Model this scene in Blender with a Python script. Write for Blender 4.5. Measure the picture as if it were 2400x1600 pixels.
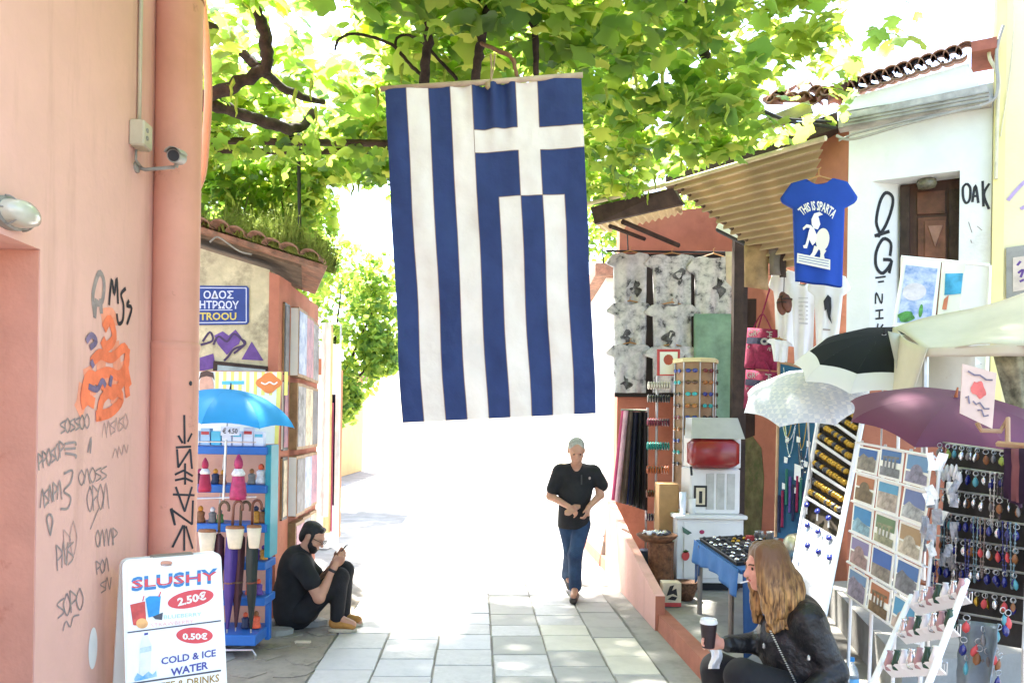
import bpy, math, random
import numpy as np
from mathutils import Vector, Matrix, noise
random.seed(7)
sc = bpy.context.scene
for o in list(bpy.data.objects): bpy.data.objects.remove(o)
col = sc.collection
R = math.radians
# ------------------------------------------------------------------ camera, sky, sun, exposure
F, CX, CY, H, RHO = 1900.0, 1200.0, 1000.0, 1.75, 0.0148
cam_d = bpy.data.cameras.new('camera'); cam = bpy.data.objects.new('camera', cam_d); col.objects.link(cam)
cam_d.sensor_width = 36; cam_d.lens = F/2400*36; cam_d.shift_y = (CY-800)/2400; cam_d.clip_end = 600; cam_d.clip_start = 0.05
cr, sr = math.cos(RHO), math.sin(RHO)
cam.matrix_world = Matrix(((cr, -sr, 0, 0), (0, 0, -1, 0), (sr, cr, 0, H), (0, 0, 0, 1)))
sc.camera = cam
SUN_EL, SUN_AZ = R(62), R(-24)          # azimuth measured from +Y towards +X
world = bpy.data.worlds.new('World'); sc.world = world; world.use_nodes = True
wn = world.node_tree.nodes; bg = wn['Background']
sky = wn.new('ShaderNodeTexSky'); sky.sky_type = 'NISHITA'; sky.sun_disc = False
sky.sun_elevation = SUN_EL; sky.sun_rotation = SUN_AZ; sky.air_density = 1.0; sky.dust_density = 2.2; sky.ozone_density = 1.0
world.node_tree.links.new(sky.outputs[0], bg.inputs[0]); bg.inputs[1].default_value = 0.15
sd = bpy.data.lights.new('sun', 'SUN'); sd.energy = 4.8; sd.angle = R(2.0); sd.color = (1, .95, .87)
sun = bpy.data.objects.new('sun', sd); col.objects.link(sun)
sdir = Vector((math.sin(SUN_AZ)*math.cos(SUN_EL), math.cos(SUN_AZ)*math.cos(SUN_EL), math.sin(SUN_EL)))
sun.rotation_euler = sdir.to_track_quat('Z', 'Y').to_euler(); sun.location = (0, 0, 30)
vs = sc.view_settings; vs.view_transform = 'Standard'; vs.look = 'None'; vs.gamma = 1; vs.use_curve_mapping = False
vs.exposure = 2.75
sc.render.engine = 'CYCLES'; sc.cycles.use_denoising = True; sc.cycles.max_bounces = 10; sc.cycles.diffuse_bounces = 5
sc.cycles.transmission_bounces = 6; sc.cycles.transparent_max_bounces = 8; sc.cycles.sample_clamp_indirect = 6
sc.cycles.caustics_reflective = False; sc.cycles.caustics_refractive = False
# ------------------------------------------------------------------ helpers: pixels of the photograph to points of the place
def ray(px, py):
    dx, dy = px-CX, py-CY
    x = dx*cr + dy*sr; y = -dx*sr + dy*cr
    return Vector((x/F, 1.0, -y/F))
CAMP = Vector((0, 0, H))
def W(px, py, Y): return CAMP + ray(px, py)*Y
def G(px, py, z=0.0):
    r = ray(px, py); t = (z-H)/r.z; return CAMP + r*t
def onp(px, py, p0, n, off=0.0):
    n = Vector(n).normalized(); r = ray(px, py); t = (Vector(p0)+n*off-CAMP).dot(n)/r.dot(n); return CAMP + r*t
SK = -0.0442
def S(s, Y, z=0.0): return Vector((s+SK*Y, Y, z))
SD = Vector((SK, 1, 0)).normalized(); SX = Vector((1, -SK, 0)).normalized()
UP = Vector((0, 0, 1))
# ------------------------------------------------------------------ helpers: materials
MATS = {}
def srgb(c):
    if isinstance(c, str):
        c = [int(c[i:i+2], 16)/255 for i in (0, 2, 4)]
    return [(x/12.92 if x <= .04045 else ((x+.055)/1.055)**2.4) for x in c]
def mat(name, c, rough=.7, var=.12, scale=8, bump=0.0, metal=0.0, spec=.4, hue2=None, trans=0.0, alpha=None, stain=None, bscale=None, ior=None, emis=None, bdist=.01, streak=None):
    """plain procedural material: base colour broken up by noise, optional second hue, stains, relief and cloth translucency"""
    if name in MATS: return MATS[name]
    m = bpy.data.materials.new(name); m.use_nodes = True
    nt = m.node_tree; N = nt.nodes; L = nt.links; p = N['Principled BSDF']
    c = list(c)[:3]
    tc = N.new('ShaderNodeTexCoord'); nz = N.new('ShaderNodeTexNoise'); nz.inputs['Scale'].default_value = scale
    nz.inputs['Detail'].default_value = 6; nz.inputs['Roughness'].default_value = .62
    L.new(tc.outputs['Object'], nz.inputs['Vector'])
    rp = N.new('ShaderNodeValToRGB'); L.new(nz.outputs[0], rp.inputs[0])
    c2 = hue2 if hue2 else [x*(1-2*var) for x in c]
    hi = [min(1, x*(1+var)) for x in c]
    rp.color_ramp.elements[0].position = .32; rp.color_ramp.elements[1].position = .68
    rp.color_ramp.elements[0].color = (*c2[:3], 1); rp.color_ramp.elements[1].color = (*hi, 1)
    out = rp.outputs[0]
    if stain:
        sc_, lo, hi_, scol = stain
        n2 = N.new('ShaderNodeTexNoise'); n2.inputs['Scale'].default_value = sc_; n2.inputs['Detail'].default_value = 9; n2.inputs['Roughness'].default_value = .7
        L.new(tc.outputs['Object'], n2.inputs['Vector'])
        mr = N.new('ShaderNodeMapRange'); mr.inputs[1].default_value = lo; mr.inputs[2].default_value = hi_
        L.new(n2.outputs[0], mr.inputs[0])
        mx = N.new('ShaderNodeMix'); mx.data_type = 'RGBA'; L.new(mr.outputs[0], mx.inputs[0]); L.new(out, mx.inputs[6]); mx.inputs[7].default_value = (*scol[:3], 1)
        out = mx.outputs[2]
    if streak:
        mp = N.new('ShaderNodeMapping'); mp.inputs['Scale'].default_value = streak[0]; L.new(tc.outputs['Object'], mp.inputs[0])
        n4 = N.new('ShaderNodeTexNoise'); n4.inputs['Scale'].default_value = 1; n4.inputs['Detail'].default_value = 8; n4.inputs['Roughness'].default_value = .65; L.new(mp.outputs[0], n4.inputs['Vector'])
        m4 = N.new('ShaderNodeMapRange'); m4.inputs[1].default_value = streak[1]; m4.inputs[2].default_value = streak[2]; m4.inputs[4].default_value = streak[4]; L.new(n4.outputs[0], m4.inputs[0])
        x4 = N.new('ShaderNodeMix'); x4.data_type = 'RGBA'; L.new(m4.outputs[0], x4.inputs[0]); L.new(out, x4.inputs[6]); x4.inputs[7].default_value = (*streak[3][:3], 1); out = x4.outputs[2]
    L.new(out, p.inputs['Base Color'])
    p.inputs['Roughness'].default_value = rough; p.inputs['Metallic'].default_value = metal; p.inputs['Specular IOR Level'].default_value = spec
    if ior: p.inputs['IOR'].default_value = ior
    if bump:
        n3 = N.new('ShaderNodeTexNoise'); n3.inputs['Scale'].default_value = bscale or scale*6; n3.inputs['Detail'].default_value = 5
        L.new(tc.outputs['Object'], n3.inputs['Vector'])
        b = N.new('ShaderNodeBump'); b.inputs['Strength'].default_value = bump; b.inputs['Distance'].default_value = bdist
        L.new(n3.outputs[0], b.inputs['Height']); L.new(b.outputs[0], p.inputs['Normal'])
    if alpha is not None:
        p.inputs['Alpha'].default_value = alpha
    if trans:
        t = N.new('ShaderNodeBsdfTranslucent'); L.new(out, t.inputs[0]); ms = N.new('ShaderNodeMixShader'); ms.inputs[0].default_value = trans
        L.new(p.outputs[0], ms.inputs[1]); L.new(t.outputs[0], ms.inputs[2]); L.new(ms.outputs[0], N['Material Output'].inputs[0])
    if emis:
        p.inputs['Emission Color'].default_value = (*emis[:3], 1); p.inputs['Emission Strength'].default_value = emis[3]
    MATS[name] = m; return m
def glass(name, c, rough=.05, tr=.9):
    if name in MATS: return MATS[name]
    m = bpy.data.materials.new(name); m.use_nodes = True; p = m.node_tree.nodes['Principled BSDF']
    p.inputs['Base Color'].default_value = (*c, 1); p.inputs['Roughness'].default_value = rough; p.inputs['Transmission Weight'].default_value = tr; p.inputs['IOR'].default_value = 1.2
    MATS[name] = m; return m
# ------------------------------------------------------------------ helpers: objects
def tag(o, label=None, cat=None, group=None, kind=None):
    if label: o['label'] = label
    if cat: o['category'] = cat
    if group: o['group'] = group
    if kind: o['kind'] = kind
    return o
def empty(name, loc, label, cat, group=None, rz=0.0):
    o = bpy.data.objects.new(name, None); o.location = loc; o.rotation_euler = (0, 0, rz); o.empty_display_size = .1; col.objects.link(o)
    return tag(o, label, cat, group)
def base_of(o):
    v = Vector((0, 0, 0))
    while o is not None:
        v += Vector(o.location); o = o.parent
    return v
def link_mesh(name, me, parent=None, loc=None, rot=None):
    o = bpy.data.objects.new(name, me); col.objects.link(o)
    if parent: o.parent = parent
    if loc is not None: o.location = loc
    if rot is not None: o.rotation_euler = rot
    return o
class MB:
    def __init__(s): s.v = []; s.f = []; s.m = []; s.cm = 0
    def add(s, vs_, fs_):
        b = len(s.v); s.v += [tuple(v) for v in vs_]; s.f += [tuple(b+i for i in f) for f in fs_]; s.m += [s.cm]*len(fs_); return s
    def box(s, c, h, ax=None):
        c = Vector(c); a = ax or (Vector((1, 0, 0)), Vector((0, 1, 0)), UP)
        vs_ = [c+a[0]*(i*h[0])+a[1]*(j*h[1])+a[2]*(k*h[2]) for i in (-1, 1) for j in (-1, 1) for k in (-1, 1)]
        return s.add(vs_, [(0, 1, 3, 2), (4, 6, 7, 5), (0, 4, 5, 1), (2, 3, 7, 6), (0, 2, 6, 4), (1, 5, 7, 3)])
    def bbox(s, c, h, ax=None, b=.01):
        """box with chamfered edges"""
        c = Vector(c); a = ax or (Vector((1, 0, 0)), Vector((0, 1, 0)), UP); b = min(b, min(h)*.8); vs_ = []; idx = {}
        for k, z in enumerate((-h[2], -h[2]+b, h[2]-b, h[2])):
            q = b if k in (0, 3) else 0
            x, y = h[0]-q, h[1]-q
            for (u, v) in ((-x+b, -y), (x-b, -y), (x, -y+b), (x, y-b), (x-b, y), (-x+b, y), (-x, y-b), (-x, -y+b)):
                vs_.append(c+a[0]*u+a[1]*v+a[2]*z)
        fs_ = [tuple(range(7, -1, -1)), tuple(range(24, 32))]
        for k in range(3):
            for i in range(8): fs_.append((k*8+i, k*8+(i+1) % 8, k*8+8+(i+1) % 8, k*8+8+i))
        return s.add(vs_, fs_)
    def prism(s, pts, ext):
        """closed polygon pts extruded by vector ext"""
        n = len(pts); ext = Vector(ext); vs_ = [Vector(p) for p in pts]+[Vector(p)+ext for p in pts]
        return s.add(vs_, [tuple(range(n-1, -1, -1)), tuple(range(n, 2*n))]+[(i, (i+1) % n, n+(i+1) % n, n+i) for i in range(n)])
    def tube(s, pts, r, n=8, caps=True):
        pts = [Vector(p) for p in pts]; rs = r if isinstance(r, (list, tuple)) else [r]*len(pts); vs_ = []; ref = None
        for i, p in enumerate(pts):
            d = (pts[min(i+1, len(pts)-1)]-pts[max(i-1, 0)]).normalized()
            if ref is None:
                ref = d.orthogonal().normalized()
            ref = (ref - d*ref.dot(d)); ref = ref.normalized() if ref.length > 1e-6 else d.orthogonal().normalized()
            w = d.cross(ref)
            for k in range(n):
                a = 2*math.pi*k/n; vs_.append(p+(ref*math.cos(a)+w*math.sin(a))*rs[i])
        fs_ = []
        for i in range(len(pts)-1):
            for k in range(n): fs_.append((i*n+k, i*n+(k+1) % n, (i+1)*n+(k+1) % n, (i+1)*n+k))
        if caps: fs_ += [tuple(range(n-1, -1, -1)), tuple(range((len(pts)-1)*n, len(pts)*n))]
        return s.add(vs_, fs_)
    def lathe(s, c, prof, n=16, ax=None, sx=1, sy=1):
        c = Vector(c); a = ax or (Vector((1, 0, 0)), Vector((0, 1, 0)), UP); vs_ = []; fs_ = []
        for (r, z) in prof:
            for k in range(n):
                t = 2*math.pi*k/n; vs_.append(c+a[0]*(r*sx*math.cos(t))+a[1]*(r*sy*math.sin(t))+a[2]*z)
        for i in range(len(prof)-1):
            for k in range(n): fs_.append((i*n+k, i*n+(k+1) % n, (i+1)*n+(k+1) % n, (i+1)*n+k))
        if prof[0][0] > 1e-4: fs_.append(tuple(range(n-1, -1, -1)))
        if prof[-1][0] > 1e-4: fs_.append(tuple(range((len(prof)-1)*n, len(prof)*n)))
        return s.add(vs_, fs_)
    def grid(s, fn, nu, nv, thick=None):
        """surface fn(u,v) sampled on a grid; thick gives it a back side (closed sheet)"""
        P = [[Vector(fn(i/nu, j/nv)) for j in range(nv+1)] for i in range(nu+1)]
        vs_ = [p for r_ in P for p in r_]; w = nv+1
        fs_ = [(i*w+j, (i+1)*w+j, (i+1)*w+j+1, i*w+j+1) for i in range(nu) for j in range(nv)]
        if thick:
            t = Vector(thick); b = len(vs_); vs_ += [p+t for p in vs_]
            fs_ += [tuple(b+q for q in reversed(f)) for f in fs_]
            for i in range(nu): fs_ += [(i*w, b+i*w, b+(i+1)*w, (i+1)*w), ((i+1)*w+nv, b+(i+1)*w+nv, b+i*w+nv, i*w+nv)]
            for j in range(nv): fs_ += [(j+1, b+j+1, b+j, j), (nu*w+j, b+nu*w+j, b+nu*w+j+1, nu*w+j+1)]
        return s.add(vs_, fs_)
    def ribbon(s, pts, w, n, up=None):
        """flat stroke of width w lying on a surface with normal n"""
        n = Vector(n).normalized(); pts = [Vector(p) for p in pts]; vs_ = []
        for i, p in enumerate(pts):
            d = (pts[min(i+1, len(pts)-1)]-pts[max(i-1, 0)]); d = d.normalized() if d.length > 1e-9 else Vector((1, 0, 0))
            q = n.cross(d).normalized()*(w/2 if not isinstance(w, (list, tuple)) else w[i]/2)
            vs_ += [p+q, p-q]
        return s.add(vs_, [(2*i, 2*i+1, 2*i+3, 2*i+2) for i in range(len(pts)-1)])
    def mesh(s, name, mats, off=None, smooth=False):
        me = bpy.data.meshes.new(name); o = off or Vector((0, 0, 0))
        me.from_pydata([(v[0]-o[0], v[1]-o[1], v[2]-o[2]) for v in s.v], [], s.f)
        for m in (mats if isinstance(mats, (list, tuple)) else [mats]): me.materials.append(m)
        me.polygons.foreach_set('material_index', s.m)
        if smooth: me.polygons.foreach_set('use_smooth', [True]*len(s.f))
        me.validate(); me.update(); return me
    def build(s, name, mats, parent=None, smooth=False, kind=None, label=None):
        off = base_of(parent) if parent else None
        o = link_mesh(name, s.mesh(name, mats, off, smooth), parent)
        if kind: o['kind'] = kind
        if label: o['label'] = label
        return o
    def solo(s, name, mats, label, cat, group=None, smooth=False, kind=None):
        """a top-level thing that is one mesh; origin at the middle of its base"""
        xs, ys, zs = zip(*s.v); b = Vector(((min(xs)+max(xs))/2, (min(ys)+max(ys))/2, min(zs)))
        o = link_mesh(name, s.mesh(name, mats, b, smooth)); o.location = b
        return tag(o, label, cat, group, kind)
def smooth_by_angle(o, deg=40):
    me = o.data; me.polygons.foreach_set('use_smooth', [True]*len(me.polygons)); me.set_sharp_from_angle(angle=R(deg)); return o
def text_pts(s, shear=0.0, bold=0.0, spacing=1.0):
    cu = bpy.data.curves.new('txt', 'FONT'); cu.body = s; cu.align_x = 'LEFT'; cu.resolution_u = 2; cu.shear = shear; cu.offset = bold; cu.space_character = spacing
    o = bpy.data.objects.new('txt', cu); col.objects.link(o)
    dg = bpy.context.evaluated_depsgraph_get(); me = bpy.data.meshes.new_from_object(o.evaluated_get(dg))
    vs_ = [tuple(v.co) for v in me.vertices]; fs_ = [tuple(p.vertices) for p in me.polygons]
    bpy.data.objects.remove(o); bpy.data.curves.remove(cu); bpy.data.meshes.remove(me)
    return vs_, fs_
def textq(mb, s, q, shear=0.0, bold=0.0, warp=None, spacing=1.0):
    """lettering fitted to the quad q = (top-left, top-right, bottom-right, bottom-left)"""
    vs_, fs_ = text_pts(s, shear, bold, spacing)
    if not vs_: return mb
    x0 = min(v[0] for v in vs_); x1 = max(v[0] for v in vs_); y0 = min(v[1] for v in vs_); y1 = max(v[1] for v in vs_)
    tl, tr, br, bl = [Vector(p) for p in q]; o = []
    for v in vs_:
        u = (v[0]-x0)/max(1e-6, x1-x0); t = (v[1]-y0)/max(1e-6, y1-y0)
        if warp: u, t = warp(u, t)
        o.append((bl*(1-u)+br*u)*(1-t)+(tl*(1-u)+tr*u)*t)
    mb.add(o, fs_); return mb
def bil(q, u, v):
    """q = tl,tr,br,bl; v=0 at top"""
    tl, tr, br, bl = q; return (tl*(1-u)+tr*u)*(1-v)+(bl*(1-u)+br*u)*v
def ellipse(c, a, b, ax, ay, n=28): return [Vector(c)+Vector(a)*math.cos(2*math.pi*i/n)*ax+Vector(b)*math.sin(2*math.pi*i/n)*ay for i in range(n)]
def arc(fn, n): return [fn(i/n) for i in range(n+1)]
def catmull(pts, n=6):
    pts = [Vector(p) for p in pts]; out = []
    for i in range(len(pts)-1):
        p0, p1, p2, p3 = pts[max(i-1, 0)], pts[i], pts[i+1], pts[min(i+2, len(pts)-1)]
        for k in range(n):
            t = k/n; out.append(.5*((2*p1)+(p2-p0)*t+(2*p0-5*p1+4*p2-p3)*t*t+(3*p1-p0-3*p2+p3)*t**3))
    return out+[pts[-1]]
# ================================================================== SETTING
m_pink = mat('pink_plaster', srgb('DCAC9E'), .85, .04, 1.5, .25, stain=(1.3, .5, .8, srgb('D4A896')), bscale=24, bdist=.012, streak=((5, 5, .7), .52, .72, srgb('B98E7E'), .55))
m_pinkdark = mat('salmon_plaster', srgb('CF9680'), .85, .07, 3, .25, stain=(2.2, .6, .7, srgb('B4715C')), bscale=50)
m_pipe = mat('pink_pipe_paint', srgb('CF9480'), .6, .05, 3, .15, streak=((14, 14, .9), .55, .75, srgb('A87464'), .6), stain=(5, .62, .74, srgb('8E5A4C')))
m_shop_pink = mat('shop_pink_plaster', srgb('B0705A'), .85, .1, 3, .3, stain=(1.8, .55, .75, srgb('8A5040')), bscale=40)
m_white = mat('white_plaster', (.78, .78, .76), .85, .03, 3, .25, bscale=40, stain=(1.6, .6, .8, (.6, .58, .54)))
m_cream = mat('cream_plaster', srgb('E9DDB4'), .85, .05, 2, .2, bscale=40)
m_stained = mat('stained_plaster', srgb('C9BC9A'), .9, .14, 5, .6, stain=(2.6, .5, .66, srgb('7F7460')), bscale=30)
m_conc = mat('concrete', (.33, .32, .29), .9, .15, 5, .3, stain=(2.5, .5, .75, (.2, .19, .17)))
m_terra = mat('terracotta', srgb('A07660'), .9, .25, 12, .5, stain=(4, .45, .68, srgb('6E5E50')))
m_wood = mat('old_wood', srgb('6B5946'), .85, .25, 7, .4)
m_woodd = mat('dark_wood', srgb('40312A'), .8, .25, 8, .3)
m_black = mat('black_metal', (.018, .018, .02), .5, .1, 10)
m_steel = mat('steel', (.5, .5, .5), .35, .1, 10, metal=.9)
m_greyp = mat('grey_plastic', srgb('8A867E'), .5, .08, 9)
m_beigep = mat('beige_plastic', srgb('BDB39C'), .55, .07, 9)
m_whitep = mat('white_paint', (.8, .8, .79), .45, .03, 6)
m_bark = mat('vine_bark', srgb('3A2F29'), .95, .35, 14, .9, bscale=50)
m_spray = mat('black_spray_paint', (.03, .03, .035), .7, .3, 12)
m_marker = mat('grey_marker', srgb('988A86'), .8, .15, 20)
m_marker2 = mat('faint_marker', srgb('B79A92'), .8, .12, 20)
m_orange = mat('orange_spray', srgb('EE7A52'), .8, .12, 9)
m_orange2 = mat('thin_orange_spray', srgb('EB9678'), .85, .1, 9)
m_purple = mat('purple_spray', srgb('6B4C8C'), .8, .15, 10)
# ---- ground
mb = MB(); nq = 24
mb.add([(-60, -8, -.014), (60, -8, -.014), (60, 160, -.014), (-60, 160, -.014)], [(0, 1, 2, 3)])
m_ground = mat('street_mortar', (.30, .29, .27), .95, .15, 3, .4, stain=(1.4, .45, .7, (.2, .19, .17)))
tag(mb.build('ground', m_ground), kind='structure')
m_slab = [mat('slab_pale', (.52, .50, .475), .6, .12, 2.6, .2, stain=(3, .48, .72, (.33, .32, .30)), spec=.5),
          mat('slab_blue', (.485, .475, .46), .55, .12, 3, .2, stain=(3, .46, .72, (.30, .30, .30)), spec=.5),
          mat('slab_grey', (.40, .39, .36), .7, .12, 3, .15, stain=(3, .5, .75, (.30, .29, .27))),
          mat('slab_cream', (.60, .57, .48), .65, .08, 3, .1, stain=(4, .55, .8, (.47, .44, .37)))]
pav = empty('stone_paving', S(0, 3, 0), None, None); tag(pav, kind='structure')
colx = [-1.13, -.703, -.282, .153, .579, 1.0, 1.36]
rs = random.Random(3)
slab_mesh = {}
for ci in range(6):
    y = 4.3+rs.uniform(0, .3)
    while y < 11.5:
        ln = rs.choice([.36, .42, .46, .55]); w = colx[ci+1]-colx[ci]
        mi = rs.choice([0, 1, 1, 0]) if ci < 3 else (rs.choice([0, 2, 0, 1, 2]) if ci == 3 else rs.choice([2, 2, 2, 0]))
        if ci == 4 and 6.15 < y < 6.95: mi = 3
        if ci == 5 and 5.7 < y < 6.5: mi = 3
        key = (ci, ln, mi)
        if key not in slab_mesh:
            b = MB(); hx, hy = w/2-.006, ln/2-.006
            q = [rs.uniform(-.006, .004) for _ in range(8)]
            T = [(-hx+q[0], -hy+q[1]), (hx+q[2], -hy+q[3]), (hx+q[4], hy+q[5]), (-hx+q[6], hy+q[7])]
            vv = [(x*.975, yy*.975, 0) for x, yy in T]+[(x, yy, -.008) for x, yy in T]+[(x, yy, -.05) for x, yy in T]
            b.add(vv, [(0, 1, 2, 3)]+[(4+i, 4+(i+1) % 4, (i+1) % 4, i) for i in range(4)]+[(8+i, 8+(i+1) % 4, 4+(i+1) % 4, 4+i) for i in range(4)])
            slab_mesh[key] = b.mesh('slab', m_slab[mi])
        p = S((colx[ci]+colx[ci+1])/2, y+ln/2, rs.uniform(-.004, .003))-Vector(pav.location)
        link_mesh('slab', slab_mesh[key], pav, p, (rs.uniform(-.004, .004), rs.uniform(-.004, .004), -math.atan(SK)+0 if False else math.atan(-SK)))
        y += ln
# old patched paving along the left wall and a cement gutter along the kerb
m_old = mat('old_paving', srgb('978E80'), .9, .18, 3, .5, stain=(3, .5, .68, srgb('6C655A')), bscale=40)
def strip(name, s0, s1, y0, y1, z, m):
    b = MB(); n = 24; vs_ = []
    for i in range(n+1):
        y = y0+(y1-y0)*i/n
        for s_ in (s0, s1):
            vs_.append(S(s_+.02*noise.noise((s_*3, y*1.3, 1)), y, z))
    b.add(vs_, [(2*i, 2*i+1, 2*i+3, 2*i+2) for i in range(n)])
    return tag(b.build(name, m), kind='structure')
strip('side_paving', -6, -1.14, -6, 8.2, -.004, m_old)
strip('gutter', 1.37, 1.62, -6, 12, -.003, m_conc)
strip('near_paving', -1.12, 1.36, -6, 4.25, -.006, m_slab[0])
strip('far_paving', -1.3, 1.4, 11.6, 120, -.005, m_slab[0])
sp = empty('rough_paving', S(-1.45, 6, 0), None, None); tag(sp, kind='structure')
for i in range(26):
    y = 4.6+(i//3)*.37+rs.uniform(-.05, .05); s_ = -1.9+(i % 3)*.32+rs.uniform(-.04, .04)
    if s_ < -1.78 and y > 6.8: continue
    b = MB(); n = rs.randint(5, 7); a0 = rs.uniform(0, 6)
    pts = [Vector((math.cos(a0+2*math.pi*k/n)*rs.uniform(.12, .17), math.sin(a0+2*math.pi*k/n)*rs.uniform(.13, .19), 0)) for k in range(n)]
    b.prism([p+Vector((0, 0, -.03)) for p in pts], (0, 0, .035)); 
    link_mesh('stone', b.mesh('stone', m_old if i % 3 else m_conc), sp, S(s_, y, rs.uniform(-.004, .002))-Vector(sp.location))
# ---- left pink house
YJ = onp(90, 900, S(-1.83, 0), SX).y; YE = 4.78
ph = empty('pink_house', S(-1.83, 3, 0), 'pink plastered house wall with doorway and scribbled graffiti', 'house')
ax = (SX, SD, UP)
b = MB()
def wallseg(b, y0, y1, z0, z1, th=.5, s=-1.83):
    c = S(s, (y0+y1)/2, (z0+z1)/2)-SX*(th/2); b.box(c, (th/2, (y1-y0)/2/SD.y, (z1-z0)/2), ax)
wallseg(b, YJ, YE, 0, 7)
wallseg(b, YJ-1.05, YJ, 2.46, 7)
wallseg(b, -3, YJ-1.05, 0, 7)
b.build('wall', m_pink, ph)
b = MB(); wallseg(b, YJ-1.04, YJ-.004, .0, 2.455, .05, -2.18); b.build('door', m_pinkdark, ph)
b = MB(); wallseg(b, YJ-.006, YJ-.001, .0, 2.455, .34, -1.835); b.build('reveal', m_pinkdark, ph)
LW0, LWN = S(-1.83, 0), SX
def lw(px, py, off=.002): return onp(px, py, LW0, LWN, off)
def strokes(lines, w, m, parent, proj, nrm, off=.002, name='graffiti', sm=4):
    if lines and isinstance(lines[0], tuple) and lines[0][0] == 'set':
        for _, L2 in lines: strokes(L2, w, m, parent, proj, nrm, off, name, sm)
        return
    b = MB()
    for L_ in lines:
        P2 = catmull([Vector((p[0], p[1], 0)) for p in L_], sm) if len(L_) > 2 else [Vector((*p, 0)) for p in L_]
        b.ribbon([proj(p.x, p.y, off) for p in P2], w, nrm)
        off += .0002
    return b.build(name, m, parent)
def scribble(rng, x0, y0, x1, y1, n, hgt):
    """a line of hand lettering: n jagged marks between two points"""
    out = []
    for i in range(n):
        t = (i+.5)/n; cx, cy = x0+(x1-x0)*t, y0+(y1-y0)*t; w = abs(x1-x0)/n*.55
        k = rng.randint(0, 4)
        if k == 0: out.append([(cx-w, cy+hgt/2), (cx, cy-hgt/2), (cx+w, cy+hgt/2)])
        elif k == 1: out.append([(cx-w, cy-hgt/2), (cx-w*.6, cy+hgt/2)]); out.append([(cx-w, cy-hgt/2), (cx+w, cy-hgt*.2), (cx-w*.6, cy+hgt*.1)])
        elif k == 2: out.append([(cx-w, cy+hgt/2), (cx-w*.5, cy-hgt/2), (cx+w*.5, cy+hgt*.4), (cx+w, cy-hgt/2)])
        elif k == 3: out.append([(cx+w, cy-hgt*.4), (cx-w, cy-hgt*.1), (cx+w, cy+hgt*.2), (cx-w*.8, cy+hgt/2)])
        else: out.append([(cx, cy-hgt/2), (cx-w, cy), (cx, cy+hgt/2), (cx+w, cy), (cx, cy-hgt/2)])
    return out
rg = random.Random(11)
strokes([[(222, 735), (218, 690), (232, 640), (244, 660), (240, 705), (224, 712)], [(226, 700), (222, 745)], [(236, 700), (238, 735)]], .03, m_marker, ph, lw, LWN, .002)
strokes([[(256, 715), (262, 655), (268, 690), (274, 652), (277, 712)], [(295, 676), (284, 690), (290, 715), (288, 750), (278, 758), (274, 735)], [(303, 704), (298, 716), (309, 722), (298, 760)]], .02, m_spray, ph, lw, LWN, .003)
strokes([[(244, 770), (258, 750), (268, 790), (250, 812), (240, 795)], [(215, 850), (235, 830), (262, 838), (292, 815), (298, 850), (280, 880), (250, 872), (212, 895), (205, 930), (222, 945)],
         [(200, 955), (196, 925), (210, 880), (240, 900), (265, 925), (292, 890), (300, 930)], [(225, 975), (260, 965), (285, 935), (270, 912), (240, 935), (232, 985)], [(300, 815), (296, 860), (304, 905)]], .055, m_orange, ph, lw, LWN, .004)
strokes([[(238, 745), (262, 742), (268, 765)], [(196, 900), (190, 945), (182, 965)], [(240, 830), (240, 890), (300, 860)], [(205, 860), (215, 930)], [(270, 800), (275, 880), (268, 950)]], .09, m_orange2, ph, lw, LWN, .001)
strokes([[(203, 800), (215, 785), (226, 800), (212, 815)], [(214, 845), (220, 860)], [(208, 905), (228, 912), (240, 892), (248, 905)], [(262, 880), (258, 905)]], .03, mat('violet_marker', srgb('7B6A86'), .8, .2, 14), ph, lw, LWN, .006)
strokes([('set', scribble(rg, 142, 1000, 210, 985, 6, 34)), ('set', scribble(rg, 90, 1085, 150, 1050, 6, 40)), ('set', scribble(rg, 95, 1170, 145, 1145, 5, 45))], .008, m_marker, ph, lw, LWN, .003)
strokes([('set', [[(152, 1040), (176, 1036), (178, 1044)], [(152, 1052), (178, 1050)], [(153, 1062), (178, 1066), (177, 1074)]]), ('set', [[(150, 1110), (170, 1102), (166, 1130), (150, 1150), (166, 1165), (160, 1190), (142, 1192)]]), ('set', [[(206, 1060), (214, 1025), (212, 1062)]]), ('set', [[(118, 1250), (110, 1215), (118, 1205), (124, 1220), (118, 1255)]])], .011, m_marker, ph, lw, LWN, .0035)
strokes([('set', scribble(rg, 185, 1120, 250, 1105, 5, 36)), ('set', scribble(rg, 205, 1170, 255, 1160, 4, 60)), ('set', [[(232, 1190), (222, 1215), (212, 1240)]]), ('set', scribble(rg, 225, 1262, 275, 1255, 5, 40)), ('set', scribble(rg, 226, 1332, 255, 1320, 3, 32)), ('set', scribble(rg, 236, 1375, 260, 1365, 2, 32))], .007, m_marker, ph, lw, LWN, .003)
strokes([('set', scribble(rg, 135, 1425, 195, 1400, 4, 52)), ('set', scribble(rg, 133, 1310, 172, 1290, 3, 60)), ('set', [[(148, 1478), (155, 1455), (165, 1468), (172, 1445), (186, 1440)]])], .008, m_marker, ph, lw, LWN, .003)
strokes([('set', scribble(rg, 240, 1010, 300, 985, 6, 36)), ('set', scribble(rg, 265, 1065, 300, 1050, 3, 22)), ('set', scribble(rg, 150, 1290, 180, 1250, 2, 80))], .006, m_marker2, ph, lw, LWN, .003)
b = MB(); c = lw(218, 1518, .002); b.add(ellipse(c, SD, UP, .045, .1), [tuple(range(28))]); b.build('paint_patch', m_white, ph)
b = MB(); q = [lw(8, 650, .05)]; 
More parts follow.
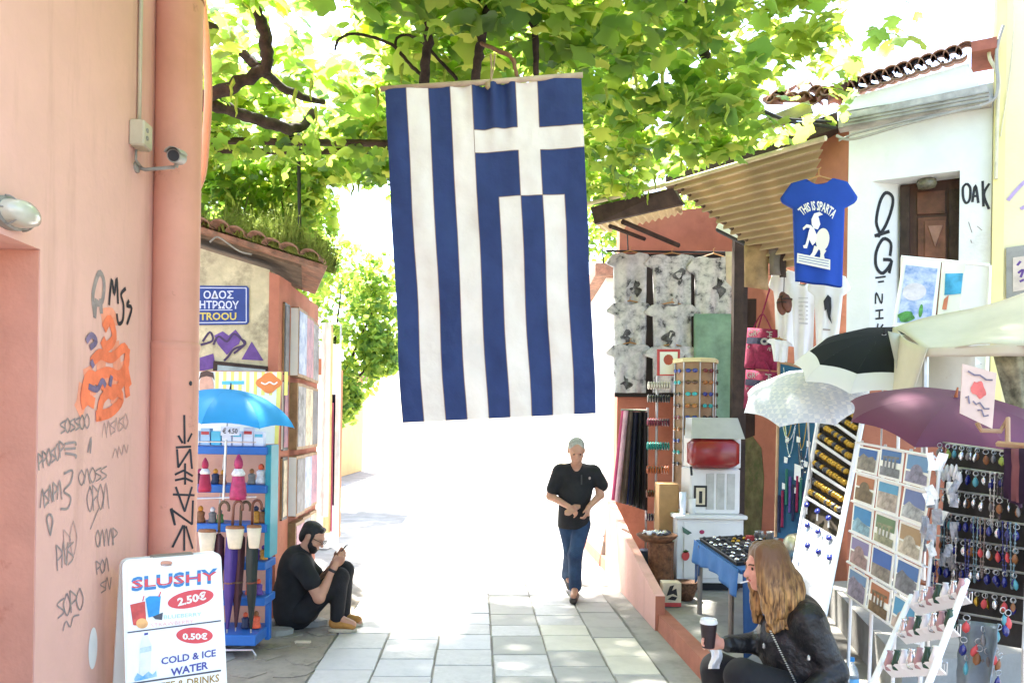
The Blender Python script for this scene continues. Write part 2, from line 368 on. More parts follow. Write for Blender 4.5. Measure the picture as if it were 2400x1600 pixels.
# ---- big round pink pipe on the wall end
pc = W(412, 700, 4.62); pc.z = 0
pp = empty('round_pipe', pc, 'wide round pink painted pipe standing at the house corner', 'pipe')
b = MB(); b.lathe(pc, [(.130, 0), (.130, 2.18)], 32); smooth_by_angle(b.build('lower_length', m_pipe, pp))
b = MB(); b.lathe(pc, [(.127, 2.185), (.127, 4.15)], 32); smooth_by_angle(b.build('middle_length', m_pipe, pp))
b = MB(); b.lathe(pc, [(.129, 4.155), (.129, 7)], 32); smooth_by_angle(b.build('upper_length', m_pipe, pp))
b = MB(); b.lathe(pc, [(.1305, 2.15), (.134, 2.165), (.134, 2.19), (.1275, 2.2)], 32); smooth_by_angle(b.build('collar', m_pipe, pp))
b = MB(); b.lathe(pc, [(.1285, 4.143), (.1305, 4.148), (.1305, 4.156), (.1285, 4.161)], 32); smooth_by_angle(b.build('collar', mat('pipe_joint', srgb('8C5846'), .8), pp))
def onpipe(px, py, off=.003):
    r = ray(px, py); rad = .1305+off; ox, oy = -pc.x, -pc.y
    A = r.x**2+r.y**2; B_ = 2*(ox*r.x+oy*r.y); C_ = ox*ox+oy*oy-rad*rad; D = B_*B_-4*A*C_
    t = (-B_-math.sqrt(max(0, D)))/(2*A); return CAMP+r*t
GL = [[(432, 972), (433, 1040)], [(418, 1020), (428, 1038)], [(450, 1015), (440, 1035)], [(412, 1048), (448, 1046)], [(415, 1052), (418, 1095), (446, 1052), (450, 1098)], [(434, 1085), (434, 1135)],
      [(410, 1112), (430, 1102), (452, 1115)], [(410, 1125), (434, 1120), (452, 1128)], [(405, 1158), (456, 1160)], [(412, 1140), (433, 1198), (450, 1140)], [(402, 1190), (410, 1230), (400, 1192), (450, 1228), (452, 1172)],
      [(430, 1230), (404, 1282)], [(432, 1230), (432, 1290)], [(436, 1232), (452, 1285)]]
b = MB()
for L_ in GL:
    P2 = []
    for i in range(len(L_)-1):
        for k in range(7): P2.append((L_[i][0]+(L_[i+1][0]-L_[i][0])*k/6, L_[i][1]+(L_[i+1][1]-L_[i][1])*k/6))
    for x, y in P2[::1]: pass
    pts = [onpipe(x, y) for x, y in P2]
    n_ = (pts[len(pts)//2]-pc); n_.z = 0; b.ribbon(pts, .012, n_)
b.build('graffiti', m_spray, pp)
b = MB(); p0 = onpipe(447, 898); n_ = Vector((p0.x-pc.x, p0.y-pc.y, 0)).normalized(); b.add(ellipse(p0, n_.cross(UP), UP, .011, .014, 10), [tuple(range(10))]); b.build('spot', m_spray, pp)
# slim bent downpipe behind it
b = MB(); b.tube(catmull([W(470, -140, 5.2), W(474, 0, 5.2), W(484, 110, 5.2), W(488, 220, 5.2), W(482, 330, 5.2), W(471, 420, 5.2), W(440, 470, 5.2)], 5), .026, 10)
smooth_by_angle(b.solo('bent_pipe', m_pinkdark, 'slim bent salmon pipe bulging out behind the wide round pipe', 'pipe'))
# conduit, junction box, surveillance camera, wall lamp
b = MB(); p0, p1 = lw(326, 295, .014), lw(333, -150, .014); b.tube([p0, p1], .011, 10)
b.solo('conduit', m_beigep, 'thin beige conduit running up the pink house wall', 'conduit', smooth=True)
jb = empty('junction_box', lw(330, 345, 0), 'small beige junction box on the wall below the conduit', 'electrical box')
b = MB(); c = lw(330, 318, .04); b.bbox(c, (.04, .058, .068), ax, .008); b.build('box', m_beigep, jb)
for dy in (-.02, .02):
    b = MB(); b.lathe(c+SX*.04+UP*dy-SD*.02, [(.012, 0), (.012, .006), (.006, .008)], 12, (SD, UP, SX)); b.build('knob', m_greyp, jb)
cc = empty('security_camera', lw(318, 400, 0), 'small grey surveillance camera on a wall bracket before the round pipe', 'camera')
b = MB(); c0 = lw(318, 392, .0); b.lathe(c0, [(.03, 0), (.03, .012), (.012, .02)], 14, (SD, UP, SX)); b.build('base', m_greyp, cc)
b = MB(); b.tube([c0+SX*.012, c0+SX*.05-UP*.012, c0+SX*.21-SD*.02], .010, 8); b.tube([lw(319, 352, .02), lw(318, 375, .03), c0+SX*.03], .007, 6); b.build('arm', m_greyp, cc, True)
hc = c0+SX*.225-SD*.03+UP*.052; hd = Vector((.16, -.9, -.22)).normalized(); hx = hd.cross(UP).normalized(); hz = hx.cross(hd).normalized()
b = MB(); b.lathe(hc-hd*.075, [(.024, 0), (.037, .004), (.037, .13), (.034, .15), (.03, .15)], 20, (hx, hz, hd)); smooth_by_angle(b.build('housing', m_greyp, cc))
b = MB(); b.lathe(hc+hd*.0765, [(.029, 0), (.024, -.01), (.024, -.004), (.0001, .0)], 18, (hx, hz, hd)); b.build('lens', m_black, cc)
b = MB()
for s_ in (-1, 1): pass
b.grid(lambda u, v: hc-hd*(.08-.19*v)+hx*(.041*math.cos(math.pi*(.1+.8*u)))+hz*(.041*math.sin(math.pi*(.1+.8*u))), 10, 4, hz*.003); b.build('sunshade', m_greyp, cc, True)
b = MB(); b.tube([hc-hz*.035, c0+SX*.215-SD*.02], .012, 8); b.build('joint', m_greyp, cc)
wl = empty('wall_lamp', lw(25, 505, 0), 'oval caged bulkhead lamp with clear cover on the pink wall', 'lamp')
c = lw(14, 500, 0)
b = MB(); b.lathe(c, [(.062, 0), (.062, .03), (.055, .034)], 24, (UP, SD, SX), 1, 2.0); smooth_by_angle(b.build('base', m_greyp, wl))
b = MB(); b.lathe(c+SX*.03, [(.052, 0), (.052, .03), (.045, .058), (.025, .075), (.0001, .078)], 24, (UP, SD, SX), 1, 2.0); smooth_by_angle(b.build('cover', mat('frosted_glass', srgb('B9B6A6'), .12, .1, 4, spec=.8), wl), 60)
b = MB()
for o_ in (-.3, .3):
    b.tube(arc(lambda t: c+SD*(.1*o_*2)+SX*(.03+.055*math.sin(math.pi*t))+UP*(.055*math.cos(math.pi*t)), 10), .004, 6)
b.tube(arc(lambda t: c+SX*(.03+.053*math.sin(math.pi*t))+SD*(.108*math.cos(math.pi*t)), 12), .004, 6); b.build('guard', m_greyp, wl)
# ---- small house with the street sign
HY = 7.3; hcx = S(-1.79, HY).x
sh = empty('corner_house', (hcx-1, HY, 0), 'low corner house with stained plaster and weedy tile roof behind street sign', 'house')
b = MB(); b.prism([(-5, HY, 0), (hcx-.09, HY, 0), (hcx-.09, HY, 3.13), (-5, HY, 3.95)], (0, .4, 0)); b.build('wall', m_stained, sh)
b = MB(); b.prism([(hcx-.09, HY-.01, 0), (hcx, HY-.01, 0), (hcx, HY-.01, 3.08), (hcx-.09, HY-.01, 3.11)], (0, .4, 0))
e0 = S(-1.79, HY+.39); e1 = S(-1.79, 9.1)
b.prism([(e0.x, e0.y, 0), (e1.x, e1.y, 0), (e1.x, e1.y, 3.07), (e0.x, e0.y, 3.07)], (-.35, 0, 0)); b.build('corner_wall', m_shop_pink, sh)
def roofz(x): return 3.12+(hcx+.42-x)*.29
b = MB(); b.prism([(-5, HY-.12, roofz(-5)), (hcx+.44, HY-.12, roofz(hcx+.44)), (hcx+.46, HY-.12, roofz(hcx+.42)+.03), (-5, HY-.12, roofz(-5)+.05)], (-.42, 1.35, 0)); b.build('roof', m_terra, sh)
b = MB(); b.prism([(-5, HY-.02, roofz(-5)-.04), (hcx+.2, HY-.02, roofz(hcx+.2)-.035), (hcx+.2, HY-.02, roofz(hcx+.2)-.004), (-5, HY-.02, roofz(-5)-.004)], (-.3, 1.2, 0)); b.build('eave_board', m_wood, sh)
tile_b = MB(); 
tile_b.grid(lambda u, v: Vector(((.085-.012*v)*math.cos(math.pi*u), -.2+.4*v, (.06-.008*v)*math.sin(math.pi*u))), 8, 2, (0, 0, -.014))
tile_me = tile_b.mesh('roof_tile', m_terra, None, True)
rt = random.Random(5)
for i in range(16):
    x = hcx+.32-i*.155
    for j in range(2):
        if rt.random() < .12: continue
        link_mesh('roof_tile', tile_me, sh, Vector((x+rt.uniform(-.02, .02), HY-.06+j*.37, roofz(x)+.075+.02*j))-Vector(sh.location), (rt.uniform(-.05, .1), .29+rt.uniform(-.05, .05), rt.uniform(-.08, .08)))
# weeds on the roof
m_weed = mat('dry_weed', srgb('8B9A4A'), .8, .3, 6, trans=.35)
b = MB()
for i in range(2200):
    x = hcx+.40-abs(rt.gauss(0, .42)); y = HY+rt.uniform(-.17, .5); z0 = roofz(x)+.06; h_ = rt.uniform(.08, .36)*(.5+.8*max(0, noise.noise((x*4, y*3, 1))+.4)); dx, dy = rt.uniform(-.1, .1), rt.uniform(-.08, .08)
    p = Vector((x, y, z0)); q = p+Vector((dx, dy, h_)); w = Vector((.006, .002, 0)); b.add([p-w, p+w, q], [(0, 1, 2)])
    if rt.random() < .6:
        for k in range(3):
            t = rt.uniform(.3, 1); c = p.lerp(q, t); d = Vector((rt.uniform(-1, 1), rt.uniform(-1, 1), rt.uniform(-.2, 1)))*.03; e = d.orthogonal().normalized()*.011
            b.add([c, c+d*.5+e, c+d, c+d*.5-e], [(0, 1, 2, 3)])
tag(b.solo('roof_weeds', m_weed, 'wispy green weeds growing along the corner house roof edge', 'weeds', kind='stuff'))
m_wire = mat('dull_wire', srgb('8F8A80'), .6)
b = MB(); b.tube(catmull([W(492, 568, 7.1), W(506, 556, 7.1), W(520, 560, 7.1), W(560, 588, 7.1), W(590, 596, 7.1)], 5), .008, 6); b.build('loose_wire', m_wire, sh)
# purple graffiti and framed panel on the stained wall
def hw(px, py, off=.004): return onp(px, py, (0, HY, 0), (0, -1, 0), off)
strokes([[(475, 800), (492, 778), (498, 798), (470, 808)], [(500, 808), (512, 788), (532, 800), (548, 782), (566, 795), (572, 808), (548, 818), (535, 835), (525, 845)], [(566, 795), (575, 805), (548, 828)]], .02, mat('dark_violet_spray', srgb('4A3A58'), .8), sh, hw, (0, -1, 0), .004)
b = MB(); b.add([hw(*p) for p in ((502, 786), (522, 776), (536, 786), (552, 772), (566, 790), (560, 806), (546, 815), (532, 832), (520, 818), (510, 806))], [tuple(range(10))])
b.add([hw(*p) for p in ((590, 800), (618, 845), (566, 842))], [(0, 1, 2)]); b.add([hw(*p) for p in ((468, 838), (500, 828), (506, 862), (468, 870))], [(0, 1, 2, 3)]); b.build('graffiti', m_purple, sh)
# street name sign
sg = empty('street_sign', hw(515, 760, 0), 'blue enamel street name sign on the stained plaster wall', 'sign')
m_signblue = mat('sign_blue', srgb('24387F'), .35, .1, 9, stain=(9, .62, .7, srgb('4A4A5A')))
m_signwhite = mat('sign_white', srgb('C9CCE0'), .4, .05, 10); m_signyel = mat('sign_yellow', srgb('C9B457'), .45, .05, 10)
q = [hw(420, 669, .012), hw(583, 670, .012), hw(583, 760, .012), hw(420, 762, .012)]
b = MB(); b.prism([bil(q, u, v) for u, v in ((0, .06), (.03, 0), (.97, 0), (1, .06), (1, .94), (.97, 1), (.03, 1), (0, .94))], (0, .011, 0)); b.build('plate', m_signblue, sg)
def framelines(b, q, i, w, n):
    c = [bil(q, u, v) for u, v in ((i, i*1.6), (1-i, i*1.6), (1-i, 1-i*1.6), (i, 1-i*1.6))]
    for k in range(4): b.ribbon([c[k], c[(k+1) % 4]], w, n)
qq = [p+Vector((0, -.002, 0)) for p in q]
b = MB(); framelines(b, qq, .035, .008, (0, -1, 0)); b.ribbon([hw(430, 727, .0145), hw(545, 726, .0145)], .006, (0, -1, 0)); b.build('border', m_signwhite, sg)
b = MB(); textq(b, 'ΟΔΟΣ', [hw(477, 681, .0145), hw(547, 681, .0145), hw(547, 700, .0145), hw(477, 700, .0145)], bold=.02); textq(b, 'ΜΗΤΡΩΟΥ', [hw(448, 704, .0145), hw(560, 705, .0145), hw(560, 724, .0145), hw(448, 723, .0145)], bold=.025); b.build('greek_lettering', m_signwhite, sg)
b = MB(); textq(b, 'MITROOU', [hw(444, 732, .0145), hw(554, 732, .0145), hw(554, 750, .0145), hw(444, 750, .0145)], bold=.025); b.build('latin_lettering', m_signyel, sg)
# ---- distance: sunlit houses and trees down the street
def far_house(name, x0, x1, y0, y1, h, m, label, wins=(), roofm=None):
    r_ = empty(name, ((x0+x1)/2, (y0+y1)/2, 0), label, 'house')
    b = MB(); b.box(((x0+x1)/2, (y0+y1)/2, h/2), (abs(x1-x0)/2, (y1-y0)/2, h/2)); b.build('wall', m, r_)
    b = MB(); b.box(((x0+x1)/2, (y0+y1)/2, h+.1), (abs(x1-x0)/2+.2, (y1-y0)/2+.2, .096)); b.build('roof', roofm or m_terra, r_)
    for (face, a, z, w, hh) in wins:
        b = MB(); g = MB()
        if face == 'S': c = Vector((a, y0-.01, z)); b.box(c, (w/2, .03, hh/2)); g.box(c+Vector((0, -.03, 0)), (w/2-.07, .012, hh/2-.07))
        else: c = Vector(((x0 if face == 'W' else x1), a, z)); b.box(c, (.03, w/2, hh/2)); g.box(c+Vector((-.03 if face == 'W' else .03, 0, 0)), (.012, w/2-.07, hh/2-.07))
        f_ = b.build('window', m_whitep, r_); g.build('shutter', m_cream, f_)
    return r_
far_house('white_house', 1.5, 6, 13.2, 21, 4.2, m_white, 'sunlit white house down the street beyond the shop', [('W', 15, 2.2, 1, 1.3), ('W', 18, 2.2, 1, 1.3)])
far_house('tan_house', -8.5, -5.7, 24, 31, 3.4, mat('tan_plaster', srgb('D9B27C'), .9, .06, 2), 'tan house far down the street under green foliage', [('E', 26, 1.8, .9, 1.2)])
far_house('cream_house', 2.2, 9, 30, 40, 6, m_cream, 'pale cream house at the far end of the street', [('W', 33, 3.2, 1, 1.4), ('S', 4, 3.4, 1, 1.4)])
gp = empty('gate_pillar', W(762, 1120, 11.5).xy.to_3d(), 'white pillar with salmon cap beyond the picture frames', 'pillar')
c = Vector(gp.location)
b = MB(); b.box(c+Vector((-.05, 0, 1.22)), (.13, .13, 1.22)); b.build('shaft', m_white, gp)
b = MB(); b.prism([c+Vector((-.2, -.17, 2.44)), c+Vector((.1, -.17, 2.44)), c+Vector((.14, -.17, 2.66)), c+Vector((-.24, -.17, 2.66))], (0, .34, 0)); b.build('cap', m_shop_pink, gp)
b = MB(); b.box(c+Vector((-.05, 0, 2.745)), (.24, .22, .082)); b.build('top_slab', m_white, gp)
b = MB(); b.box(c+Vector((-.85, .3, 1.1)), (.66, .1, 1.1)); b.solo('garden_wall', m_white, 'white garden wall adjoining the salmon capped pillar', 'wall')
pk = G(792, 1180); b = MB(); b.box((pk.x-.1, 15, .95), (.16, .12, .95)); b.solo('orange_post', m_shop_pink, 'orange painted gate post in the distance beneath foliage', 'post')
# ================================================================== RIGHT HAND SHOP AND HOUSES
# kerb, raised shop floor
b = MB()
kz = .14
def kerb(y0, y1): b.prism([S(1.6, y0, -.05), S(1.72, y0, -.05), S(1.72, y0, kz), S(1.61, y0, kz)], (S(0, y1)-S(0, y0)))
kerb(-4, 12)
kb = b.build('kerb', m_shop_pink); tag(kb, kind='structure')
b = MB(); b.add([S(1.7, -4, kz-.004), (9, -4, kz-.004), (9, 12, kz-.004), S(1.7, 12, kz-.004)], [(0, 1, 2, 3)]); tag(b.build('shop_floor', m_conc), kind='structure')
pr = empty('low_parapet', S(1.66, 8.2), 'low pink sloping parapet at the edge of the shop terrace', 'parapet')
b = MB(); y0, y1 = 7.05, 9.75
b.prism([S(1.58, y0, 0), S(1.58, y1, 0), S(1.58, y1, .9), S(1.58, 8.6, .62), S(1.58, y0, .30)], SX*.085); b.build('wall', m_pink, pr)
b = MB(); b.add([S(1.582, y0-.003, .0), S(1.663, y0-.003, .0), S(1.663, y0-.003, .298), S(1.582, y0-.003, .298)], [(0, 1, 2, 3)]); b.build('end_face', m_shop_pink, pr)
# shop back wall, side wall
PA, PB, PCn = Vector((1.32, 10.2, 0)), Vector((2.78, 10.2, 0)), Vector((3.43, 8.2, 0))
shop = empty('souvenir_shop', (2.6, 9.8, 0), 'terracotta pink souvenir shop wall under a corrugated awning', 'shop')
b = MB(); b.prism([PA+UP*kz, PB+UP*kz, PB+UP*4.6, PA+UP*4.4], (0, .3, 0)); b.build('back_wall', m_shop_pink, shop)
dn = (PCn-PB).normalized(); b = MB(); b.prism([PB+UP*kz, PCn+UP*kz, PCn+UP*5.0, PB+UP*4.9], Vector((.3, .12, 0))); b.build('side_wall', m_shop_pink, shop)
swn = dn.cross(UP).normalized(); swn = swn if swn.dot(CAMP-PB) > 0 else -swn
def sw(px, py, off=.006): return onp(px, py, PB, swn, off)
b = MB(); b.prism([sw(*p) for p in ((1742, 1030), (1764, 1022), (1784, 1050), (1790, 1120), (1784, 1240), (1742, 1300))], -swn*.004); b.build('mossy_patch', mat('mossy_plaster', srgb('6E6A48'), .95, .25, 7, .5, stain=(5, .5, .65, srgb('4A5A30'))), shop)
b = MB(); b.prism([sw(*p) for p in ((1744, 700), (1772, 700), (1768, 1020), (1742, 1030))], -swn*.005); b.build('dark_panel', mat('dark_plaster', srgb('3A2A24'), .95, .2, 5), shop)  # flat dark brown plate lying on the side wall
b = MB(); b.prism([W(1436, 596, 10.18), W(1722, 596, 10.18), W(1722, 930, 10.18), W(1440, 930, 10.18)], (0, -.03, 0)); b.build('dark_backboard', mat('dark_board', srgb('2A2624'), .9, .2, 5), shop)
# white house with the upper doorway
wd = Vector((.872, -.49, 0)).normalized(); wnrm = Vector((-.49, -.872, 0)).normalized()
def wp(t, z, off=0.0): return PCn + wd*t + wnrm*off + UP*z
def ww(px, py, off=.004): return onp(px, py, PCn, wnrm, off)
def wtz(px, py):
    p = ww(px, py, 0); return (p-PCn).dot(wd), p.z
wh = empty('whitewashed_house', PCn+wd*.5, 'whitewashed house with dark wooden door and tiled eave beside the shop', 'house')
tl, zt = wtz(2043, 425); tr_, ztr = wtz(2250, 400); ZD = 2.2; ztop = (zt+ztr)/2
TE = wtz(2322, 600)[0]; ZR = 5.05
def seg(b, t0, t1, z0, z1, th=.3, off=0.0):
    b.prism([wp(t0, z0, off), wp(t1, z0, off), wp(t1, z1, off), wp(t0, z1, off)], -wnrm*th)
b = MB(); seg(b, -.06, tl, ZD, ZR); seg(b, tr_, TE, ZD, ZR); seg(b, tl, tr_, ztop, ZR); b.build('wall', m_white, wh)
b = MB(); seg(b, -.02, TE, kz, ZD-.003, .3, .0); b.build('lower_wall', m_shop_pink, wh)
# splayed jamb
rl = onp(2108, 600, PCn, wnrm, -.26); trl = (rl-PCn).dot(wd)
b = MB(); b.prism([wp(tl, ZD, -.001), wp(trl, ZD, -.26), wp(trl, ztop, -.26), wp(tl, ztop, -.001)], wd*-.03-wnrm*.05); b.build('door_reveal', m_white, wh)
dr = MB(); seg(dr, trl, tr_+.1, ZD, ztop+.05, .06, -.262); door = dr.build('door', mat('brown_door', srgb('4C2E22'), .55, .2, 7, .2), wh)
m_door2 = mat('brown_panel', srgb('6A4030'), .5, .2, 7, .2)
def dq(px, py, off=-.255): return onp(px, py, PCn, wnrm, off)
def panel(parent, pts, m, d=.02, name='panel', off=-.262):
    b = MB(); b.prism([dq(x, y, off) for x, y in pts], wnrm*d); return b.build(name, m, parent)
panel(door, [(2110, 440), (2132, 440), (2132, 760), (2110, 760)], m_woodd, .05, 'door_frame')
panel(door, [(2150, 452), (2215, 447), (2215, 500), (2150, 503)], m_door2, .02)
panel(door, [(2152, 512), (2218, 508), (2218, 760), (2152, 760)], m_door2, .02)
panel(door, [(2168, 520), (2216, 518), (2216, 760), (2168, 760)], mat('brown_panel_light', srgb('7A4C3A'), .5, .2, 7), .035, 'panel')
panel(door, [(2176, 532), (2210, 530), (2192, 580)], mat('carved_wood', srgb('9A7060'), .5, .2, 7), .05, 'carving')
panel(door, [(2224, 448), (2250, 444), (2250, 760), (2226, 760)], m_woodd, .045, 'door_frame')
b = MB(); c = dq(2172, 432, -.16)
b.lathe(c-UP*.05, [(.02, 0), (.075, .01), (.095, .05), (.085, .09), (.05, .11)], 16); lp = b.solo('porch_lamp', mat('dusty_glass', srgb('6E6A58'), .25, .3, 16, spec=.7), 'dusty glass globe lamp over the brown door', 'lamp', smooth=True)
# lettering sprayed on the reveal and wall
rvn = (wp(trl, 0, -.26)-wp(tl, 0, 0)).cross(UP).normalized()
if rvn.dot(CAMP-rl) < 0: rvn = -rvn
def rv(px, py, off=.004): return onp(px, py, wp(tl, 0, 0), rvn, off)
strokes([[(2058, 555), (2075, 530), (2090, 490), (2092, 462), (2076, 452), (2062, 475), (2054, 520), (2062, 548), (2052, 552)], [(2050, 553), (2085, 542)], [(2086, 600), (2088, 570), (2070, 560), (2054, 590), (2054, 625), (2070, 640), (2090, 612), (2070, 608)], [(2090, 612), (2084, 640)]], .035, m_spray, wh, rv, rvn, .004)
strokes([[(2052, 651), (2076, 648)], [(2058, 661), (2072, 659)], [(2052, 712), (2054, 686), (2066, 711), (2068, 688)], [(2052, 728), (2070, 726)], [(2062, 727), (2061, 745)], [(2052, 747), (2071, 745)], [(2056, 772), (2058, 758)], [(2070, 760), (2064, 768)]], .018, m_spray, wh, rv, rvn, .004)
strokes([[(2266, 430), (2257, 440), (2258, 465), (2265, 476), (2273, 466), (2274, 441), (2266, 430)], [(2279, 474), (2286, 434), (2293, 476)], [(2281, 460), (2292, 459)], [(2303, 424), (2305, 484)], [(2319, 430), (2306, 456), (2318, 490)]], .022, m_spray, wh, ww, wnrm, .004)
strokes([[(2270, 520), (2278, 545)], [(2290, 530), (2302, 540)], [(2275, 562), (2278, 570)]], .006, m_marker, wh, ww, wnrm, .004)
# eave: white boards, tiles
b = MB(); b.prism([ww(1968, 262, .12), ww(2300, 210, .12), ww(2270, 148, .12), ww(1985, 232, .12)], wnrm*-.12); b.build('eave_board', m_white, wh)
b = MB(); b.prism([ww(1964, 300, .16), ww(2325, 238, .16), ww(2312, 198, .16), ww(1966, 268, .16)], wnrm*-.16); b.build('cornice', mat('weathered_board', srgb('B5AFA8'), .9, .25, 5, .4), wh)
for o_ in (0, 10, 19):
    b = MB(); b.prism([ww(1976, 296-o_*.8, .175), ww(2318, 235-o_, .175), ww(2318, 232-o_, .175), ww(1976, 293-o_*.8, .175)], wnrm*-.02); b.build('moulding', m_conc, wh)
b = MB(); b.tube(catmull([ww(1960, 318, .2), ww(2000, 326, .2), ww(2120, 292, .2), ww(2240, 262, .2), ww(2320, 240, .2), ww(2338, 205, .2), ww(2336, 120, .2), ww(2352, 60, .2)], 6), .014, 6); b.build('cable', mat('grey_cable', srgb('A39E96'), .6), wh)
b = MB(); b.tube(catmull([ww(1966, 330, .2), ww(2010, 312, .22), ww(2150, 278, .2), ww(2300, 252, .2)], 6), .01, 6); b.build('cable', m_conc, wh)
tile2 = MB(); tile2.grid(lambda u, v: wd*((.078-.01*v)*math.cos(math.pi*u))+(-wnrm*(.9*v)+UP*(.32*v))*.5+UP*((.075-.008*v)*math.sin(math.pi*u)), 10, 2, (0, 0, -.016))
tile2_me = tile2.mesh('roof_tile', m_terra, None, True)
pan = MB(); pan.grid(lambda u, v: wd*((.07)*math.cos(math.pi*u))+(-wnrm*(.9*v)+UP*(.32*v))*.5-UP*((.05)*math.sin(math.pi*u)), 8, 2, (0, 0, -.016))
pan_me = pan.mesh('pan_tile', m_terra, None, True)
t0, z0 = wtz(1985, 226); t1, z1 = wtz(2262, 140); nt_ = 11
rq = random.Random(9)
for i in range(nt_):
    f_ = i/(nt_-1); t = t0+(t1-t0)*f_; z = z0+(z1-z0)*f_
    for j in range(2):
        p = wp(t, z+.02+j*.15, .2-j*.42)
        link_mesh('roof_tile', tile2_me, wh, p-Vector(wh.location), (rq.uniform(-.03, .03), rq.uniform(-.03, .03), rq.uniform(-.05, .05)))
        if i < nt_-1: link_mesh('pan_tile', pan_me, wh, wp(t+(t1-t0)/(nt_-1)/2, z+(z1-z0)/(nt_-1)/2+.0+j*.15, .19-j*.42)-Vector(wh.location), (0, 0, rq.uniform(-.03, .03)))
b = MB(); seg(b, t1+.05, TE+.02, z1-.03, z1+.07, .5, .22); b.build('ridge_tile', mat('red_tile', srgb('9A5A48'), .8, .15, 8), wh)
# tumbled broken tiles and the lower shop roof with its fascia
br = empty('shop_roof', W(1780, 330, 8.6).xy.to_3d()+UP*4.6, 'sagging shop roof with broken tiles and stained fascia board', 'roof')
b = MB(); b.prism([W(1690, 352, 8.7), W(1905, 262, 8.35), W(1895, 236, 8.35), W(1700, 312, 8.7)], (.03, .05, .0)); b.build('fascia', mat('mossy_board', srgb('9C9470'), .9, .2, 6, .3), br)
b = MB(); b.prism([W(1560, 440, 9.3), W(1965, 300, 8.25), W(1962, 262, 8.25), W(1560, 412, 9.3)], (.2, .5, .05)); b.build('eave', m_woodd, br)
for i in range(15):
    f_ = i/14; px_, py_ = 1800+160*f_, 232-12*f_+rq.uniform(-14, 10)
    link_mesh('roof_tile', tile2_me if i % 3 else pan_me, br, W(px_, py_, 8.7-.35*f_)-Vector(br.location), (rq.uniform(-.25, .25), rq.uniform(-.25, .25), rq.uniform(-.35, .35)))
b = MB(); b.tube(catmull([W(1720, 236, 8.2), W(1780, 256, 8.2), W(1850, 285, 8.2), W(1905, 292, 8.2), W(1960, 300, 8.1)], 6), .017, 6); b.tube(catmull([W(1725, 240, 8.2), W(1790, 268, 8.2), W(1860, 280, 8.2), W(1950, 285, 8.15)], 6), .012, 6); b.build('cable', m_black, br)
# cream building on the far right
cb = empty('cream_building', wp(TE+.8, 0), 'pale cream rendered building edge beyond the whitewashed house', 'building')
b = MB(); seg(b, TE+.005, TE+3.5, kz, 9, .5, .06); b.build('wall', m_cream, cb)
b = MB(); seg(b, TE+.01, TE+.10, kz, 9, .05, .085); b.build('corner_strip', mat('yellow_strip', srgb('EFE3A0'), .8, .05, 3), cb)
mbx = empty('meter_box', ww(2378, 700, .06), 'small grey framed niche scrawled with purple paint on cream wall', 'box')
q = [(2358, 582), (2440, 570), (2440, 690), (2358, 700)]
b = MB()
cs = [ww(x, y, .07) for x, y in q]
for k in range(4): b.ribbon([cs[k], cs[(k+1) % 4]], .06, wnrm)
bb = MB(); bb.prism([ww(x, y, .062) for x, y in q], wnrm*.03); bb.build('frame', m_conc, mbx)
bb = MB(); bb.prism([ww(x, y, .094) for x, y in ((2374, 604), (2440, 594), (2440, 672), (2374, 684))], wnrm*.004); bb.build('panel', mat('pale_panel', srgb('D8C8B8'), .7), mbx)
strokes([[(2384, 622), (2392, 612)], [(2386, 640), (2398, 632), (2392, 650)], [(2390, 660), (2400, 655)]], .02, m_purple, mbx, ww, wnrm, .1)
strokes([[(2362, 470), (2380, 448), (2402, 425)], [(2392, 490), (2402, 484)]], .03, mat('lilac_spray', srgb('B8A0CC'), .8), cb, ww, wnrm, .065)
b = MB(); b.tube(catmull([ww(2334, -60, .12), ww(2330, 80, .12), ww(2318, 130, .14), ww(2340, 180, .14), ww(2338, 260, .1), ww(2334, 420, .1)], 6), .016, 8); b.tube(catmull([ww(2372, -40, .1), ww(2376, 60, .1), ww(2366, 180, .1), ww(2345, 320, .1)], 6), .006, 6); b.build('cable', mat('cream_cable', srgb('D9CFAE'), .6), cb)
# ---- corrugated awning
aw = empty('corrugated_awning', W(1760, 480, 8).xy.to_3d()+UP*3.3, 'beige corrugated awning sloping over the shop front', 'awning')
m_corr = mat('corrugated_sheet', srgb('AE9A78'), .7, .06, 3, stain=(2.5, .62, .8, srgb('8E7C60')), trans=.10)
A_, B_, D_ = W(1572, 432, 7.75), W(1930, 328, 6.3), W(1872, 622, 7.35); C_ = D_-(B_-A_)*.14
def awn(u, v):
    p = (A_*(1-u)+B_*u)*(1-v)+(C_*(1-u)+D_*u)*v
    n_ = (B_-A_).cross(C_-A_).normalized(); return p+n_*(.03*math.sin(v*2*math.pi*15))
b = MB(); b.grid(awn, 10, 216); b.build('sheet', m_corr, aw, True)
b = MB(); b.tube([W(1368, 480, 8.5), W(1572, 430, 7.73), W(1935, 324, 6.28)], .022, 8); b.build('front_rail', mat('pale_timber', srgb('C9BD98'), .8, .15, 8), aw)
b = MB(); b.prism([W(1384, 486, 8.5), W(1576, 440, 7.8), W(1600, 478, 7.85), W(1394, 525, 8.5)], (.05, .1, .02)); b.build('beam', m_woodd, aw)
b = MB(); b.grid(lambda u, v: (W(1388, 520, 8.6)*(1-u)+W(1600, 478, 8.6)*u)*(1-v)+(W(1420, 545, 10)*(1-u)+W(1600, 500, 10)*u)*v+UP*(.016*math.sin(u*2*math.pi*12)), 120, 2); b.build('back_sheet', m_corr, aw, True)
b = MB(); b.tube([W(1460, 520, 8.7), W(1590, 575, 9.6)], .03, 6); b.tube([W(1430, 530, 8.7), W(1510, 560, 9.8)], .025, 6); b.build('strut', m_woodd, aw)
b = MB(); b.tube([A_+UP*.04, C_+UP*.04], .02, 6)
b.build('purlin', m_wood, aw)
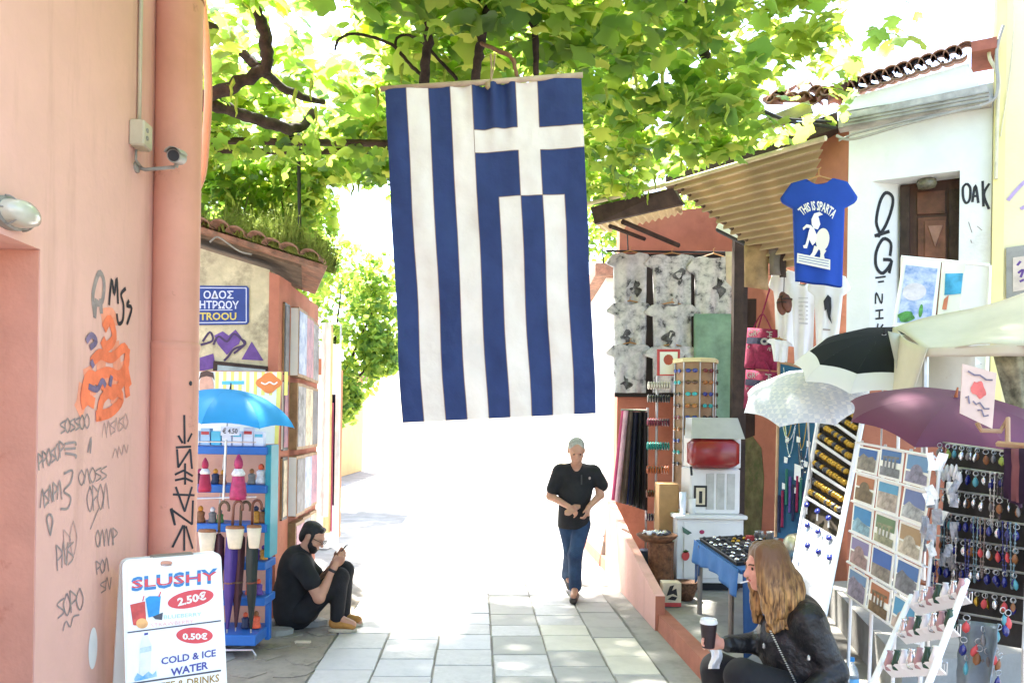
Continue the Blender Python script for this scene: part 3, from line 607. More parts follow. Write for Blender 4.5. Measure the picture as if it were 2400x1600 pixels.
b = MB(); b.prism([W(1722, 575, 8.3), W(1742, 575, 8.3), W(1740, 1250, 8.3), W(1718, 1250, 8.3)], (.02, .12, 0)); 
b = MB(); pt = W(1733, 560, 8.3); pbm = Vector((pt.x-.02, pt.y, kz)); b.box((pt.x-.01, pt.y, (pt.z+kz)/2), (.05, .05, (pt.z-kz)/2)); b.box((pt.x+.07, pt.y+.04, (pt.z+kz)/2), (.026, .03, (pt.z-kz)/2)); b.build('post', m_woodd, aw)
fl = empty('flood_light', W(1715, 555, 8.1), 'small white and black floodlight on the awning post', 'lamp')
d_ = (W(1768, 578, 8.0)-W(1684, 536, 8.2)); b = MB(); dd = d_.normalized(); sx_ = dd.cross(UP).normalized(); up_ = sx_.cross(dd); cm = (W(1768, 578, 8.0)+W(1684, 536, 8.2))/2
b.bbox(cm, (d_.length/2, .07, .035), (dd, sx_, up_), .012); b.build('housing', m_black, fl)
b = MB(); b.bbox(cm-dd*.08+up_*.02, (d_.length*.32, .072, .03), (dd, sx_, up_), .008); b.build('cover', m_whitep, fl)
# ================================================================== FLAG
fg = empty('hanging_flag', W(1140, 200, 3.65), 'blue and white striped cross flag hanging vertically from a rod', 'flag')
fq = [W(903, 212, 3.66), W(1363, 181, 3.60), W(1398, 968, 3.72), W(944, 990, 3.78)]
m_fb = mat('flag_blue', (.021, .042, .135), .75, .08, 5, .6, trans=.3, bscale=7, bdist=.03); m_fw = mat('flag_white', (.70, .67, .61), .8, .05, 4, .6, trans=.3, bscale=7, bdist=.03)
def flagp(u, v):
    p = bil(fq, u, v)
    fold = .007*math.sin(u*9+v*2.2+.6)*(.3+v*.6) + .02*math.sin(u*4.2+1.1)*(.2+.6*v) + .003*math.sin(u*23-v*7) + .02*noise.noise((u*4, v*5, 3))+.006*math.sin((u*1.2+v)*19+3*noise.noise((u*3, v*3, 8)))*max(0, noise.noise((u*3, v*4, 1)))+.005*noise.noise((u*14, v*20, 5))
    tie = math.exp(-((u-.55)/.13)**2)*math.exp(-(v/.12)**2); fold += .02*tie*math.sin(u*60)
    p = p+Vector((0, -fold*1.35, 0)); p.z -= .004*abs(math.sin(u*11))*(1-v)**6; p.x += .004*math.sin(v*13+u*3)*v
    return p
b = MB(); nu, nv = 72, 120; b.grid(flagp, nu, nv)
b.m = []
for i in range(nu):
    for j in range(nv):
        u, v = (i+.5)/nu, (j+.5)/nv; k = int(u*9)
        if u > 4/9 and v < 1/3: wht = (6/9 < u < 7/9) or (2/15 < v < 3/15)
        else: wht = k % 2 == 1
        b.m.append(1 if wht else 0)
b.build('cloth', [m_fb, m_fw], fg, True)
m_seam = mat('seam_thread', srgb('8A7668'), .8)
b = MB()
for k in range(1, 9):
    v0 = 1/3 if k > 4 else 0.0
    if k in (6, 7): v0 = 0.0
    for va, vb_ in (((0, 2/15), (3/15, 1)) if k in (6, 7) else ((v0, 1),)):
        b.ribbon([flagp(k/9, va+(vb_-va)*i/60)+Vector((0, -.003, 0)) for i in range(61)], .003, (0, -1, 0))
for v in (2/15, 3/15):
    for ua, ub in ((4/9, 6/9), (7/9, 1)): b.ribbon([flagp(ua+(ub-ua)*i/20, v)+Vector((0, -.003, 0)) for i in range(21)], .003, (0, -1, 0))
b.ribbon([flagp(5/9+3/9*i/24, 1/3)+Vector((0, -.003, 0)) for i in range(25)], .003, (0, -1, 0))
b.build('seam', m_seam, fg)
b = MB(); b.tube([W(892, 209, 3.66), W(1128, 194, 3.63), W(1366, 176, 3.60)], .0125, 10); b.build('rod', mat('rod_wood', srgb('A8957C'), .7, .15, 12), fg, True)
b = MB(); b.tube(catmull([W(1150, 128, 3.62), W(1152, 160, 3.62), W(1150, 190, 3.615), W(1143, 202, 3.61)], 5), .005, 6); b.tube(catmull([W(1160, 125, 3.62), W(1157, 160, 3.62), W(1150, 192, 3.62)], 5), .004, 6); b.lathe(W(1143, 200, 3.61), [(.001, -.02), (.012, -.01), (.012, .01), (.001, .02)], 8); b.build('cord', mat('old_cord', srgb('8D7B5A'), .9), fg)
# ================================================================== GRAPE VINE ON ITS PERGOLA
vine = empty('grape_vine', (-2.2, 6.2, 3.4), 'leafy grape vine with gnarled stems spreading over the lane', 'vine')
def branch(pts, r0, r1, m=m_bark, par=vine, name='branch'):
    P3 = catmull([W(*p) for p in pts], 5); n = len(P3); b = MB(); rb = random.Random(len(pts)*7+int(pts[0][0]))
    rad = [(r0+(r1-r0)*i/(n-1))*(1+.12*rb.uniform(-1, 1)) for i in range(n)]
    P3 = [p+Vector((rb.uniform(-1, 1), rb.uniform(-1, 1), rb.uniform(-1, 1)))*rad[i]*.25 for i, p in enumerate(P3)]
    b.tube(P3, rad, 8); return b.build(name, m, par, True)
branch([(400, 250, 5.4), (490, 226, 5.5), (560, 196, 5.5), (622, 160, 5.5), (625, 110, 5.45), (612, 50, 5.4), (578, -10, 5.3), (540, -80, 5.2)], .045, .04)
branch([(618, 168, 5.5), (660, 205, 5.7), (720, 232, 5.9), (760, 240, 6.1)], .032, .02)
branch([(430, 40, 5.6), (500, 68, 5.6), (560, 118, 5.55), (608, 160, 5.5)], .036, .03)
branch([(400, 230, 5.8), (495, 246, 5.9), (560, 266, 6.0), (640, 292, 6.1), (700, 300, 6.3), (735, 262, 6.5)], .05, .035)
branch([(640, 292, 6.1), (690, 318, 6.6), (720, 342, 7.3)], .035, .03)
branch([(1018, -60, 4.6), (1008, 20, 4.7), (1004, 100, 4.8), (993, 190, 4.9), (985, 300, 5.4)], .03, .03)
branch([(1165, -60, 4.4), (1148, 0, 4.5), (1134, 60, 4.6), (1124, 120, 4.7), (1112, 190, 4.8), (1110, 300, 5.4)], .026, .03)
branch([(1118, -40, 4.4), (1122, 5, 4.5), (1131, 45, 4.6)], .012, .012)
branch([(1272, -60, 4.6), (1262, 20, 4.7), (1255, 80, 4.8), (1258, 180, 4.9), (1260, 300, 5.4)], .018, .02)
branch([(1205, -40, 4.6), (1220, 10, 4.7), (1240, 45, 4.75), (1255, 75, 4.8)], .012, .014)
branch([(785, 118, 5.0), (795, 92, 5.0), (830, 80, 5.0), (880, 90, 5.0), (925, 110, 5.0), (960, 150, 4.95), (990, 180, 4.9)], .008, .011)
branch([(926, 112, 5.0), (930, 90, 5.0), (955, 82, 5.0), (990, 100, 4.9), (1020, 130, 4.9), (1070, 185, 4.85)], .008, .01)
branch([(1128, 102, 4.6), (1160, 116, 4.0), (1195, 132, 3.8), (1208, 160, 3.7), (1212, 182, 3.66)], .012, .008, mat('young_bark', srgb('7A5440'), .9, .2, 14, .4))
branch([(1608, -60, 6.0), (1620, 40, 6.2), (1648, 110, 6.4), (1652, 165, 6.6), (1610, 220, 6.9), (1530, 260, 7.2), (1480, 330, 7.5)], .04, .05)
branch([(1530, 260, 7.2), (1470, 250, 7.3), (1400, 300, 7.5)], .03, .02)
branch([(1060, 340, 7.5), (1010, 330, 7.4), (930, 310, 7.2), (870, 285, 7.0)], .012, .012)
branch([(560, 540, 8.2), (585, 440, 8.1), (575, 370, 8.0)], .01, .008, mat('dry_stem', srgb('A39A80'), .9))
branch([(700, 540, 8.2), (660, 470, 8.2), (700, 400, 8.1), (690, 350, 8.0)], .008, .006)
branch([(330, 1000, 6.4), (340, 560, 6.4), (380, 380, 6.3), (430, 270, 6.0), (470, 238, 5.8)], .07, .055)
pg = empty('pergola', W(700, 545, 7.5), 'dark pergola rails carrying the vine above the corner house', 'pergola')
for (y0, y1, Y, r_) in ((333, 338, 6.4, .03), (356, 352, 6.6, .026)):
    b = MB(); b.tube([W(380, y0-6, Y), W(700, y0, Y), W(1000, y1, Y), W(1320, y1+8, Y)], r_, 8); b.build('rail', m_woodd, pg)
b = MB(); b.tube([W(700, 340, 6.4), W(700, 360, 7.5), W(703, 575, 7.6)], .017, 8); b.build('post', m_black, pg)
b = MB(); b.tube([W(1300, 350, 6.4), W(1300, 352, 6.65), W(1340, 470, 10.3)], .026, 8); b.build('rail', m_woodd, pg)
# leaf shape
def leaf_mesh(seed, m):
    r_ = random.Random(seed); lobes = []
    spec = []
    for i in range(22):
        a = -90+360*i/22; da = ((a+90+180) % 360)-180
        spec.append((a, .5*(1-.62*math.exp(-(da/20)**2))*(1+.12*math.cos(R(5*(a-90))))*(1+(.06 if i % 2 else -.05))))
    vs_ = [(0, 0, .02)]
    for a, rad in spec:
        rad *= r_.uniform(.92, 1.08); a = R(a+r_.uniform(-3, 3)); x, y = rad*math.cos(a), rad*math.sin(a)
        vs_.append((x, y, -.55*(x*x+.5*y*y)+r_.uniform(-.03, .03)))
    n = len(spec); b = MB(); b.add(vs_, [(0, 1+i, 1+(i+1) % n) for i in range(n)]); return b.mesh('leaf', m, None, True)
def leaf_mat(name, dif, tr, tw):
    m = bpy.data.materials.new(name); m.use_nodes = True; nt = m.node_tree; N = nt.nodes; L = nt.links; p = N['Principled BSDF']
    tc = N.new('ShaderNodeNewGeometry'); nz = N.new('ShaderNodeTexNoise'); nz.inputs['Scale'].default_value = 2.3; nz.inputs['Detail'].default_value = 3
    L.new(tc.outputs['Position'], nz.inputs['Vector'])
    def vary(c):
        mx = N.new('ShaderNodeMix'); mx.data_type = 'RGBA'; L.new(nz.outputs[0], mx.inputs[0]); mx.inputs[6].default_value = (*[x*.6 for x in c], 1); mx.inputs[7].default_value = (c[0]*1.5, c[1]*1.3, c[2]*1.2, 1); return mx.outputs[2]
    L.new(vary(dif), p.inputs['Base Color']); p.inputs['Roughness'].default_value = .5; p.inputs['Specular IOR Level'].default_value = .35
    t = N.new('ShaderNodeBsdfTranslucent'); L.new(vary(tr), t.inputs[0]); ms = N.new('ShaderNodeMixShader'); ms.inputs[0].default_value = tw
    L.new(p.outputs[0], ms.inputs[1]); L.new(t.outputs[0], ms.inputs[2]); L.new(ms.outputs[0], N['Material Output'].inputs[0]); return m
m_leaf = [leaf_mat('vine_leaf', (.10, .21, .05), (.38, .60, .10), .66), leaf_mat('young_vine_leaf', (.14, .27, .06), (.56, .70, .13), .7), leaf_mat('dark_vine_leaf', (.06, .145, .05), (.24, .45, .08), .6)]
leaf_me = [leaf_mesh(i, m_leaf[(0, 0, 1, 1, 2, 0)[i]]) for i in range(6)]
leaf_np = [np.array([v.co for v in me.vertices]) for me in leaf_me]; leaf_f = [[tuple(p.vertices) for p in me.polygons] for me in leaf_me]
rl_ = random.Random(21); leaves = []
def put_leaf(p, size, up=.55):
    n_ = Vector((rl_.gauss(0, .55), rl_.gauss(0, .55)-.15, up+rl_.uniform(0, .6))).normalized()
    q = n_.to_track_quat('Z', 'Y') @ Matrix.Rotation(rl_.uniform(0, 6.283), 3, 'Z').to_quaternion()
    leaves.append((p, q, size, rl_.choice((0, 0, 1, 2, 3, 4, 5))))
cnt = 0
while cnt < 6400:
    X, Y = rl_.uniform(-3.2, 3.3), rl_.uniform(3.9, 9.0)
    zb = 4.02+.05*(Y-5)-.0*X
    if X > .9 and Y > 6.4: zb -= .12
    z = zb+abs(rl_.gauss(0, .28)) if rl_.random() < .78 else zb+rl_.uniform(0, 1.1)
    d = noise.noise((X*1.0+3, Y*.9, z*1.3))+.35*noise.noise((X*2.6, Y*2.6, z*2.6))
    thr = -.12 if X > -.6 else -.3
    px = 1200+F*X/Y; py = 1000-F*(z-H)/Y
    if X/Y > .25: thr += (X/Y-.25)*1.7
    if X/Y > .30 and z < 4.85: thr += .5
    if X > 1.2 and Y > 7.0 and z < 4.75: continue
    if -.25*Y < X < .12*Y and Y > 6.6: thr += .12
    if d < thr or (Y < 5.5 and X < -.37*Y): continue
    put_leaf(Vector((X, Y, z)), rl_.choice((rl_.uniform(.07, .12), rl_.uniform(.10, .16), rl_.uniform(.15, .215)))); cnt += 1
# hanging curtain of shoots on the left, over the corner house, and sprays along the beam
for i in range(2400):
    Y = rl_.uniform(7.7, 9.2); X = rl_.uniform(-3.9, -2.0); z = 3.55+abs(rl_.gauss(0, .45)) + max(0, (X+2.3))*1.1
    if noise.noise((X*2.2, Y*1.6, z*1.6)) < -.10: continue
    put_leaf(Vector((X, Y, z)), rl_.uniform(.09, .15), .2)
for i in range(260):
    f_ = rl_.random(); p = W(480+(420 if i % 2 else 1100)*f_, 330+rl_.gauss(0, 30), (6.35 if i % 2 else 7.2)+rl_.uniform(-.2, .4)); put_leaf(p, rl_.uniform(.08, .16), .3)
# shoots trailing on the awning rail and shop eave
for i in range(320):
    f_ = rl_.random(); px, py = 1372+540*f_, 472-150*f_; p = W(px+rl_.gauss(0, 14), py-14-abs(rl_.gauss(0, 34)), 8.7-1.7*f_+rl_.uniform(-.3, .6)); 
    if f_ > .62 and rl_.random() < .8: continue
    put_leaf(p, rl_.uniform(.1, .19), .4)
for i in range(900):
    p = Vector((rl_.uniform(1.75, 3.1), rl_.uniform(6.2, 7.5), rl_.uniform(4.8, 5.7)))
    if noise.noise(p*1.6) > .05: put_leaf(p, rl_.uniform(.08, .18)); leaves[-1] = leaves[-1][:3]+(rl_.choice((2, 3, 2, 0)),)
# unseen leaf layer above the view, added to shade the stalls and flag
cnt = 0
while cnt < 2000:
    X, Y = rl_.uniform(-1.7, 3.3), rl_.uniform(2.2, 7.4); zmin = max(4.05, H+Y*1120/F)
    if Y > 5.4 and not (.1 < X < 2.9): continue
    if noise.noise((X*1.1+9, Y*1.1, 4)) < -.28: continue
    put_leaf(Vector((X, Y, zmin+abs(rl_.gauss(0, .3)))), rl_.uniform(.15, .26), 1.0); cnt += 1
for i in range(900):  # extra leaves added out of sight behind the flag to shade the paving
    X, Y = rl_.uniform(-1.3, .75), 8.7+min(2.6, abs(rl_.gauss(0, 1.05))); put_leaf(Vector((X, Y, 4.2+abs(rl_.gauss(0, .25)))), rl_.uniform(.13, .24), 1.0)
leaves.sort(key=lambda L_: -L_[2]/max(2, L_[0].y) if (abs(L_[0].x/L_[0].y) < .62 and (1000-F*(L_[0].z-H)/L_[0].y) > 0) else 0)
vb = base_of(vine)
for (p, q, s_, k) in leaves[:300]:
    o = link_mesh('leaf', leaf_me[k], vine, p-vb); o.rotation_mode = 'QUATERNION'; o.rotation_quaternion = q; o.scale = (s_, s_, s_)
vv = []; ff = []; mi = []; base = 0
for (p, q, s_, k) in leaves[300:]:
    M = np.array(q.to_matrix())*s_; P = leaf_np[k] @ M.T + np.array(p-vb); vv.append(P); ff += [tuple(base+i for i in f) for f in leaf_f[k]]; mi += [(0, 0, 1, 1, 2, 0)[k]]*len(leaf_f[k]); base += len(P)
me = bpy.data.meshes.new('foliage'); me.from_pydata(np.concatenate(vv).tolist(), [], ff)
for m in m_leaf: me.materials.append(m)
me.polygons.foreach_set('material_index', mi); me.polygons.foreach_set('use_smooth', [True]*len(ff)); me.update()
tag(link_mesh('foliage', me, vine), kind='stuff')
# flower tassels of the vine
b = MB()
for i in range(70):
    p = Vector((rl_.uniform(-2.6, 1.6), rl_.uniform(5, 8), 0)); p.z = 4.0+.05*(p.y-5)-rl_.uniform(0, .05)
    pts = [p+Vector((rl_.uniform(-.01, .01), 0, -.03*k)) for k in range(6)]; b.tube(pts, [.003, .014, .012, .01, .007, .003], 5)
tag(b.build('flower_tassels', mat('vine_flower', srgb('A9C050'), .8, .2, 30, trans=.3), vine), kind='stuff')
# ---- trees further off
def tree(name, base, h, crowns, label, nleaf, lm, ls, seed):
    r_ = random.Random(seed); t = empty(name, base, label, 'tree', 'trees beyond the lane'); base = Vector(base)
    b = MB(); top = base+Vector((r_.uniform(-.2, .2), 0, h)); b.tube([base, base.lerp(top, .5)+Vector((.08, 0, 0)), top], [.13, .1, .05], 8); b.build('trunk', m_bark, t, True)
    vs_, fs_, mm = [], [], []
    for (cx, cy, cz, rx, ry, rz) in crowns:
        c = base+Vector((cx, cy, cz)); b = MB(); b.tube([base+UP*h*.6, c], [.05, .015], 6); b.build('limb', m_bark, t, True)
        for i in range(nleaf):
            while True:
                q = Vector((r_.uniform(-1, 1), r_.uniform(-1, 1), r_.uniform(-1, 1)))
                if q.length < 1 and noise.noise(Vector((q.x*2+cx, q.y*2, q.z*2+cz))) > -.15: break
            p = c+Vector((q.x*rx, q.y*ry, q.z*rz)); n_ = Vector((r_.gauss(0, .6), r_.gauss(0, .6), r_.uniform(0, 1))).normalized(); e = n_.orthogonal().normalized(); e = Matrix.Rotation(r_.uniform(0, 6.28), 3, n_) @ e; f_ = n_.cross(e); s_ = ls*r_.uniform(.6, 1.2); bb_ = len(vs_)
            vs_ += [p-e*s_, p+f_*s_*.55+n_*s_*.1, p+e*s_, p-f_*s_*.55+n_*s_*.1]; fs_.append((bb_, bb_+1, bb_+2, bb_+3)); mm.append(r_.choice((0, 1, 1, 2)))
    b = MB(); b.add([v for v in vs_], fs_); b.m = mm; b.build('crown', lm, t)
    return t
tree('street_tree', W(762, 1000, 17).xy.to_3d(), 3.2, [(.3, 0, 4.6, 1.0, 1.0, 1.2), (.35, .3, 3.0, .8, .8, .9), (1.05, .5, 4.6, .7, .7, .9), (.3, -.4, 2.2, .55, .5, .6), (1.15, 0, 3.3, .45, .5, .6)], 'bright sunlit tree leaning over the lane past the picture frames', 1100, m_leaf, .10, 4)
tree('garden_tree', (-5.5, 15, 0), 4.5, [(0, 0, 5.5, 1.9, 1.6, 1.5), (1.2, 0, 4.6, 1.0, 1.0, 1.2), (-1.4, .5, 5, 1.4, 1.3, 1.3), (.5, 0, 7, 1.4, 1.4, 1.2)], 'tall garden tree rising behind the weedy corner house roof', 1000, m_leaf, .14, 5)
tree('courtyard_tree', (2.9, 23, 0), 5.0, [(-.5, 0, 7.6, 1.6, 1.5, 1.1), (.9, 0, 7.2, 1.2, 1.2, .9), (-1.8, 0, 7.0, 1.2, 1.2, .8), (2.2, .4, 7.9, 1.3, 1.2, 1.0)], 'tree with a high crown glimpsed through the vine canopy', 900, m_leaf, .14, 6)
# ================================================================== PEOPLE (continuous bodies polygonised from blended round cones)
class Fig:
    def __init__(s, res=.008): s.p = []; s.res = res
    def cone(s, a, b, ra, rb, k=.02): s.p.append(('c', np.array(a, float), np.array(b, float), ra, rb, k)); return s
    def chain(s, pts, rs_, k=.02):
        for i in range(len(pts)-1): s.cone(pts[i], pts[i+1], rs_[i], rs_[i+1], k)
        return s
    def ell(s, c, r, ax=None, k=.02):
        A = np.array([list(v) for v in (ax or ((1, 0, 0), (0, 1, 0), (0, 0, 1)))], float); s.p.append(('e', np.array(c, float), A, np.array(r, float), None, k)); return s
    def cut(s, c, r, ax=None, k=.01): s.ell(c, r, ax, k); s.p[-1] = ('x',)+s.p[-1][1:]; return s
    def poly(s):
        lo = np.full(3, 1e9); hi = -lo
        for q in s.p:
            if q[0] == 'c':
                for c, r in ((q[1], q[3]), (q[2], q[4])): lo = np.minimum(lo, c-r); hi = np.maximum(hi, c+r)
            elif q[0] == 'e': m = q[3].max(); lo = np.minimum(lo, q[1]-m); hi = np.maximum(hi, q[1]+m)
        h = s.res; lo -= 3*h+.02; n = np.ceil((hi-lo+3*h+.02)/h).astype(int)+1
        D = np.full(n, 10.0, np.float32)
        for q in s.p:
            if q[0] == 'c': l2 = np.minimum(q[1]-q[3], q[2]-q[4]); h2 = np.maximum(q[1]+q[3], q[2]+q[4])
            else: m = q[3].max(); l2 = q[1]-m; h2 = q[1]+m
            pad = q[5]+.03; i0 = np.maximum(0, np.floor((l2-pad-lo)/h).astype(int)); i1 = np.minimum(n, np.ceil((h2+pad-lo)/h).astype(int)+1)
            g = [lo[a]+h*np.arange(i0[a], i1[a]) for a in range(3)]
            P = np.stack(np.meshgrid(*g, indexing='ij'), -1)
            if q[0] == 'c':
                ba = q[2]-q[1]; L2 = max(1e-12, ba@ba); t = np.clip(((P-q[1])@ba)/L2, 0, 1); d = np.linalg.norm(P-q[1]-t[..., None]*ba, axis=-1)-(q[3]+(q[4]-q[3])*t)
            else:
                u = ((P-q[1])@q[2].T); k0 = np.linalg.norm(u/q[3], axis=-1); k1 = np.linalg.norm(u/(q[3]**2), axis=-1); d = k0*(k0-1)/np.maximum(k1, 1e-9)
            sl = tuple(slice(i0[a], i1[a]) for a in range(3)); A = D[sl]; k = max(q[5], 1e-4)
            if q[0] == 'x':
                d = -d; hh = np.clip(.5-.5*(A-d)/k, 0, 1); D[sl] = A*(1-hh)+d*hh+k*hh*(1-hh)
            else:
                hh = np.clip(.5+.5*(d-A)/k, 0, 1); D[sl] = d*(1-hh)+A*hh-k*hh*(1-hh)
        S_ = D < 0; sh_ = np.array(n)-1
        cnr = [(i, j, k) for i in (0, 1) for j in (0, 1) for k in (0, 1)]
        cs = sum(S_[i:sh_[0]+i, j:sh_[1]+j, k:sh_[2]+k].astype(np.int8) for i, j, k in cnr)
        act = (cs > 0) & (cs < 8); idx = np.full(act.shape, -1, np.int64); ids = np.argwhere(act); idx[act] = np.arange(len(ids))
        acc = np.zeros((len(ids), 3)); num = np.zeros(len(ids))
        for a in range(3):
            for o1 in (0, 1):
                for o2 in (0, 1):
                    c0 = [0, 0, 0]; oth = [x for x in range(3) if x != a]; c0[oth[0]] = o1; c0[oth[1]] = o2; c1 = list(c0); c1[a] = 1
                    d0 = D[ids[:, 0]+c0[0], ids[:, 1]+c0[1], ids[:, 2]+c0[2]]; d1 = D[ids[:, 0]+c1[0], ids[:, 1]+c1[1], ids[:, 2]+c1[2]]
                    mk = (d0 < 0) != (d1 < 0); t = np.where(mk, d0/np.where(mk, d0-d1, 1), 0); pt = np.tile(np.array(c0, float), (len(ids), 1)); pt[:, a] += t
                    acc += pt*mk[:, None]; num += mk
        V = lo+h*(ids+acc/np.maximum(num, 1)[:, None]); Fc = []
        for a in range(3):
            oth = [(a+1) % 3, (a+2) % 3]
            s0 = [slice(1, -1)]*3; s0[a] = slice(0, -1); s1 = list(s0); s1[a] = slice(1, None)
            A0 = S_[tuple(s0)]; A1 = S_[tuple(s1)]; e = np.argwhere(A0 != A1)
            if not len(e): continue
            off = np.array([1, 1, 1]); off[a] = 0; e = e+off; fl = S_[e[:, 0], e[:, 1], e[:, 2]]
            q = []
            for (x, y) in ((0, 0), (1, 0), (1, 1), (0, 1)):
                c = e.copy(); c[:, oth[0]] -= 1-x; c[:, oth[1]] -= 1-y; q.append(idx[c[:, 0], c[:, 1], c[:, 2]])
            q = np.stack(q, 1); q[~fl] = q[~fl][:, ::-1]; Fc.append(q)
        return V, np.concatenate(Fc)
    def build(s, name, m, parent=None, relax=2):
        V, Q = s.poly()
        for _ in range(relax):
            acc = np.zeros_like(V); c = np.zeros(len(V))
            for a in range(4):
                np.add.at(acc, Q[:, a], V[Q[:, (a+1) % 4]]); np.add.at(c, Q[:, a], 1); np.add.at(acc, Q[:, (a+1) % 4], V[Q[:, a]]); np.add.at(c, Q[:, (a+1) % 4], 1)
            V = V*.5+.5*acc/np.maximum(c, 1)[:, None]
        off = np.array(base_of(parent)) if parent else np.zeros(3)
        me = bpy.data.meshes.new(name); me.from_pydata((V-off).tolist(), [], Q.tolist()); me.materials.append(m); me.polygons.foreach_set('use_smooth', [True]*len(Q)); me.update()
        return link_mesh(name, me, parent)
def V3(*a): return Vector(a)
def head(f, c, fw, up=UP, s=1.0, male=True):
    """skull, jaw, nose, brow, lips and ears; c = middle of the head"""
    fw = Vector(fw).normalized(); rt = fw.cross(Vector(up)).normalized(); u = rt.cross(fw).normalized(); c = Vector(c)
    A = (rt, fw, u); P = lambda x, y, z: c+(rt*x+fw*y+u*z)*s
    f.ell(P(0, -.012, .03), (.074*s, .092*s, .085*s), A, .02)
    f.ell(P(0, .022, -.035), (.058*s, .066*s, .078*s), A, .03)
    f.ell(P(0, .055, -.092), (.028*s, .026*s, .022*s), A, .025)
    f.cone(P(0, .083, .012), P(0, .106, -.028), .009*s, .014*s, .010)
    f.cone(P(-.03, .078, .026), P(.03, .078, .026), .012*s, .012*s, .015)
    for x in (-1, 1):
        f.cut(P(x*.03, .092, .006), (.015*s, .012*s, .010*s), A, .012)
        f.ell(P(x*.073, -.012, -.004), (.010*s, .019*s, .032*s), A, .006)
        f.ell(P(x*.04, .055, -.03), (.022*s, .022*s, .02*s), A, .02)
    f.cone(P(-.018, .085, -.062), P(.018, .085, -.062), .009*s, .009*s, .006)
    return A, P
def hand(f, w, d, n, side, s=1.0, curl=.6, res_k=.006):
    """w wrist, d pointing direction, n palm normal (the way fingers curl), side = thumb side vector"""
    d = Vector(d).normalized(); n = Vector(n).normalized(); t = Vector(side).normalized(); w = Vector(w)
    f.cone(w, w+d*.05*s, .024*s, .026*s, .015); f.ell(w+d*.055*s, (.040*s, .042*s, .015*s), (t, d, n), .012)
    for i, ln in enumerate((.072, .08, .075, .06)):
        b0 = w+d*.088*s+t*(.027-.018*i)*s; a1 = curl*.6; a2 = curl*1.5
        p1 = b0+(d*math.cos(a1)+n*math.sin(a1))*ln*.5*s; p2 = p1+(d*math.cos(a2)+n*math.sin(a2))*ln*.5*s
        f.cone(b0-d*.02*s, p1, .0095*s, .0088*s, .005); f.cone(p1, p2, .0088*s, .0075*s, .004)
    b0 = w+d*.025*s+t*.03*s; p1 = b0+(d*.6+t*.7+n*.3).normalized()*.04*s; p2 = p1+(d*.85+t*.1+n*.6).normalized()*.032*s
    f.cone(b0-t*.012*s, p1, .013*s, .0105*s, .008); f.cone(p1, p2, .0105*s, .0085*s, .004)
m_skin = mat('skin', srgb('B98A72'), .55, .06, 14, spec=.35); m_skin2 = mat('fair_skin', srgb('D9A08A'), .5, .06, 14, spec=.35, hue2=srgb('CB8A76'))
m_blackcloth = mat('black_cotton', (.014, .014, .016), .9, .2, 9, .4, bscale=14); m_denim = mat('denim', srgb('2F4663'), .9, .2, 6, .5, hue2=srgb('22344E'), bscale=120)
m_greyhair = mat('grey_hair', srgb('A6A49C'), .7, .2, 40, .6, bscale=120); m_darkhair = mat('dark_hair', (.012, .010, .010), .6, .3, 40, .6, bscale=120)
m_eye = mat('dark_eye', (.02, .015, .012), .3)
# ---------------- walking man
YM = 8.35
def wm(px, py, dy=0.0): return W(px, py, YM+dy)
bs = G(1347, 1396); man = empty('person', (bs.x, YM, 0), 'grey haired man in dark shirt and jeans walking down the lane', 'person')
f = Fig(.008)
A, P = head(f, wm(1351, 1056, -.13), (.02, -.9, -.42), (0, -.42, .9), 1.1)
f.cone(wm(1351, 1085, -.05), wm(1352, 1070, -.09), .056, .055, .03); f.ell(wm(1351, 1130, 0), (.15, .09, .2), None, .04); f.cone(wm(1310, 1106), wm(1394, 1108), .055, .055, .05)
f.ell(wm(1346, 1205, .02), (.14, .1, .1), None, .04)
sl, el, wl_ = wm(1303, 1110, 0), wm(1290, 1162, .0), wm(1332, 1186, -.2)
f.chain([sl, el], [.05, .042]).chain([el, wl_], [.043, .027])
sr_, er, wr_ = wm(1400, 1112, 0), wm(1406, 1160, -.02), wm(1380, 1188, -.22)
f.chain([sr_, er], [.05, .041]).chain([er, wr_], [.042, .027])
hand(f, wl_, wm(1360, 1206, -.26)-wl_, (-.2, .5, -.8), (.3, -.5, .7), .98, 1.25); hand(f, wr_, wm(1372, 1216, -.27)-wr_, (-.7, .5, -.2), (-.3, -.8, .3), .98, 1.15)
hipL, hipR = wm(1328, 1228, .02), wm(1364, 1228, .0)
kL, aL, tL = wm(1338, 1290, .02), wm(1330, 1345, .42), wm(1336, 1366, .30)
kR, aR, tR = wm(1348, 1300, -.22), wm(1348, 1378, -.10), wm(1344, 1396, -.30)
f.chain([hipL, kL, aL], [.085, .055, .04]).chain([hipR, kR, aR], [.085, .055, .04])
f.cone(aL, tL, .035, .03).cone(aR, tR, .035, .03)
f.build('body', m_skin, man)
g = Fig(.008)
g.ell(wm(1351, 1135, 0), (.175, .118, .23), None, .05); g.cone(wm(1316, 1104), wm(1388, 1106), .078, .078, .05); g.cone(wm(1346, 1160, .0), wm(1345, 1228, .03), .16, .168, .05); g.cut(wm(1345, 1320, .02), (.5, .5, .385), None, .01)
g.chain([wm(1312, 1106), wm(1297, 1145)], [.078, .072], .03).chain([wm(1392, 1108), wm(1409, 1136)], [.078, .072], .03)
g.cut(wm(1352, 1084, -.12), (.062, .10, .10), None, .015)
g.build('shirt', m_blackcloth, man)
g = Fig(.008); g.ell(wm(1346, 1218, .02), (.15, .11, .10), None, .03); g.chain([hipL, kL, aL+V3(0, 0, -.01)], [.092, .072, .066], .03).chain([hipR, kR, aR+V3(0, 0, .02)], [.092, .07, .066], .03); g.build('jeans', m_denim, man)
m_shoe = mat('dark_shoe', srgb('3A3530'), .6, .2, 10)
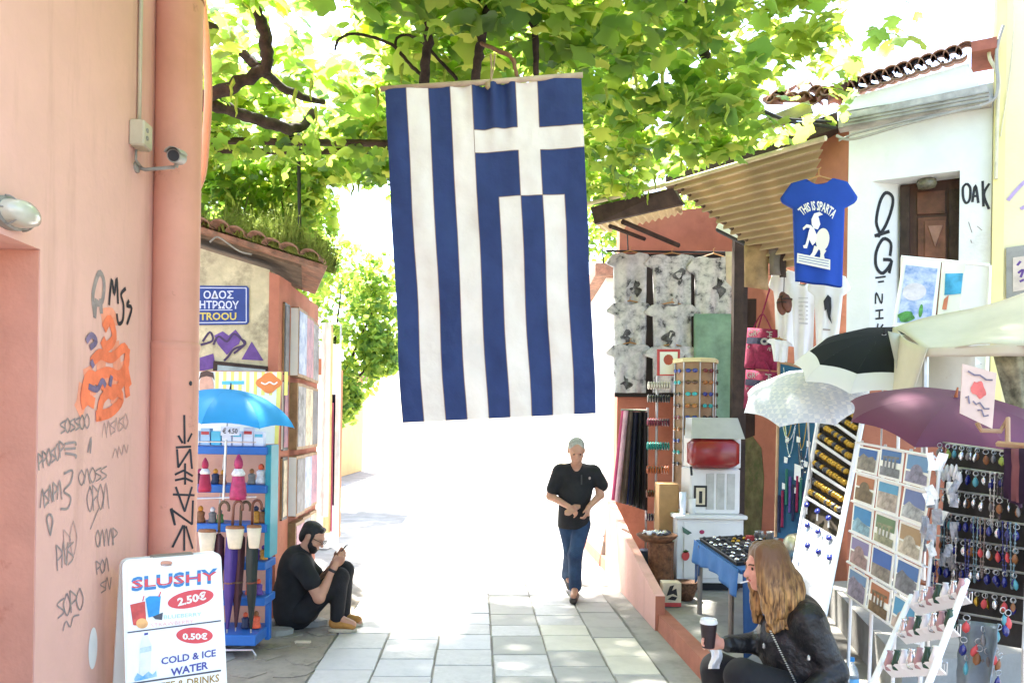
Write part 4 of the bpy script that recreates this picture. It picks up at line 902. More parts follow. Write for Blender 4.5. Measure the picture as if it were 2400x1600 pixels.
g = Fig(.007); fw_ = (tR-aR); g.cone(V3(aR.x, aR.y+.02, .045), V3(tR.x, aR.y-.19, .035), .045, .04, .02); g.build('shoe', m_shoe, man)
g = Fig(.007); g.cone(aL+V3(0, .03, -.05), tL+V3(0, -.02, -.03), .044, .04, .02); g.build('shoe', m_shoe, man)
g = Fig(.006); g.ell(P(0, -.02, .040), (.085, .104, .086), A, .02); g.ell(P(0, -.055, -.005), (.086, .06, .07), A, .02); g.cut(P(0, .125, -.045), (.088, .094, .098), A, .02); g.build('hair', m_greyhair, man)
b = MB()
for x in (-1, 1): b.lathe(P(x*.03, .083, .007), [(.0001, 0), (.008, .002), (.009, .006), (.0001, .01)], 8, (A[0], A[2], A[1]))
b.build('eyes', m_eye, man)
b = MB(); b.ribbon([wm(1363, 1112, -.125), wm(1363, 1135, -.13)], .016, (0, -1, 0)); b.build('placket', mat('grey_cloth', (.05, .05, .05), .9), man)
b = MB(); b.add(ellipse(wm(1382, 1120, -.118), (1, 0, 0), UP, .012, .016, 10), [tuple(range(10))]); b.build('chest_badge', m_marker, man)
# ---------------- seated man with a phone
YS = 6.95
def wsn(px, py, dy=0.0): return W(px, py, YS+dy)
bs = G(720, 1465); sit = empty('person', (bs.x, YS, 0), 'man in black sitting on the ground looking at a phone', 'person')
f = Fig(.008)
A2, P2_ = head(f, wsn(734, 1258, 0), (.86, -.12, -.48), (.45, 0, .88), 1.02)
f.cone(wsn(706, 1300, .01), wsn(724, 1272, .0), .058, .056, .03)
f.ell(wsn(690, 1350, .02), (.12, .16, .22), None, .04); f.ell(wsn(700, 1428, .03), (.16, .17, .11), None, .04)
s1, e1, w1 = wsn(706, 1325, -.17), wsn(748, 1400, -.20), wsn(783, 1330, -.14)
s2, e2, w2 = wsn(712, 1322, .20), wsn(752, 1360, .20), wsn(788, 1318, .06)
f.chain([s1, e1], [.056, .046]).chain([e1, w1], [.048, .029]).chain([s2, e2], [.055, .045]).chain([e2, w2], [.045, .029])
hand(f, w1, wsn(801, 1298, -.06)-w1, (.3, .9, .2), (-.5, .4, .7), 1.05, .9); hand(f, w2, wsn(800, 1296, .03)-w2, (.3, -.9, .2), (-.5, -.3, .7), 1.05, .8)
h1, k1, a1 = wsn(712, 1432, -.08), wsn(796, 1352, -.10), wsn(790, 1446, -.10)
h2, k2, a2 = wsn(712, 1432, .12), wsn(808, 1336, .10), wsn(805, 1440, .12)
f.chain([h1, k1, a1], [.09, .058, .042]).chain([h2, k2, a2], [.09, .058, .042]); f.cone(a1, a1+V3(.14, -.02, -.05), .036, .03).cone(a2, a2+V3(.14, -.02, -.05), .036, .03)
f.build('body', m_skin, sit)
g = Fig(.008); g.ell(wsn(692, 1345, .02), (.148, .20, .25), None, .06); g.cone(wsn(704, 1318, -.13), wsn(708, 1316, .16), .085, .085, .06); g.cone(wsn(688, 1390, .02), wsn(690, 1428, .02), .175, .18, .06); g.cone(wsn(704, 1305, .01), wsn(712, 1290, .01), .08, .068, .03)
g.chain([wsn(708, 1325, -.165), wsn(730, 1362, -.19)], [.083, .078], .04).chain([wsn(714, 1322, .19), wsn(738, 1345, .2)], [.082, .076], .04); g.build('shirt', m_blackcloth, sit)
g = Fig(.008); g.ell(wsn(700, 1436, .03), (.17, .19, .10), None, .04); g.chain([h1, k1], [.105, .078], .03).chain([k1, a1], [.076, .058], .03).chain([h2, k2], [.105, .078], .03).chain([k2, a2], [.076, .058], .03); g.build('trousers', mat('black_trousers', (.012, .012, .014), .9, .2, 9, .3), sit)
m_tan = mat('tan_suede', srgb('A8793F'), .85, .15, 12); m_sole = mat('pale_sole', srgb('B9AF98'), .7)
for a in (a1, a2):
    g = Fig(.007); g.cone(V3(a.x-.03, a.y, .075), V3(a.x+.13, a.y-.02, .055), .042, .036, .02); g.cone(a+V3(0, 0, .01), V3(a.x-.01, a.y, .07), .046, .045, .02); sh_ = g.build('shoe', m_tan, sit)
    b = MB(); b.lathe((a.x+.05, a.y-.01, .006), [(.06, 0), (.062, .014), (.06, .028)], 16, None, 2.0, .8); b.build('sole', m_sole, sh_)
g = Fig(.007); g.ell(P2_(0, -.03, .05), (.082, .098, .078), A2, .02); g.ell(P2_(0, -.075, -.005), (.07, .045, .06), A2, .02); g.cone(P2_(-.03, .045, .094), P2_(.03, .05, .094), .018, .018, .02); g.ell(P2_(0, -.07, -.04), (.055, .035, .05), A2, .02); g.cut(P2_(0, .13, -.02), (.1, .095, .082), A2, .012)
for x in (-1, 1): g.cone(P2_(x*.07, .012, .02), P2_(x*.064, .018, -.05), .014, .011, .015)
g.build('hair', m_darkhair, sit)
g = Fig(.006); g.ell(P2_(0, .022, -.042), (.066, .074, .082), A2, .02); g.ell(P2_(0, .055, -.096), (.036, .034, .028), A2, .02); g.cut(P2_(0, .115, -.012), (.07, .075, .052), A2, .008); g.cut(P2_(0, 0, .055), (.14, .16, .085), A2, .008); g.cut(P2_(0, -.09, -.03), (.1, .085, .1), A2, .01); g.build('beard', m_darkhair, sit)
b = MB(); c = P2_(0, .1, .008)
for x in (-1, 1): b.tube(ellipse(P2_(x*.032, .104, .008), A2[0], A2[2], .024, .018, 14), .0025, 5); b.tube([P2_(x*.056, .1, .01), P2_(x*.078, -.01, .004)], .0025, 5)
b.build('glasses', m_black, sit)
b = MB(); b.lathe(w1.lerp(e1, .1), [(.032, -.012), (.034, 0), (.032, .012)], 14, ((w1-e1).normalized().orthogonal().normalized(), (w1-e1).normalized().cross((w1-e1).normalized().orthogonal().normalized()), (w1-e1).normalized())); b.build('watch', m_black, sit)
pd = (wsn(806, 1283, 0)-wsn(782, 1312, 0)).normalized(); pn = pd.cross(V3(0, 1, 0)).normalized(); b = MB(); b.bbox(wsn(800, 1292, -.005)+pn*.0, (.036, .074, .005), (V3(0, 1, 0), pd, pn), .004)
b.solo('mobile_phone', m_black, 'dark mobile phone held by the seated man', 'phone')
# ---------------- woman with a coffee cup
YW = 4.0
def ww_(px, py, dy=0.0): return W(px, py, YW+dy)
wo = empty('person', V3(W(1850, 1600, YW).x, YW, 0), 'woman with long blonde hair in black leather jacket holding coffee', 'person')
f = Fig(.007)
A3, P3_ = head(f, ww_(1792, 1328, 0), (-.97, -.12, -.12), (-.05, 0, 1), .95, False)
f.cone(ww_(1828, 1415, .02), ww_(1812, 1362, .0), .05, .048, .03)
f.ell(ww_(1862, 1500, .05), (.12, .15, .22), None, .04); f.ell(ww_(1900, 1625, .05), (.17, .17, .14), None, .04); f.ell(ww_(1818, 1478, .06), (.06, .08, .09), None, .05)
sN, eN, wN = ww_(1895, 1455, -.13), ww_(1955, 1575, -.16), ww_(1880, 1640, -.24)
sF, eF, wF = ww_(1838, 1455, .2), ww_(1790, 1505, .15), ww_(1696, 1508, .03)
f.chain([sN, eN], [.05, .042]).chain([eN, wN], [.042, .026]).chain([sF, eF], [.05, .04]).chain([eF, wF], [.04, .025])
hand(f, wF, V3(-1, -.15, .1), V3(0, -.9, .1), V3(-.1, -.1, 1), .95, .95); hand(f, wN, V3(-.8, -.2, -.5), V3(0, .8, -.5), V3(-.2, -.6, .5), .95, .5)
h1, k1, a1 = ww_(1890, 1640, -.06), ww_(1740, 1585, -.18), V3(W(1745, 1600, YW).x, YW-.16, .07)
h2, k2, a2 = ww_(1890, 1640, .14), ww_(1682, 1568, .12), V3(W(1690, 1600, YW).x, YW+.14, .07)
f.chain([h1, k1, a1], [.095, .062, .042]).chain([h2, k2, a2], [.095, .062, .042]); f.cone(a1, a1+V3(-.13, 0, -.03), .034, .028).cone(a2, a2+V3(-.13, 0, -.03), .034, .028)
f.build('body', m_skin2, wo)
m_leather = mat('black_leather', (.014, .014, .016), .45, .25, 7, 1.0, bscale=13, spec=.5, bdist=.03)
g = Fig(.007); g.ell(ww_(1870, 1500, .04), (.155, .19, .24), None, .06); g.cone(ww_(1888, 1448, -.10), ww_(1842, 1446, .17), .078, .075, .06); g.cone(ww_(1880, 1560, .03), ww_(1905, 1610, .03), .17, .175, .05); g.cone(ww_(1850, 1440, .03), ww_(1838, 1410, .03), .085, .072, .03)
g.chain([sN, eN], [.078, .064], .04).chain([eN, wN], [.064, .045], .02).chain([sF, eF], [.072, .058], .04).chain([eF, ww_(1706, 1508, .035)], [.058, .042], .02)
g.ell(ww_(1812, 1500, .05), (.075, .13, .13), None, .05); g.cut(ww_(1788, 1458, -.04), (.032, .06, .075), None, .015); g.build('jacket', m_leather, wo)
g = Fig(.008); g.ell(ww_(1898, 1632, .05), (.18, .19, .13), None, .04); g.chain([h1, k1], [.11, .083], .03).chain([k1, a1], [.08, .055], .03).chain([h2, k2], [.11, .083], .03).chain([k2, a2], [.08, .055], .03); g.build('trousers', mat('black_jersey', (.012, .012, .014), .85, .15, 9, .2), wo)
for a in (a1, a2):
    g = Fig(.007); g.cone(V3(a.x+.03, a.y, .05), V3(a.x-.14, a.y, .04), .045, .038, .02); g.build('boot', m_blackcloth, wo)
g = Fig(.0065); rh = random.Random(8)
g.ell(P3_(0, -.03, .045), (.086, .098, .09), A3, .02)
for i in range(74):
    a = R(40+280*rh.random()); # round the back of the head from temple to temple
    x0, y0 = math.sin(a)*.084, math.cos(a)*.092-.02
    p0 = P3_(x0*.75, y0*.75, .09+rh.uniform(-.02, .02)); p1 = P3_(x0*1.05, y0*1.08, .0); ln = rh.uniform(.2, .31)
    w_ = rh.uniform(.008, .03); p2 = P3_(x0*1.3+rh.uniform(-.025, .025), y0*1.3-w_, -ln*.5); p3 = P3_(x0*1.35+rh.uniform(-.03, .03), y0*1.3-.01+rh.uniform(-.03, .03), -ln)
    pts = catmull([p0, p1, p2, p3], 4); g.chain(pts, [.018+.006*math.sin(j*.9+i)-.011*max(0, j/len(pts)-.55)*2 for j in range(len(pts))], .012)
g.cut(P3_(0, .115, -.03), (.066, .08, .10), A3, .012)
m_blonde = bpy.data.materials.new('blonde_hair'); m_blonde.use_nodes = True
N_ = m_blonde.node_tree.nodes; L_ = m_blonde.node_tree.links; tc = N_.new('ShaderNodeTexCoord'); mp_ = N_.new('ShaderNodeMapping'); mp_.inputs['Scale'].default_value = (70, 70, 9); nz = N_.new('ShaderNodeTexNoise'); nz.inputs['Scale'].default_value = 1.2; nz.inputs['Detail'].default_value = 5
L_.new(tc.outputs['Object'], mp_.inputs[0]); L_.new(mp_.outputs[0], nz.inputs['Vector']); rp = N_.new('ShaderNodeValToRGB'); rp.color_ramp.elements[0].color = (*srgb('4E3018'), 1); rp.color_ramp.elements[1].color = (*srgb('C4965A'), 1); rp.color_ramp.elements[0].position = .36; rp.color_ramp.elements[1].position = .66
L_.new(nz.outputs[0], rp.inputs[0])
sx_ = N_.new('ShaderNodeSeparateXYZ'); L_.new(tc.outputs['Object'], sx_.inputs[0]); mr_ = N_.new('ShaderNodeMapRange'); mr_.inputs[1].default_value = .95; mr_.inputs[2].default_value = 1.14; L_.new(sx_.outputs[2], mr_.inputs[0])
mx_ = N_.new('ShaderNodeMix'); mx_.data_type = 'RGBA'; L_.new(mr_.outputs[0], mx_.inputs[0]); L_.new(rp.outputs[0], mx_.inputs[6]); mx_.inputs[7].default_value = (*srgb('6E4A2A'), 1)
L_.new(mx_.outputs[2], N_['Principled BSDF'].inputs['Base Color']); N_['Principled BSDF'].inputs['Roughness'].default_value = .5
bn = N_.new('ShaderNodeBump'); bn.inputs['Strength'].default_value = .7; bn.inputs['Distance'].default_value = .01; L_.new(nz.outputs[0], bn.inputs['Height']); L_.new(bn.outputs[0], N_['Principled BSDF'].inputs['Normal'])
g.build('hair', m_blonde, wo, 1)
b = MB(); b.tube([P3_(-.018, .088, -.058), P3_(0, .092, -.056), P3_(.018, .088, -.058)], [.004, .007, .004], 6); b.build('lips', mat('lips', srgb('B55A55'), .5), wo)
b = MB()
for x in (-1, 1): b.lathe(P3_(x*.029, .075, .006), [(.0001, 0), (.008, .002), (.009, .006), (.0001, .01)], 8, (A3[0], A3[2], A3[1]))
b.build('eyes', m_eye, wo)
b = MB(); b.tube([P3_(-.02, .092, .026), P3_(-.03, .092, .03), P3_(-.048, .076, .026)], .004, 5); b.tube([P3_(.02, .092, .026), P3_(.03, .092, .03), P3_(.048, .076, .026)], .004, 5); b.build('eyebrows', mat('brown_brow', srgb('5A3C28'), .8), wo)
b = MB(); b.ribbon([ww_(1808, 1470, -.2), ww_(1820, 1520, -.2), ww_(1850, 1580, -.2), ww_(1880, 1625, -.2)], .012, (0, -1, 0)); 
b = MB()
for i in range(30):
    t = i/29; p = Vector(ww_(1806+70*t, 1478+145*t, -.155-.03*math.sin(math.pi*t))); b.bbox(p, (.0045, .004, .0025), None, .001)
b.build('zip', m_steel, wo)
for (px, py) in ((1895, 1540), (1790, 1512)):
    b = MB(); b.lathe(ww_(px, py, -.20 if px > 1850 else -.04), [(.0001, -.016), (.008, -.01), (.007, .006), (.0001, .014)], 8); b.build('zip_pull', m_steel, wo)
b = MB(); b.bbox(ww_(1852, 1432, .0), (.03, .11, .012), (V3(.9, 0, -.4).normalized(), V3(-.3, .95, 0).normalized(), V3(.4, 0, .9).normalized()), .008)
b = MB(); b.tube([P3_(0, .095, -.06), P3_(.012, .135, -.068)], .004, 8); b.solo('cigarette', m_whitep, 'white cigarette between the woman\'s lips', 'cigarette')
# stool under her
stl = empty('stool', V3(ww_(1905, 1600).x, YW+.05, 0), 'low wooden stool beneath the seated woman', 'stool'); c = Vector(stl.location); st_z = h1.z-.115
b = MB(); b.bbox(c+UP*(st_z-.02), (.15, .15, .02), None, .008); b.build('seat', m_wood, stl)
for dx in (-.11, .11):
    for dy in (-.11, .11):
        b = MB(); b.tube([c+V3(dx, dy, 0), c+V3(dx*.9, dy*.9, st_z-.04)], .017, 8); b.build('leg', m_wood, stl)
# coffee cup
cu = empty('coffee_cup', ww_(1660, 1516, -.02), 'dark paper coffee cup with white lid in the woman\'s hand', 'cup'); c = Vector(cu.location)
b = MB(); b.lathe(c, [(.030, 0), (.041, .118)], 20); smooth_by_angle(b.build('cup', mat('cup_brown', srgb('2E2024'), .45, .15, 30), cu))
b = MB(); b.lathe(c+UP*.118, [(.043, 0), (.044, .008), (.041, .012), (.039, .022), (.033, .022), (.031, .014), (.0001, .014)], 20); smooth_by_angle(b.build('lid', m_whitep, cu))
b = MB(); b.grid(lambda u, v: ww_(1664+26*u+4*math.sin(v*5), 1522+44*v, -.06+.02*math.sin(u*6+v*3)), 6, 6, (0, .002, 0)); b.solo('paper_napkin', m_whitep, 'white crumpled paper napkin hanging under the coffee cup', 'napkin')
# ================================================================== GOODS ON THE LEFT
def umbrella(name, apex, axis, rad, depth, mats, label, shaft=.8, n=8, band=None, handle='hook', tipm=None, seed=0, shm=None, grp=None, handle_dir=None):
    """open umbrella: canopy panels with scalloped rim, ribs, shaft, handle and ferrule"""
    ax_ = Vector(axis).normalized(); e1_ = ax_.orthogonal().normalized(); e2_ = ax_.cross(e1_); apex = Vector(apex)
    u_ = empty(name, apex-ax_*shaft, label, 'umbrella', grp)
    if not isinstance(mats, list): mats = [mats]
    def P(a, t):
        k = (a*n/(2*math.pi)) % 1.0; sag = math.cos(math.pi/n)/math.cos((k-.5)*2*math.pi/n)*(1-.035*math.sin(math.pi*k)*t)
        z = -depth*(1-math.cos(t*1.25))/(1-math.cos(1.25))-(.0 if t < .98 else 0); r = rad*math.sin(t*1.25)/math.sin(1.25)*sag
        z += .02*math.sin(math.pi*k)*t**3
        return apex+ax_*z+(e1_*math.cos(a)+e2_*math.sin(a))*r
    for i in range(n):
        b = MB(); b.grid(lambda u, v: P(2*math.pi*(i+min(.9999, max(.0001, u)))/n, .02+.98*v), 6, 10); w = 11
        if band: b.m = [1 if (j+.5)/10 > band else 0 for _ in range(6) for j in range(10)]
        b.build('canopy_panel', mats, u_, True)
    b = MB()
    for i in range(n):
        a = 2*math.pi*i/n; b = MB(); b.tube([P(a+1e-5, .02+.98*t/6)-ax_*.006 for t in range(7)], .003, 5); b.build('rib', m_steel, u_)
    b = MB(); b.tube([apex-ax_*.02, apex-ax_*shaft], .006, 8); b.build('shaft', shm or m_steel, u_)
    b = MB(); b.tube([apex, apex+ax_*.05], [.009, .004], 8); b.build('ferrule', tipm or m_black, u_)
    return u_
# poster panel behind the rack
m_postw = mat('poster_white', srgb('F1F2EA'), .5, .02, 4); m_posty = mat('poster_yellow', srgb('F0E37A'), .5, .04, 4); m_posto = mat('poster_orange', srgb('F08A45'), .5, .08, 5)
po = empty('ice_cream_poster', G(600, 1500), 'tall ice cream poster panel with yellow and white stripes behind the rack', 'poster')
pq = [W(420, 868, 6.95), W(662, 870, 6.95), W(622, 1500, 6.62), W(400, 1505, 6.62)]
b = MB(); b.prism(pq, (0, .02, .0)); b.build('panel', m_pinkdark, po)
pf = lambda px, py, o=.003: onp(px, py, pq[0], (pq[1]-pq[0]).cross(pq[3]-pq[0]), o if (pq[1]-pq[0]).cross(pq[3]-pq[0]).y < 0 else -o)
pqn = (pq[1]-pq[0]).cross(pq[3]-pq[0]).normalized()
if pqn.y > 0: pqn = -pqn
b = MB(); b.add([pf(*p) for p in ((422, 870), (660, 872), (652, 1040), (414, 1040))], [(0, 1, 2, 3)]); b.build('print', m_postw, po)
b = MB()
for i in range(10):
    x = 505+i*18; 
    if x+9 > 606 and x < 606+40 and False: continue
    b.add([pf(*p, .005) for p in ((x, 871), (x+8, 871), (x+7, 926), (x-1, 926))], [(0, 1, 2, 3)])
b.add([pf(*p, .0055) for p in ((650, 872), (660, 872), (652, 1040), (643, 1040))], [(0, 1, 2, 3)])
b.build('stripe', m_posty, po)
b = MB(); b.add([pf(*p, .007) for p in ((520, 893), (572, 892), (572, 900), (520, 901))], [(0, 1, 2, 3)]); b.build('caption_bar', mat('sky_blue_print', srgb('63C1E6'), .5), po)
b = MB(); b.add([pf(630+28*math.cos(t)*(1+.1*math.cos(4*t)), 897+22*math.sin(t)*(1+.12*math.cos(4*t)), .008) for t in [2*math.pi*i/30 for i in range(30)]], [tuple(range(30))]); b.build('logo', m_posto, po)
strokes([[(612, 896), (622, 900), (632, 895), (642, 900), (650, 895)]], .012, m_postw, po, lambda x, y, o: pf(x, y, .01), pqn, name='logo_lettering')
b = MB(); b.add([pf(484+17*math.cos(t), 905+30*math.sin(t), .007) for t in [2*math.pi*i/24 for i in range(24)]], [tuple(range(24))]); b.build('printed_face', mat('printed_skin', srgb('D9A58C'), .5, .1, 20), po)
b = MB(); b.add([pf(*p, .009) for p in ((466, 890), (470, 872), (484, 868), (500, 873), (503, 892), (498, 884), (484, 881), (472, 884))], [tuple(range(8))]); b.build('printed_hair', mat('printed_brown', srgb('5A4034'), .5), po)
# framed picture on the plaster above the poster
fp = empty('framed_board', hw(560, 905, 0), 'dark framed board with teal picture propped above the poster', 'picture')
b = MB(); q = [hw(*p, .03) for p in ((500, 845), (626, 858), (626, 930), (496, 930))]; b.prism(q, (0, .026, 0)); b.build('frame', m_woodd, fp)
b = MB(); b.add([hw(*p, .033) for p in ((510, 855), (622, 866), (622, 925), (506, 925))], [(0, 1, 2, 3)]); b.build('mount', mat('pale_mount', srgb('A8B4B4'), .6), fp)
b = MB(); b.add([hw(*p, .035) for p in ((518, 868), (618, 874), (618, 925), (514, 925))], [(0, 1, 2, 3)]); b.build('picture', mat('teal_print', srgb('2E6A7A'), .6, .3, 12), fp)
# blue umbrella
m_cyan = mat('cyan_nylon', srgb('2E9BE0'), .55, .04, 4, trans=.3)
umbrella('blue_umbrella', W(540, 912, 6.25), (.10, -.06, 1), .52, .24, m_cyan, 'open bright blue umbrella over the souvenir rack', .95)
# rack
RY = 6.3
rk = empty('display_rack', V3(W(540, 1500, RY).x, RY, 0), 'tall blue painted display rack crowded with souvenirs', 'rack')
m_rblue = mat('rack_blue', srgb('2A68B4'), .5, .08, 6); m_rteal = mat('rack_teal', srgb('2C93A4'), .5, .08, 6)
x0, x1 = W(440, 1200, RY).x, W(636, 1200, RY).x
def rz(py): return W(540, py, RY).z
b = MB(); b.bbox((x1, RY, rz(1300)/2+rz(1040)/2), (.022, .1, (rz(1040)-rz(1300))/2), None, .004); b.build('post', m_rteal, rk)
b = MB(); b.bbox((x0, RY, rz(1040)/2), (.022, .1, rz(1040)/2), None, .004); b.build('post', m_rteal, rk)
b = MB(); b.bbox((x1-.03, RY+.06, rz(1300)/2+.03), (.018, .03, rz(1300)/2-.03), None, .004); b.build('post', m_rblue, rk)
shelves = [1054, 1142, 1232, 1318, 1400]
for py in shelves:
    z = rz(py); b = MB(); b.bbox(((x0+x1)/2, RY, z), ((x1-x0)/2, .14, .03), None, .005); b.build('shelf', m_rblue, rk)
z = rz(1480); b = MB(); b.bbox(((x0+x1)/2-.03, RY-.05, z), ((x1-x0)/2, .2, .04), None, .006); b.build('bottom_tray', m_rblue, rk)
b = MB(); b.tube([(x0, RY-.28, z-.07), (x1-.04, RY-.28, z-.06), (x1-.02, RY-.28, z-.1), (x1-.02, RY-.28, .0)], .009, 8); b.tube([(x0, RY-.28, z-.07), (x0, RY-.28, 0)], .009, 8); b.tube([(x0, RY+.2, z), (x0, RY+.2, 0)], .009, 8); b.build('foot_rail', m_steel, rk)
b = MB(); b.tube([W(530, 1030, RY-.3), W(524, 1170, RY-.3)], .01, 8); b.tube([W(450, 1168, RY-.3), W(600, 1164, RY-.3)], .008, 8); b.tube([W(524, 1164, RY-.3), W(524, 1170, RY)], .008, 6); b.tube([W(440, 1034, RY-.3), W(600, 1036, RY-.3)], .006, 6); b.build('hanging_rail', m_steel, rk)
# goods on the shelves
rb_ = random.Random(31)
bcol = [mat('box_white', srgb('DDE3EE'), .5, .05, 9), mat('box_pale_blue', srgb('A9C8E0'), .5, .08, 9), mat('box_cyan', srgb('5FC2DE'), .5, .08, 9)]
m_rd = mat('red_print', srgb('C24848'), .5, .1, 9)
for i in range(7):
    x = x0+.08+i*.082; o = empty('souvenir_box', (x, RY-.06, rz(1043)), 'small white and blue souvenir box on the top rack shelf', 'box', 'boxes on the top rack shelf')
    h_ = rb_.choice((.11, .13, .14)); b = MB(); b.bbox((x, RY-.06, rz(1043)+h_/2), (.036, .035, h_/2), None, .003); b.build('carton', bcol[i % 3 if i < 4 else 0], o)
    b = MB(); b.box((x, RY-.0965, rz(1043)+h_*.72), (.03, .001, .012)); b.build('printed_band', m_rd if i % 2 else bcol[2], o)
pcd = empty('price_card', W(540, 1022, RY-.16), 'white price card on the boxes of the top shelf', 'card'); q = [W(518, 998, RY-.17), W(562, 999, RY-.17), W(561, 1020, RY-.17), W(517, 1020, RY-.17)]
b = MB(); b.prism(q, (0, .003, 0)); b.build('card', bcol[0], pcd); b = MB(); textq(b, '€ 4.50', [bil(q, u, v)+V3(0, -.003, 0) for u, v in ((.1, .2), (.9, .2), (.9, .8), (.1, .8))], bold=.02); b.build('price', mat('grey_ink', (.12, .12, .14), .6), pcd)
def figurine(px, py, h_, c1, c2, label, dy=-.05):
    z = W(px, py, RY+dy); o = empty('figurine', z, label, 'figurine', 'souvenirs on the rack shelves'); s_ = h_
    b = MB(); b.lathe(z, [(.28*s_, 0), (.3*s_, .1*s_), (.22*s_, .35*s_), (.26*s_, .6*s_), (.12*s_, .7*s_)], 10); b.build('body', c1, o, True)
    b = MB(); b.lathe(z+UP*.68*s_, [(.08*s_, 0), (.16*s_, .1*s_), (.15*s_, .22*s_), (.05*s_, .32*s_)], 10); b.build('head', c2, o, True)
fc = [mat('goods_%s' % n, srgb(c), .5, .2, 25) for n, c in (('magenta', 'A8315E'), ('brown', '8A5A34'), ('amber', 'C88A30'), ('navy', '26304E'), ('orange', 'E0603C'), ('white', 'DCDCDC'), ('green', '4E7A40'), ('violet', '5A3C86'), ('grey', '77726E'), ('maroon', '5A2434'))]
MAG, BRN, AMB, NAV, ORA, WHI, GRN, VIO, GRY, MAR = fc
fname = {id(m): n for m, n in zip(fc, ('magenta', 'brown', 'amber', 'navy', 'orange', 'white', 'green', 'violet', 'grey', 'maroon'))}
figurine(612, 1132, .15, WHI, ORA, 'white figurine with an orange top on the second rack shelf')
for i, (px, py, h_, a, b_) in enumerate([(505, 1134, .12, NAV, AMB), (522, 1134, .11, BRN, AMB), (468, 1134, .12, MAR, MAG), (590, 1134, .12, GRY, BRN), (600, 1224, .13, AMB, NAV), (616, 1224, .12, BRN, NAV), (470, 1224, .13, BRN, AMB), (498, 1224, .12, GRY, WHI), (516, 1224, .1, GRN, GRY), (600, 1310, .12, VIO, AMB), (618, 1310, .11, AMB, VIO), (606, 1392, .12, VIO, ORA), (585, 1392, .12, ORA, NAV), (560, 1392, .1, NAV, BRN), (600, 1470, .13, ORA, BRN), (575, 1470, .12, NAV, ORA)]):
    figurine(px, py, h_, a, b_, fname[id(a)]+' figurine with '+fname[id(b_)]+' head on the '+('second', 'third', 'fourth', 'fifth', 'bottom')[min(4, (py-1130)//85)]+' rack shelf')
def closed_umbrella(top, bot, r, m, hm, label, hook=True):
    """furled umbrella hanging by its crook"""
    top, bot = Vector(top), Vector(bot); d = (bot-top).normalized(); L0 = (bot-top).length; u_ = empty('furled_umbrella', bot, label, 'umbrella', 'furled umbrellas hanging on the rack')
    b = MB(); n = 16; vs_ = []; e1_ = d.orthogonal().normalized(); e2_ = d.cross(e1_); prof = [(.25, .3), (.28, .9), (.45, 1.0), (.7, .8), (.9, .35), (.97, .2)]
    for (t, k) in prof:
        for i in range(n):
            a = 2*math.pi*i/n; rr = r*k*(1+.22*math.sin(a*5+t*3)); vs_.append(top+d*(L0*t)+(e1_*math.cos(a)+e2_*math.sin(a))*rr)
    b.add(vs_, [(i*n+k, i*n+(k+1) % n, (i+1)*n+(k+1) % n, (i+1)*n+k) for i in range(len(prof)-1) for k in range(n)]); b.build('folded_canopy', m, u_, True)
    b = MB(); b.tube([top+d*(L0*.08), bot], .005, 6); b.build('shaft', m_steel, u_)
    b = MB(); b.tube([top+d*(L0*.24), top+d*(L0*.06)]+[top+d*(L0*.06)-d*(.05*math.sin(math.pi*k/8))+V3(1, 0, 0)*(.035*(1-math.cos(math.pi*k/8))) for k in range(1, 10)], .011, 8); b.build('crook_handle', hm, u_, True)
    b = MB(); b.lathe(top+d*(L0*.62), [(r*1.0, -.006), (r*1.04, 0), (r*1.0, .006)], 12, (e1_, e2_, d)); b.build('strap', hm, u_)
m_crm = mat('cream_cloth', srgb('D8CBB0'), .85, .1, 9); m_purpn = mat('purple_nylon', srgb('4B3680'), .5, .1, 6); m_mar = mat('maroon_nylon', srgb('4A2A34'), .5, .1, 6); m_grn = mat('bottle_green_nylon', srgb('1E2A28'), .5, .1, 6)
closed_umbrella(W(548, 1170, RY-.3), W(532, 1482, RY-.26), .042, m_purpn, mat('brown_handle', srgb('7A5142'), .4, .2, 9), 'furled purple umbrella with brown crook hanging on the rack')
closed_umbrella(W(566, 1172, RY-.27), W(552, 1478, RY-.22), .038, m_mar, m_wood, 'furled maroon umbrella hanging beside the purple one')
closed_umbrella(W(592, 1168, RY-.3), W(588, 1482, RY-.24), .04, m_grn, mat('russet_handle', srgb('6A3A28'), .4, .2, 9), 'furled bottle green umbrella hanging at the rack edge')
closed_umbrella(W(515, 1172, RY-.3), W(508, 1480, RY-.24), .038, m_mar, m_wood, 'dark furled umbrella hanging behind the price board')
for (px, py0, py1, m, r_, lab) in ((558, 1064, 1170, MAG, .06, 'magenta doll with white collar hanging on the rack'), (480, 1072, 1152, mat('crimson_cloth', srgb('A02848'), .7, .15, 12), .045, 'crimson doll hanging on the rack')):
    o = empty('hanging_doll', W(px, py1, RY-.3), lab, 'doll'); t_, e_ = W(px, py0, RY-.3), W(px, py1, RY-.3); hh = (t_-e_).length
    b = MB(); b.lathe(e_, [(r_*1.0, 0), (r_*1.05, hh*.1), (r_*.7, hh*.55), (r_*.3, hh*.68)], 12); b.build('skirt', m, o, True)
    b = MB(); b.lathe(e_+UP*hh*.52, [(r_*.72, 0), (r_*.85, hh*.05), (r_*.5, hh*.16)], 12); b.build('collar', WHI, o, True)
    b = MB(); b.lathe(e_+UP*hh*.66, [(r_*.35, 0), (r_*.55, hh*.1), (r_*.5, hh*.2), (r_*.1, hh*.34)], 12); b.build('hood', m, o, True)
